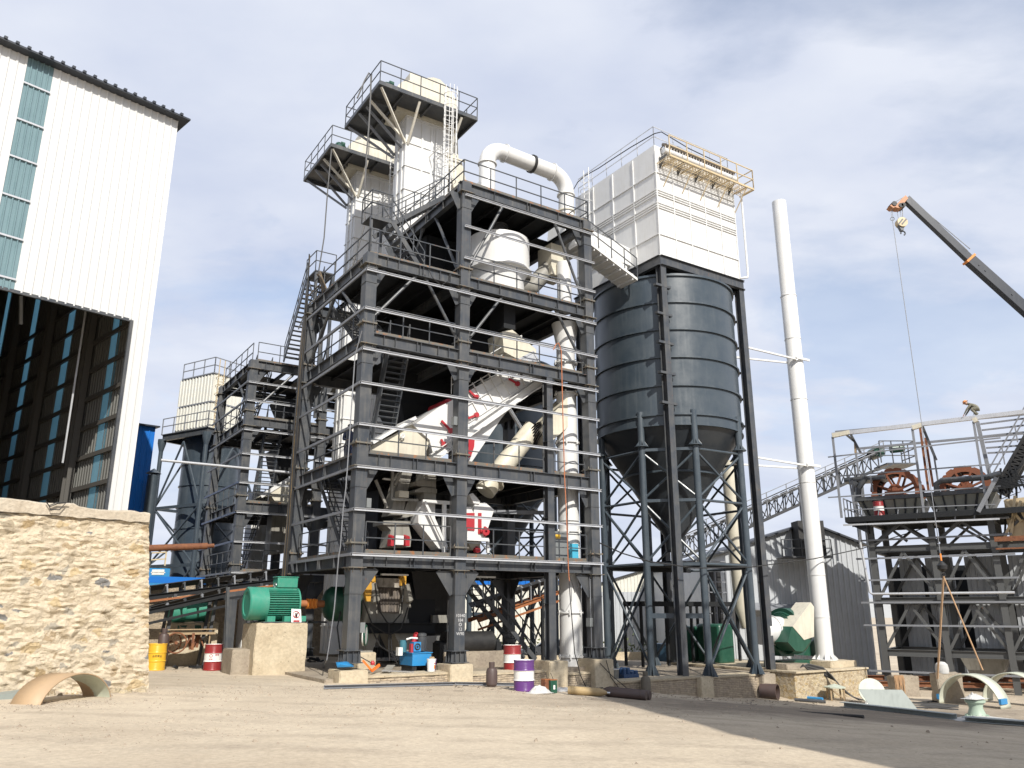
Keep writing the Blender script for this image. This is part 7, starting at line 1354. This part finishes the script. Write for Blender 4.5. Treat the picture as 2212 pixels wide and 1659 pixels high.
m.prism([kp(335,500,-.1),kp(412,490,-.1),kp(395,565,-.1),kp(370,565,-.1)],(0,.2,0)); m.build('block_cheek', STEEL, CRN)
m = MB(); hk = kp(388,600); m.torus(hk,.11,.035,18,8,(0,1,0),radians(-200),radians(70)); m.cyl(hk+Vector((0,0,.1)),hk+Vector((-.0,0,.22)),.035,8); m.build('hook', STEEL, CRN)
rp0 = kp(246,300); rx = kp(262,430); gz_ = FC.v(*cc(748,300),0)[2]
m = MB(); m.bar(kp(246,300),kp(255,420),.02,.02); m.bar(kp(262,300),kp(270,420),.02,.02); m.torus(rx,.09,.02,14,5,(.4,1,0)); m.bar(rx,(rx.x,0,gz_),.025,.025); m.build('auxiliary_rope', GALVD, CRN)
m = MB(); b_ = Vector((rx.x,0,gz_)); m.lathe(b_+Vector((0,0,-.55)),[(0,0),(.1,.05),(.2,.15),(.22,.3),(.12,.42),(.05,.5),(0,.55)],18); m.torus(b_+Vector((0,0,-.66)),.09,.03,14,6,(0,1,0)); m.build('hook_ball', BLACK, CRN); m = MB(); m.bar(b_+Vector((0,0,-.1)),b_+Vector((0,0,.28)),.06,.06); m.build('swivel', ORANGE, CRN)
# crane carrier, outside the picture to the right
m = MB(); e_ = end; m.box((e_.x-2,-1.5,-2.2),(e_.x+9,1.5,-.6)); m.box((e_.x-1,-1.2,-.6),(e_.x+3,1.2,1.4)); m.bar(end,(e_.x+1,0,.2),.6,1.0); m.build('carrier', YEL, CRN)
# rings
def on_ground(f,x,y,F): return G(*f(x,y),F)
def half_ring(fa,fb,w,lb,ztop_px=None,tape=True):
    A = Vector(fa); B = Vector(fb); c = (A+B)/2; R_ = (B-A).length/2; d = (B-A).normalized(); n_ = Vector((-d.y,d.x,0)); t = thing('half_ring', lb, 'steel ring', tuple(c), FW, 'pale green half rings'); m = MB(); vs=[]; K=36
    for i in range(K+1): th = pi*i/K; p = c-d*cos(th)*R_+Vector((0,0,sin(th)*R_)); vs += [p,p+n_*w]
    m.add(vs,[(2*i,2*i+2,2*i+3,2*i+1) for i in range(K)]); o = m.build('ring_shell', PALEG if False else paint('pale cream green paint', (.55,.57,.47), .5, dirt=.25), t); o.modifiers.new('s','SOLIDIFY').thickness=.05
    if tape:
        for f in (.07,.93): th = pi*f; p = c-d*cos(th)*(R_+.03)+Vector((0,0,sin(th)*(R_+.03))); m = MB(); m.bar(p-n_*.03,p+n_*w*.6,.1,.22); m.build('blue_tape', BLUE, t)
    return t,c,R_
fa = on_ground(cc,715,1362,FW); fb = on_ground(cc,1178,1405,FW); fb = (fb[0],fa[1]-1.0 if fb[1]>fa[1] else fb[1],fb[2])
t,c_r,R_r = half_ring(fa,fb,.9,'pale green half ring standing on the yard with two slings on it')
fc2 = (fa[0]+2.5,fa[1]+.9,fa[2]); fd = (fb[0]+2.5,fb[1]+.9,fb[2]); half_ring(fc2,fd,.9,'pale green half ring cut by the right picture edge',tape=False)
hb_ = Vector((rx.x,37.0,gz_-.72))
t = thing('lifting_sling', 'two orange brown webbing slings hanging from the crane ball to the half ring', 'sling', tuple(hb_-Vector((0,0,2))), FW)
pA = Vector(FW.v(*cc(705,1180),36.6)); pB = Vector(FW.v(*cc(1040,1115),36.2)); WEB = paint('sling webbing', (.42,.26,.14), .8, dirt=.4)
for p in (pA,pB): m = MB(); m.bar(hb_,p,.09,.03); m.build('strap', WEB, t)
# foreground right clutter
bl1 = on_ground(cc,510,1310,FW); o = bump_block('concrete_lump',(bl1[0]-.75,bl1[1],bl1[2]-.2),(bl1[0]+.5,bl1[1]+.8,bl1[2]+.95),CONCG,'concrete lump with a rope coil over its left end in front of the washing tower','concrete lump',FW,amp=.06)
t = thing('rope_coil', 'brown rope coil hanging over the concrete lump', 'rope', (bl1[0]-.9,bl1[1],bl1[2]+.6), FW)
m = MB()
for k in range(16): x = bl1[0]-.74+k*.03; m.tube([(x,bl1[1]-.04,bl1[2]+1.0),(x+.03*sin(k),bl1[1]-.08,bl1[2]+.7),(x+.04*sin(k*2),bl1[1]-.08,bl1[2]+.35-.12*(k%3))],.018,5)
m.build('rope', WEB, t)
b2 = on_ground(cc,990,1400,FW); bump_block('concrete_lump',(b2[0]-.35,b2[1]+2.3,b2[2]-.2),(b2[0]+.85,b2[1]+3.0,b2[2]+1.25),CONCG,'reddish concrete lump behind the half ring','concrete lump',FW,amp=.07)
m = MB(); x,y,z = b2[0]+.1,b2[1]+2.6,b2[2]+1.25; m.lathe((x,y,z-.03),[(0,0),(.27,.02),(.3,.2),(.26,.42),(.15,.52),(0,.54)],14); m.build('white_sack', CLOTHW, F=FW, label='white sack standing on the reddish concrete lump', category='sack')
vp = on_ground(cc,1000,1470,FW); t = thing('valve_body', 'pale green cast valve body topped with a crumpled white cloth', 'valve', vp, FW)
m = MB(); m.lathe(vp,[(.0,.0),(.42,0),(.42,.08),(.33,.11),(.24,.36),(.26,.5),(.36,.58),(.36,.66),(0,.68)],28)
for k in range(12): a = k*pi/6; m.cyl((vp[0]+.38*cos(a),vp[1]+.38*sin(a),vp[2]+.07),(vp[0]+.38*cos(a),vp[1]+.38*sin(a),vp[2]+.14),.028,6)
m.build('casting', paint('valve green', (.36,.45,.36), .5, dirt=.3), t)
rag(0,0,.6,'crumpled white cloth on top of the valve body',f=lambda x,y:F0.L(FW.W((vp[0],vp[1],vp[2]+.68))),h=.2)
rag(0,0,1.6,'white torn sheeting on the ground around the valve body',f=lambda x,y:F0.L(FW.W((vp[0]-.3,vp[1]-.6,vp[2]))),h=.12)
cw = on_ground(cc,230,1370,FW); t = thing('round_lid', 'pale round lid with two cross bars leaning behind the grey plate', 'lid', cw, FW)
c = Vector((cw[0],cw[1],cw[2]+.55)); m = MB(); m.lathe(c,[(0,0),(.55,0),(.55,.05),(0,.05)],36,(-.15,-1,.35)); m.build('disc', PALEG, t); m = MB(); m.bar(c+Vector((-.4,-.22,-.5)),c+Vector((0,-.1,.1)),.12,.05); m.bar(c+Vector((.4,-.22,-.5)),c+Vector((0,-.1,.1)),.12,.05); m.build('cross_bar', DWHITE, t)
pl0 = on_ground(cc,215,1395,FW); m = MB(); P0 = Vector(pl0); m.hexa([P0+Vector((-.0,0,0)),P0+Vector((1.75,-.4,0)),P0+Vector((1.75,-.38,0)),P0+Vector((-.0,.02,0))],[P0+Vector((-.3,.35,.72)),P0+Vector((1.4,.0,.72)),P0+Vector((1.4,.02,.72)),P0+Vector((-.3,.37,.72))]); m.build('steel_plate', GPLATE, F=FW, label='grey green steel plate leaning in front of the round lid', category='plate')
sb0 = on_ground(ca,1170,1650,FW); t = thing('small_stand', 'small beige stand with a shallow cone top beside the rubble foundation', 'stand', sb0, FW); x,y,z = sb0
m = MB(); m.lathe((x,y+.3,z+.58),[(.5,0),(.0,.14)],8); m.lathe((x,y+.3,z+.57),[(.5,.02),(.5,-.03),(0,-.03)],8); m.build('cone_top', PALEG, t)
for a in (-.3,.3):
    for b in (.05,.5): m = MB(); m.bar((x+a,y+b,z),(x+a,y+b,z+.57),.06,.06); m.build('leg', TIMBER, t)
m = MB(); m.bar((x-.3,y+.05,z+.5),(x+.3,y+.05,z+.06),.09,.04); m.build('stay', TIMBER, t)
a = on_ground(cc,0,1385,FW); b = on_ground(cc,835,1480,FW)
m = MB(); m.chan((a[0],a[1],a[2]+.1),(b[0],b[1],b[2]+.1),.3,.2,.02); m.build('steel_channel', paint('pale grey channel', (.38,.42,.42), .5), F=FW, label='long pale grey channel lying on the yard in front of the leaning plate', category='channel')
a = on_ground(cc,900,1490,FW); b = on_ground(cc,1344,1550,FW); b = (b[0]+2,b[1]-.3,b[2]); m = MB(); m.chan((a[0],a[1],a[2]+.08),(b[0],b[1],b[2]+.08),.4,.16,.02); m.build('steel_channel', MATS['pale grey channel'], F=FW, label='wide pale channel lying in front of the valve body, cut by the right edge', category='channel')
a = on_ground(cc,560,1275,FW); m = MB()
for k in range(2): m.ib((a[0]-3,a[1]+1.5+k*.9,a[2]+.3+.25*k),(a[0]+12,a[1]-1.2+k*.9,a[2]+.3+.25*k),.25,.25)
m.build('rusty_rail', RUST, F=FW, label='long rusty steel rails lying behind the concrete lumps', category='rail')
for k,(x0,y0,x1,y1,mt,lb) in enumerate(((560,1610,1000,1650,BLUE,'blue pipe lying beside the rusty pipe ring'),(620,1590,960,1628,GALVD,'grey pipe lying behind the blue pipe'),(700,1655,1030,1680,STEEL,'dark pipe lying in front of the blue pipe'))):
    a = on_ground(ca,x0,y0,FW); b = on_ground(ca,x1,y1,FW); m = MB(); m.cyl((a[0],a[1],a[2]+.08),(b[0],b[1],b[2]+.08),.07,10); m.build('pipe', mt, F=FW, label=lb, category='pipe')
for k,(x0,y0,x1,y1) in enumerate(((0,1405,160,1472),)):
    a = on_ground(cc,x0,y0,FW); b = on_ground(cc,x1,y1,FW); m = MB(); m.cyl((a[0]-8,a[1]+2.2,a[2]+.05),(b[0],b[1],b[2]+.05),.06,8); m.build('dark_pipe', BLACK, F=FW, label='long thin black pipe lying on the yard edge in the shade', category='pipe')
m = MB(); 
for k in range(10): y = 1350+R.random()*40; a = on_ground(cc,430,y,FW); b = on_ground(cc,860,y+R.uniform(-10,20),FW); m.tube([a,lerp(a,b,.3),add3(lerp(a,b,.6),(0,R.uniform(-.2,.2),.05)),b],.03,5)
m.build('cable_heap', BLACK, F=FW, label='flat tangle of black cables on the yard behind the long channel', category='cable heap')
# ================================================================ BACKGROUND SHEDS, CAR, GREENERY
Yb = 84.
a = FW.v(*c9(300,270),Yb); b = FW.v(*c9(650,140),Yb); c = FW.v(*c9(1480,210),Yb)
shed('cream ribbed shed seen between the silo legs', FW.v(1270,1300,Yb)[0], FW.v(1600,1300,Yb)[0], Yb, a[2]-.3, b[2]+.3, b[0]+1.5, c[2]-.3, SIDCR, -2.8, 25)
a = FW.v(*c9(660,360),Yb-1.2); m = MB(); corrug(m,FW.v(1270,1300,Yb)[0],FW.v(1600,1300,Yb)[0],lambda u:-2.8,lambda u:a[2],Yb-1.0,.4,.06); m.build('fence_sheet', SIDGR, F=FW, label='pale grey ribbed sheet fence in front of the cream shed', category='fence')
a = FW.v(*r8(310,880),Yb-6); b = FW.v(*r8(365,1000),Yb-6); t = shed('white shed with a blue roof band seen through the tower', a[0]-4, a[0]+9, Yb-6, a[2]-.8, a[2]+.3, a[0]+2, a[2]-.8, SIDCR, -2.8, 12); m = MB(); corrug(m,a[0]-4,a[0]+9,lambda u:b[2]+.9,lambda u:a[2]-.9,Yb-6.1,.5,.08); m.build('roof_band', BLUES, t)
a = FW.v(*r8(700,1380),Yb-10); m = MB(); m.box((a[0]-14,Yb-10,-2.8),(a[0]+14,Yb-9.6,-1.2)); m.build('low_wall', CONC, F=FW, label='low pale wall beyond the tower with shrubs behind', category='wall')
m = MB()
for k in range(400): x = a[0]-12+R.random()*24; z = -1.2+R.random()*R.random()*1.7; y = Yb-8.9+R.random(); s = .12+.15*R.random(); an = R.random()*6; m.add([(x,y,z),(x+s*cos(an),y+s*.5,z+s*sin(an)),(x-s*sin(an),y-s*.3,z+s*cos(an))],[(0,1,2)])
m.build('shrubs', paint('shrub leaves', (.07,.09,.03), .8), F=FW, label='row of low shrubs behind the pale wall', category='shrubs', kind='stuff')
for k in range(3):
    p = FW.v(*r8((225,440,520)[k],(1420,1450,1440)[k]),66); m = MB(); m.box((p[0]-1.2,66,-2.4),(p[0]+1.4,66.4,p[2]+.1)); m.box((p[0]-1.2,65.97,p[2]-.8),(p[0]+1.4,66,p[2]-.5)); m.build('barrier', RED if k != 2 else DWHITE, F=FW, label=('red barrier seen left of the tower stair','red barrier seen under the tower conveyor','pale barrier right of the red ones')[k], category='barrier')
# silver car
cp = P3(*r8(760,1560)); cy0 = 62.; cx0 = FW.v(*r8(690,1500),cy0)[0]; cz0 = FW.v(*r8(700,1555),cy0)[2]; cz0 = min(cz0,-1.1)
t = thing('parked_car', 'silver car parked beyond the tower, seen between its columns', 'car', (cx0+2,cy0,cz0), FW)
prof = [(-.2,.35),(-.15,.75),(.9,.95),(1.7,1.45),(3.2,1.5),(4.1,1.05),(4.6,.95),(4.6,.35)]
m = MB(); m.prism([(cx0+x,cy0,cz0+z) for x,z in prof],(0,1.7,0)); m.build('body', CARP, t, bevel=.08)
m = MB(); m.prism([(cx0+x,cy0-.01,cz0+z) for x,z in ((1.05,.98),(1.75,1.4),(3.15,1.44),(3.8,1.05))],(0,1.72,0)); m.build('window', GLASSD, t)
for x in (.7,3.7):
    for y in (0,1.6): m = MB(); m.cyl((cx0+x,cy0+y-.06,cz0+.33),(cx0+x,cy0+y+.14,cz0+.33),.33,20); m.build('wheel', TYRE, t)
# conveyor behind the stair, seen through the tower
t,A,B,C_,D_ = cvy('belt_conveyor','rusty inclined belt conveyor rising to the right behind the tower stair',(r8(340,1100),r8(1000,880)),(r8(340,1240),r8(1000,1010)),9.6,1.0,9,(BLACK,RUSTO))
m = MB(); 
for f in (.3,.75): p = C_+(D_-C_)*f; m.bar(p,(p.x,p.y,-.6),.14,.14); m.bar(p+Vector((0,1,0)),(p.x-1.2,p.y+1,-.6),.12,.12)
m.build('trestle_leg', STEELD, t)
# enclosed dark belt below silo
m = MB(); a = Vector(F0.v(*c7(140,750),8)); b = Vector(F0.v(*c7(920,740),8)); 
# module two hoppers
for k,(pts,lb) in enumerate((([(980,890),(1250,920),(1180,1110),(1070,1105)],'upper black hopper under the left tower roof'),([(935,1480),(1210,1500),(1205,1600),(1140,1800),(1000,1800),(960,1650)],'lower black hopper with a long spout inside the left tower'))):
    P_ = [F0.v(*s1(x,y) if y < 1660 else s1(x,y),v2+2.0) for x,y in pts]; t = thing('black_hopper', lb, 'hopper', P_[-1]); m = MB(); m.prism(P_,(0,2,0)); m.build('hopper_shell', STEELD, t); q = P_[-2]; m = MB(); m.box((q[0]-.1,v2+2.5,q[2]-1.0),(q[0]+.6,v2+3.2,q[2]+.1)); m.build('spout', STEELD, t)
P_ = [F0.v(*s2(x,y),v2+1.0) for x,y in ((760,560),(1060,380),(1200,290),(1200,640),(940,640),(890,560))]; t = thing('inclined_screen', 'cream inclined screen box inside the left tower', 'vibrating screen', P_[0]); m = MB(); m.prism(P_,(0,2,0)); m.build('box', CREAM, t); m = MB(); m.bar(P_[0],P_[2],.1,.2); m.build('side_beam', WHITE, t)
P_ = [F0.v(*s2(x,y),v2+2.5) for x,y in ((900,780),(1080,780),(960,1240),(860,1240))]; m = MB(); m.prism(P_,(0,1,0)); P_ = [F0.v(*s2(x,y),v2+2.6) for x,y in ((1000,900),(1150,900),(1040,1230),(950,1230))]; m.prism(P_,(0,1,0)); m.build('slanted_chute', GREYB, label='grey slanted chutes below the cream screen in the left tower', category='chute')
P_ = [F0.v(*s2(x,y),v2+7.6) for x,y in ((650,880),(820,880),(800,1430),(600,1430))]; E3 = thing('elevator_casing', 'white ribbed casing seen low inside the left tower', 'bucket elevator', P_[-1]); u0_=P_[0][0]; u1_=P_[1][0]; m = MB(); m.box((u0_,v2+7.6,0),(u1_+.3,v2+9,9.6)); m.build('casing', WHITE, E3)
m = MB(); [m.box((u0_+(u1_-u0_)*f-.05,v2+7.52,0),(u0_+(u1_-u0_)*f+.05,v2+7.6,9.5)) for f in (.15,.45,.8)]; m.build('stiffener', WHITE, E3)
# ================================================================ PEOPLE
def person(lb, F, J, scale=1.0, shirt=CLOTH1, trousers=CLOTH2, helmet=None):
    """J: joints in frame coordinates; one skinned body"""
    t = thing('person', lb, 'person', tuple(J['pelvis']), F); b = Vector(J['pelvis'])
    names = ['pelvis','belly','chest','neck','head','crown','shl','ell','hal','shr','elr','har','hil','knl','anl','tol','hir','knr','anr','tor']
    E = [('pelvis','belly'),('belly','chest'),('chest','neck'),('neck','head'),('head','crown'),('chest','shl'),('shl','ell'),('ell','hal'),('chest','shr'),('shr','elr'),('elr','har'),('pelvis','hil'),('hil','knl'),('knl','anl'),('anl','tol'),('pelvis','hir'),('hir','knr'),('knr','anr'),('anr','tor')]
    rad = dict(pelvis=.15,belly=.14,chest=.17,neck=.06,head=.095,crown=.08,shl=.075,ell=.05,hal=.035,shr=.075,elr=.05,har=.035,hil=.1,knl=.07,anl=.045,tol=.04,hir=.1,knr=.07,anr=.045,tor=.04)
    me = bpy.data.meshes.new('body'); me.from_pydata([tuple(Vector(J[n])-b) for n in names],[(names.index(p),names.index(q)) for p,q in E],[]); o = bpy.data.objects.new('body', me); COL.objects.link(o); o.parent = t
    sk = o.modifiers.new('skin','SKIN'); ss = o.modifiers.new('sub','SUBSURF'); ss.levels = ss.render_levels = 2
    for i,n in enumerate(names): me.skin_vertices[0].data[i].radius = (rad[n]*scale,rad[n]*scale)
    me.skin_vertices[0].data[0].use_root = True; me.materials.append(shirt)
    def along(a,bb,r0,r1,mt,nm):
        m = MB(); A = Vector(J[a]); B = Vector(J[bb]); m.tube([A,(A+B)/2,B],[r0,(r0+r1)/2,r1],10); m.build(nm,mt,t)
    h = Vector(J['head']); cr_ = Vector(J['crown']); up = (cr_-h).normalized(); m = MB(); m.lathe(h+up*.02,[(0,-.14),(.06,-.12),(.095,-.02),(.1,.05),(.08,.11),(0,.14)],18,up); fd = Vector(J.get('face',(0,-1,0))).normalized(); m.lathe(h+fd*.09,[(.02,0),(.0,.035)],6,fd); m.build('face', SKIN, t)
    m = MB(); m.lathe(h+up*.06,[(.17,0),(.13,.01),(.125,.05),(.09,.11),(0,.14)] if helmet else [(.11,0),(.11,.05),(.07,.1),(0,.11)],20,up); m.build('hard_hat' if helmet else 'hair', helmet or BLACK, t)
    for s in ('l','r'):
        A = Vector(J['ha'+s]); D = (A-Vector(J['el'+s])).normalized(); sd_ = D.cross(Vector((0,0,1))).normalized() if abs(D.z) < .9 else Vector((1,0,0)); m = MB(); m.bar(A,A+D*.08,.07,.03)
        for k in range(4): m.tube([A+D*.08+sd_*(k-1.5)*.018,A+D*.12+sd_*(k-1.5)*.02,A+D*(.15+.01*(k%2))+sd_*(k-1.5)*.02-Vector((0,0,.02))],[.009,.008,.006],6)
        m.tube([A+D*.02+sd_*.035,A+D*.06+sd_*.06,A+D*.09+sd_*.055],[.011,.01,.007],6); m.build('hand', SKIN, t)
    for s in ('l','r'): along('hi'+s,'kn'+s,.115*scale,.08*scale,trousers,'trouser_leg'); along('kn'+s,'an'+s,.08*scale,.06*scale,trousers,'trouser_shin'); 
    return t
bp = w2(cbb,1425,362,-.9); X,Yy,Z = bp; Z += .02; k_ = .8
J = dict(pelvis=(.35,0,.45),belly=(.2,0,.62),chest=(0,0,.74),neck=(-.17,0,.84),head=(-.28,0,.9),crown=(-.36,0,1.02),shl=(0,-.2,.72),ell=(-.25,-.25,.45),hal=(-.48,-.2,.1),shr=(0,.2,.72),elr=(-.22,.25,.42),har=(-.45,.2,.08),hil=(.35,-.12,.42),knl=(-.0,-.2,.4),anl=(.22,-.16,.07),tol=(.05,-.16,.04),hir=(.38,.12,.42),knr=(.02,.2,.42),anr=(.3,.16,.07),tor=(.12,.16,.04))
Jw = {k:(X+a*k_,Yy+b*k_,Z+c*k_) for k,(a,b,c) in J.items()}; Jw['face'] = (-.8,-.2,-.6)
person('worker in patched dark clothes and orange hard hat crouching on the roof beam', F2, Jw, 1.0, CLOTH1, CLOTH1, paint('orange hard hat', (.75,.30,.10), .4))
hp_ = F0.u(*r2(810,380),.75); X,Yy,Z = .75,hp_[1],L2+.012
J = dict(pelvis=(0,0,.92),belly=(0,0,1.08),chest=(.0,-.02,1.3),neck=(0,-.02,1.5),head=(0,-.05,1.6),crown=(0,-.05,1.72),shl=(-.2,0,1.38),ell=(-.27,-.05,1.1),hal=(-.2,-.3,1.05),shr=(.2,0,1.38),elr=(.27,-.05,1.1),har=(.15,-.3,1.05),hil=(-.1,0,.9),knl=(-.11,-.03,.48),anl=(-.11,0,.08),tol=(-.11,-.14,.04),hir=(.1,0,.9),knr=(.11,-.03,.48),anr=(.11,0,.08),tor=(.11,-.14,.04))
Jw = {k:(X+a,Yy+b,Z+c) for k,(a,b,c) in J.items()}; Jw['face'] = (-.3,-1,0)
person('worker in dark blue clothes standing behind the left column on the second floor', F0, Jw, 1.0, CLOTH2, CLOTH2)
# ================================================================ DEBRIS
m = MB()
for k in range(5200):
    if k >= 1500:
        cx_g,cy_g,sg_ = ((-4.5,-2.5,1.6),(-2.2,-7.5,1.8),(1.5,-5.0,2.2),(-7.5,-9.5,2.4),(3.5,-9.5,2.6),(-9.2,-4.6,1.0))[k%6]; u = R.gauss(cx_g,sg_); v = R.gauss(cy_g,sg_*.55)
        if (F0.W((u,v,0)).x+10.16)*-.7278+(F0.W((u,v,0)).y-23.86)*.6858 > -.15 and u < -6: continue
    elif k < 900: u = -9+R.random()*30; v = -.5-abs(R.gauss(0,2.6)); 
    else: u = R.uniform(-12,14); v = R.uniform(-20,8)
    z = gzz(u,v); s = .012+(.05 if k < 1500 else .022)*R.random()**3; a = R.random()*6.28
    p = [Vector((cos(a+q*1.57)*s*R.uniform(.6,1.4),sin(a+q*1.57)*s*R.uniform(.6,1.4),0)) for q in range(4)]
    b = Vector((u,v,z-.005)); o_ = len(m.V); t_ = Vector((R.uniform(-.3,.3)*s,R.uniform(-.3,.3)*s,s*R.uniform(.5,1.1)))
    m.add([b+q for q in p]+[b+t_+p[0]*.5,b+t_+p[2]*.4],[(0,1,4),(1,2,5,4),(2,3,5),(3,0,4,5)])
m.build('gravel', paint('stone chips', (.34,.28,.21), .9, dirt=.6, scale=6), kind='stuff', label='scattered stone chips and grit on the yard', category='gravel')
m = MB()
for k in range(110):
    u = R.uniform(0,24); v = -.5-abs(R.gauss(0,2.2))-(.8 if u > 15 else 0); z = gzz(u,v)+.015; L_ = .08+.5*R.random()**2.5; a = R.gauss(0,.7); m.bar((u-L_*cos(a)/2,v-L_*sin(a)/2,z),(u+L_*cos(a)/2,v+L_*sin(a)/2,z+.02*R.random()),.01+.04*R.random(),.008+.015*R.random())
m.build('scrap_litter', paint('dark litter', (.10,.085,.07), .8, dirt=.8, rust=.4, scale=5, dirtcol=(.3,.25,.2)), kind='stuff', label='dark scrap offcuts and litter strewn along the plinth', category='litter')
# ================================================================ SHADOW HALL (unseen, added behind the camera to shade the right of the yard)
NH = thing('shadow_hall', 'added unseen hall behind the camera on the right, shaped to cast the yard shadow', 'hall', (20,0,-1), FW)
hp = [(11.5,7.2),(13.5,12.2),(20.5,14.7),(27,7.4),(36,-4),(20,-14),(14,-6)]
m = MB(); m.prism([(x,y,-1.5) for x,y in hp],(0,0,21.5)); m.build('shadow_hall_wall', SIDGR, NH)
m = MB(); P0,P1 = Vector((10.6,6.2,0)),Vector((12.7,12.6,0)); dd = P1-P0
for k in range(9): p = P0+dd*k/8; m.bar(p+Vector((0,0,-1)),p+Vector((0,0,21.5)),.12,.12); m.bar(p+Vector((0,0,19+.2*(k%2))),P0+dd*((k+1)%9)/8+Vector((0,0,21.5)),.09,.09)
for z in (5,10,15,19,21.5): m.bar(P0+Vector((0,0,z)),P1+Vector((0,0,z)),.14,.14)
m.build('shadow_lattice', STEEL, NH)  # unseen lattice added to stripe the edge of the yard shadow
m = MB(); P0,P1 = Vector((13.2,12.3,20)),Vector((20.5,15,20)); dd = P1-P0
for k in range(14): p = P0+dd*k/14; m.bar(p,p+Vector((0,0,2.2)),.12,.12); m.bar(p,P0+dd*(k+1)/14+Vector((0,0,2.2)),.1,.1)
m.bar(P0+Vector((0,0,2.2)),P1+Vector((0,0,2.2)),.16,.16); m.build('shadow_truss', STEEL, NH)  # unseen lattice added on the roof edge to break up its shadow
text_b = text_mesh('10340\n184\n◎\n12\nW90', .16, paint('chalk', (.5,.5,.5), .9), T1, (uB+.02,-.236,2.1), name='chalk_marks')

# ================================================================ SERVICES ON THE TOWER
def conduit(pts, r=.022, mat=None): m = MB(); m.tube(pts,r,6); m.build('conduit', mat or GALVD, T1)
conduit([(.35,.12,L3-.1),(3.9,.12,L3-.12),(4.5,.12,L3-.1),(8.2,.14,L3-.14)]); conduit([(.3,.1,L2-.08),(3.8,.1,L2-.12),(8.1,.1,L2-.1)],.018,BLACK); conduit([(.25,.26,.7),(.25,.26,L1-.5),(.25,.3,L2-.6)],.02); conduit([(uB-.27,.2,.6),(uB-.27,.2,L1-.6),(uB-.27,.2,L2)],.02,BLACK); conduit([(uD-.28,-.1,.6),(uD-.28,-.1,L1-.6)],.02)
for (u,v,z) in ((.31,.0,1.6),(uB+.27,.05,1.9),(uD-.29,.0,1.7),(.32,.0,L1+1.6),(uB-.28,.0,L2+1.5)):
    m = MB(); m.box((u-.09,v-.16,z),(u+.09,v+.1,z+.34)); m.build('junction_box', MATS['cabinet grey'], T1)
for (u,z) in ((2.0,L2-.62),(6.2,L2-.62),(2.1,L1-.62),(6.0,L1-.62),(6.3,L3-.62)):
    m = MB(); m.box((u-.55,1.2,z-.06),(u+.55,1.32,z)); m.build('light_fitting', DWHITE, T1)
for (pts) in ([(9.2,.2,L1),(9.25,-.2,L1-.6),(9.45,-.25,L1-1.25),(9.7,-.2,L1-1.0),(9.75,.1,L1-.4)],[(2.4,-.1,L4),(2.5,-.35,L4-.5),(2.9,-.35,L4-.75),(3.3,-.3,L4-.4),(3.4,-.1,L4)]): conduit(pts,.016,BLACK)
for k in range(5):
    m = MB(); m.tube([(-.12,4.6+k*.12,L4+.15),(-.3,4.7+k*.12,L4+.6+.1*k),(-.2,5.4+.1*k,L4+1.25),(.2,6.1,L4+1.1),(-.3,6.6,L4+.4)],.03,6); m.build('cable_loop', (BUN,CABLE)[k%2], T1)

m = MB()
for k in range(60):
    w = FS.W((utop*.2-.3-R.random()*4.5*(k%3)*.5, -.25-R.random()*.35, 0)); uu = F0.L(w); z = gzz(uu[0],uu[1]); s = .04+.10*R.random()**2; p = Vector((uu[0],uu[1],z+s*.3)); a = R.random()*6
    vs = [p+Vector((cos(a+q)*s*R.uniform(.7,1.3),sin(a+q)*s*R.uniform(.7,1.3),-s*.5)) for q in (0,1.3,2.6,3.9,5.1)]+[p+Vector((cos(a+q)*s*.6,sin(a+q)*s*.6,s*R.uniform(.2,.6))) for q in (0,1.3,2.6,3.9,5.1)]
    m.add(vs,[(0,1,6,5),(1,2,7,6),(2,3,8,7),(3,4,9,8),(4,0,5,9),(5,6,7,8,9)])
m.build('wall_rubble', STONE2, kind='stuff', label='loose stones and broken mortar lying at the foot of the rubble wall', category='rubble')
m = MB()
for k in range(220):
    u = R.uniform(-8,9); v = R.uniform(7,15); z = gzz(u,v); s = .05+.3*R.random()**3; m.bar((u,v,z+s*.3),(u+R.uniform(-.6,.6),v+R.uniform(-.4,.4),z+s*R.random()),s*.5,s*.4)
m.build('scrap_heap', STEELD, kind='stuff', label='dark scrap and offcuts strewn under the conveyors and tower', category='scrap')
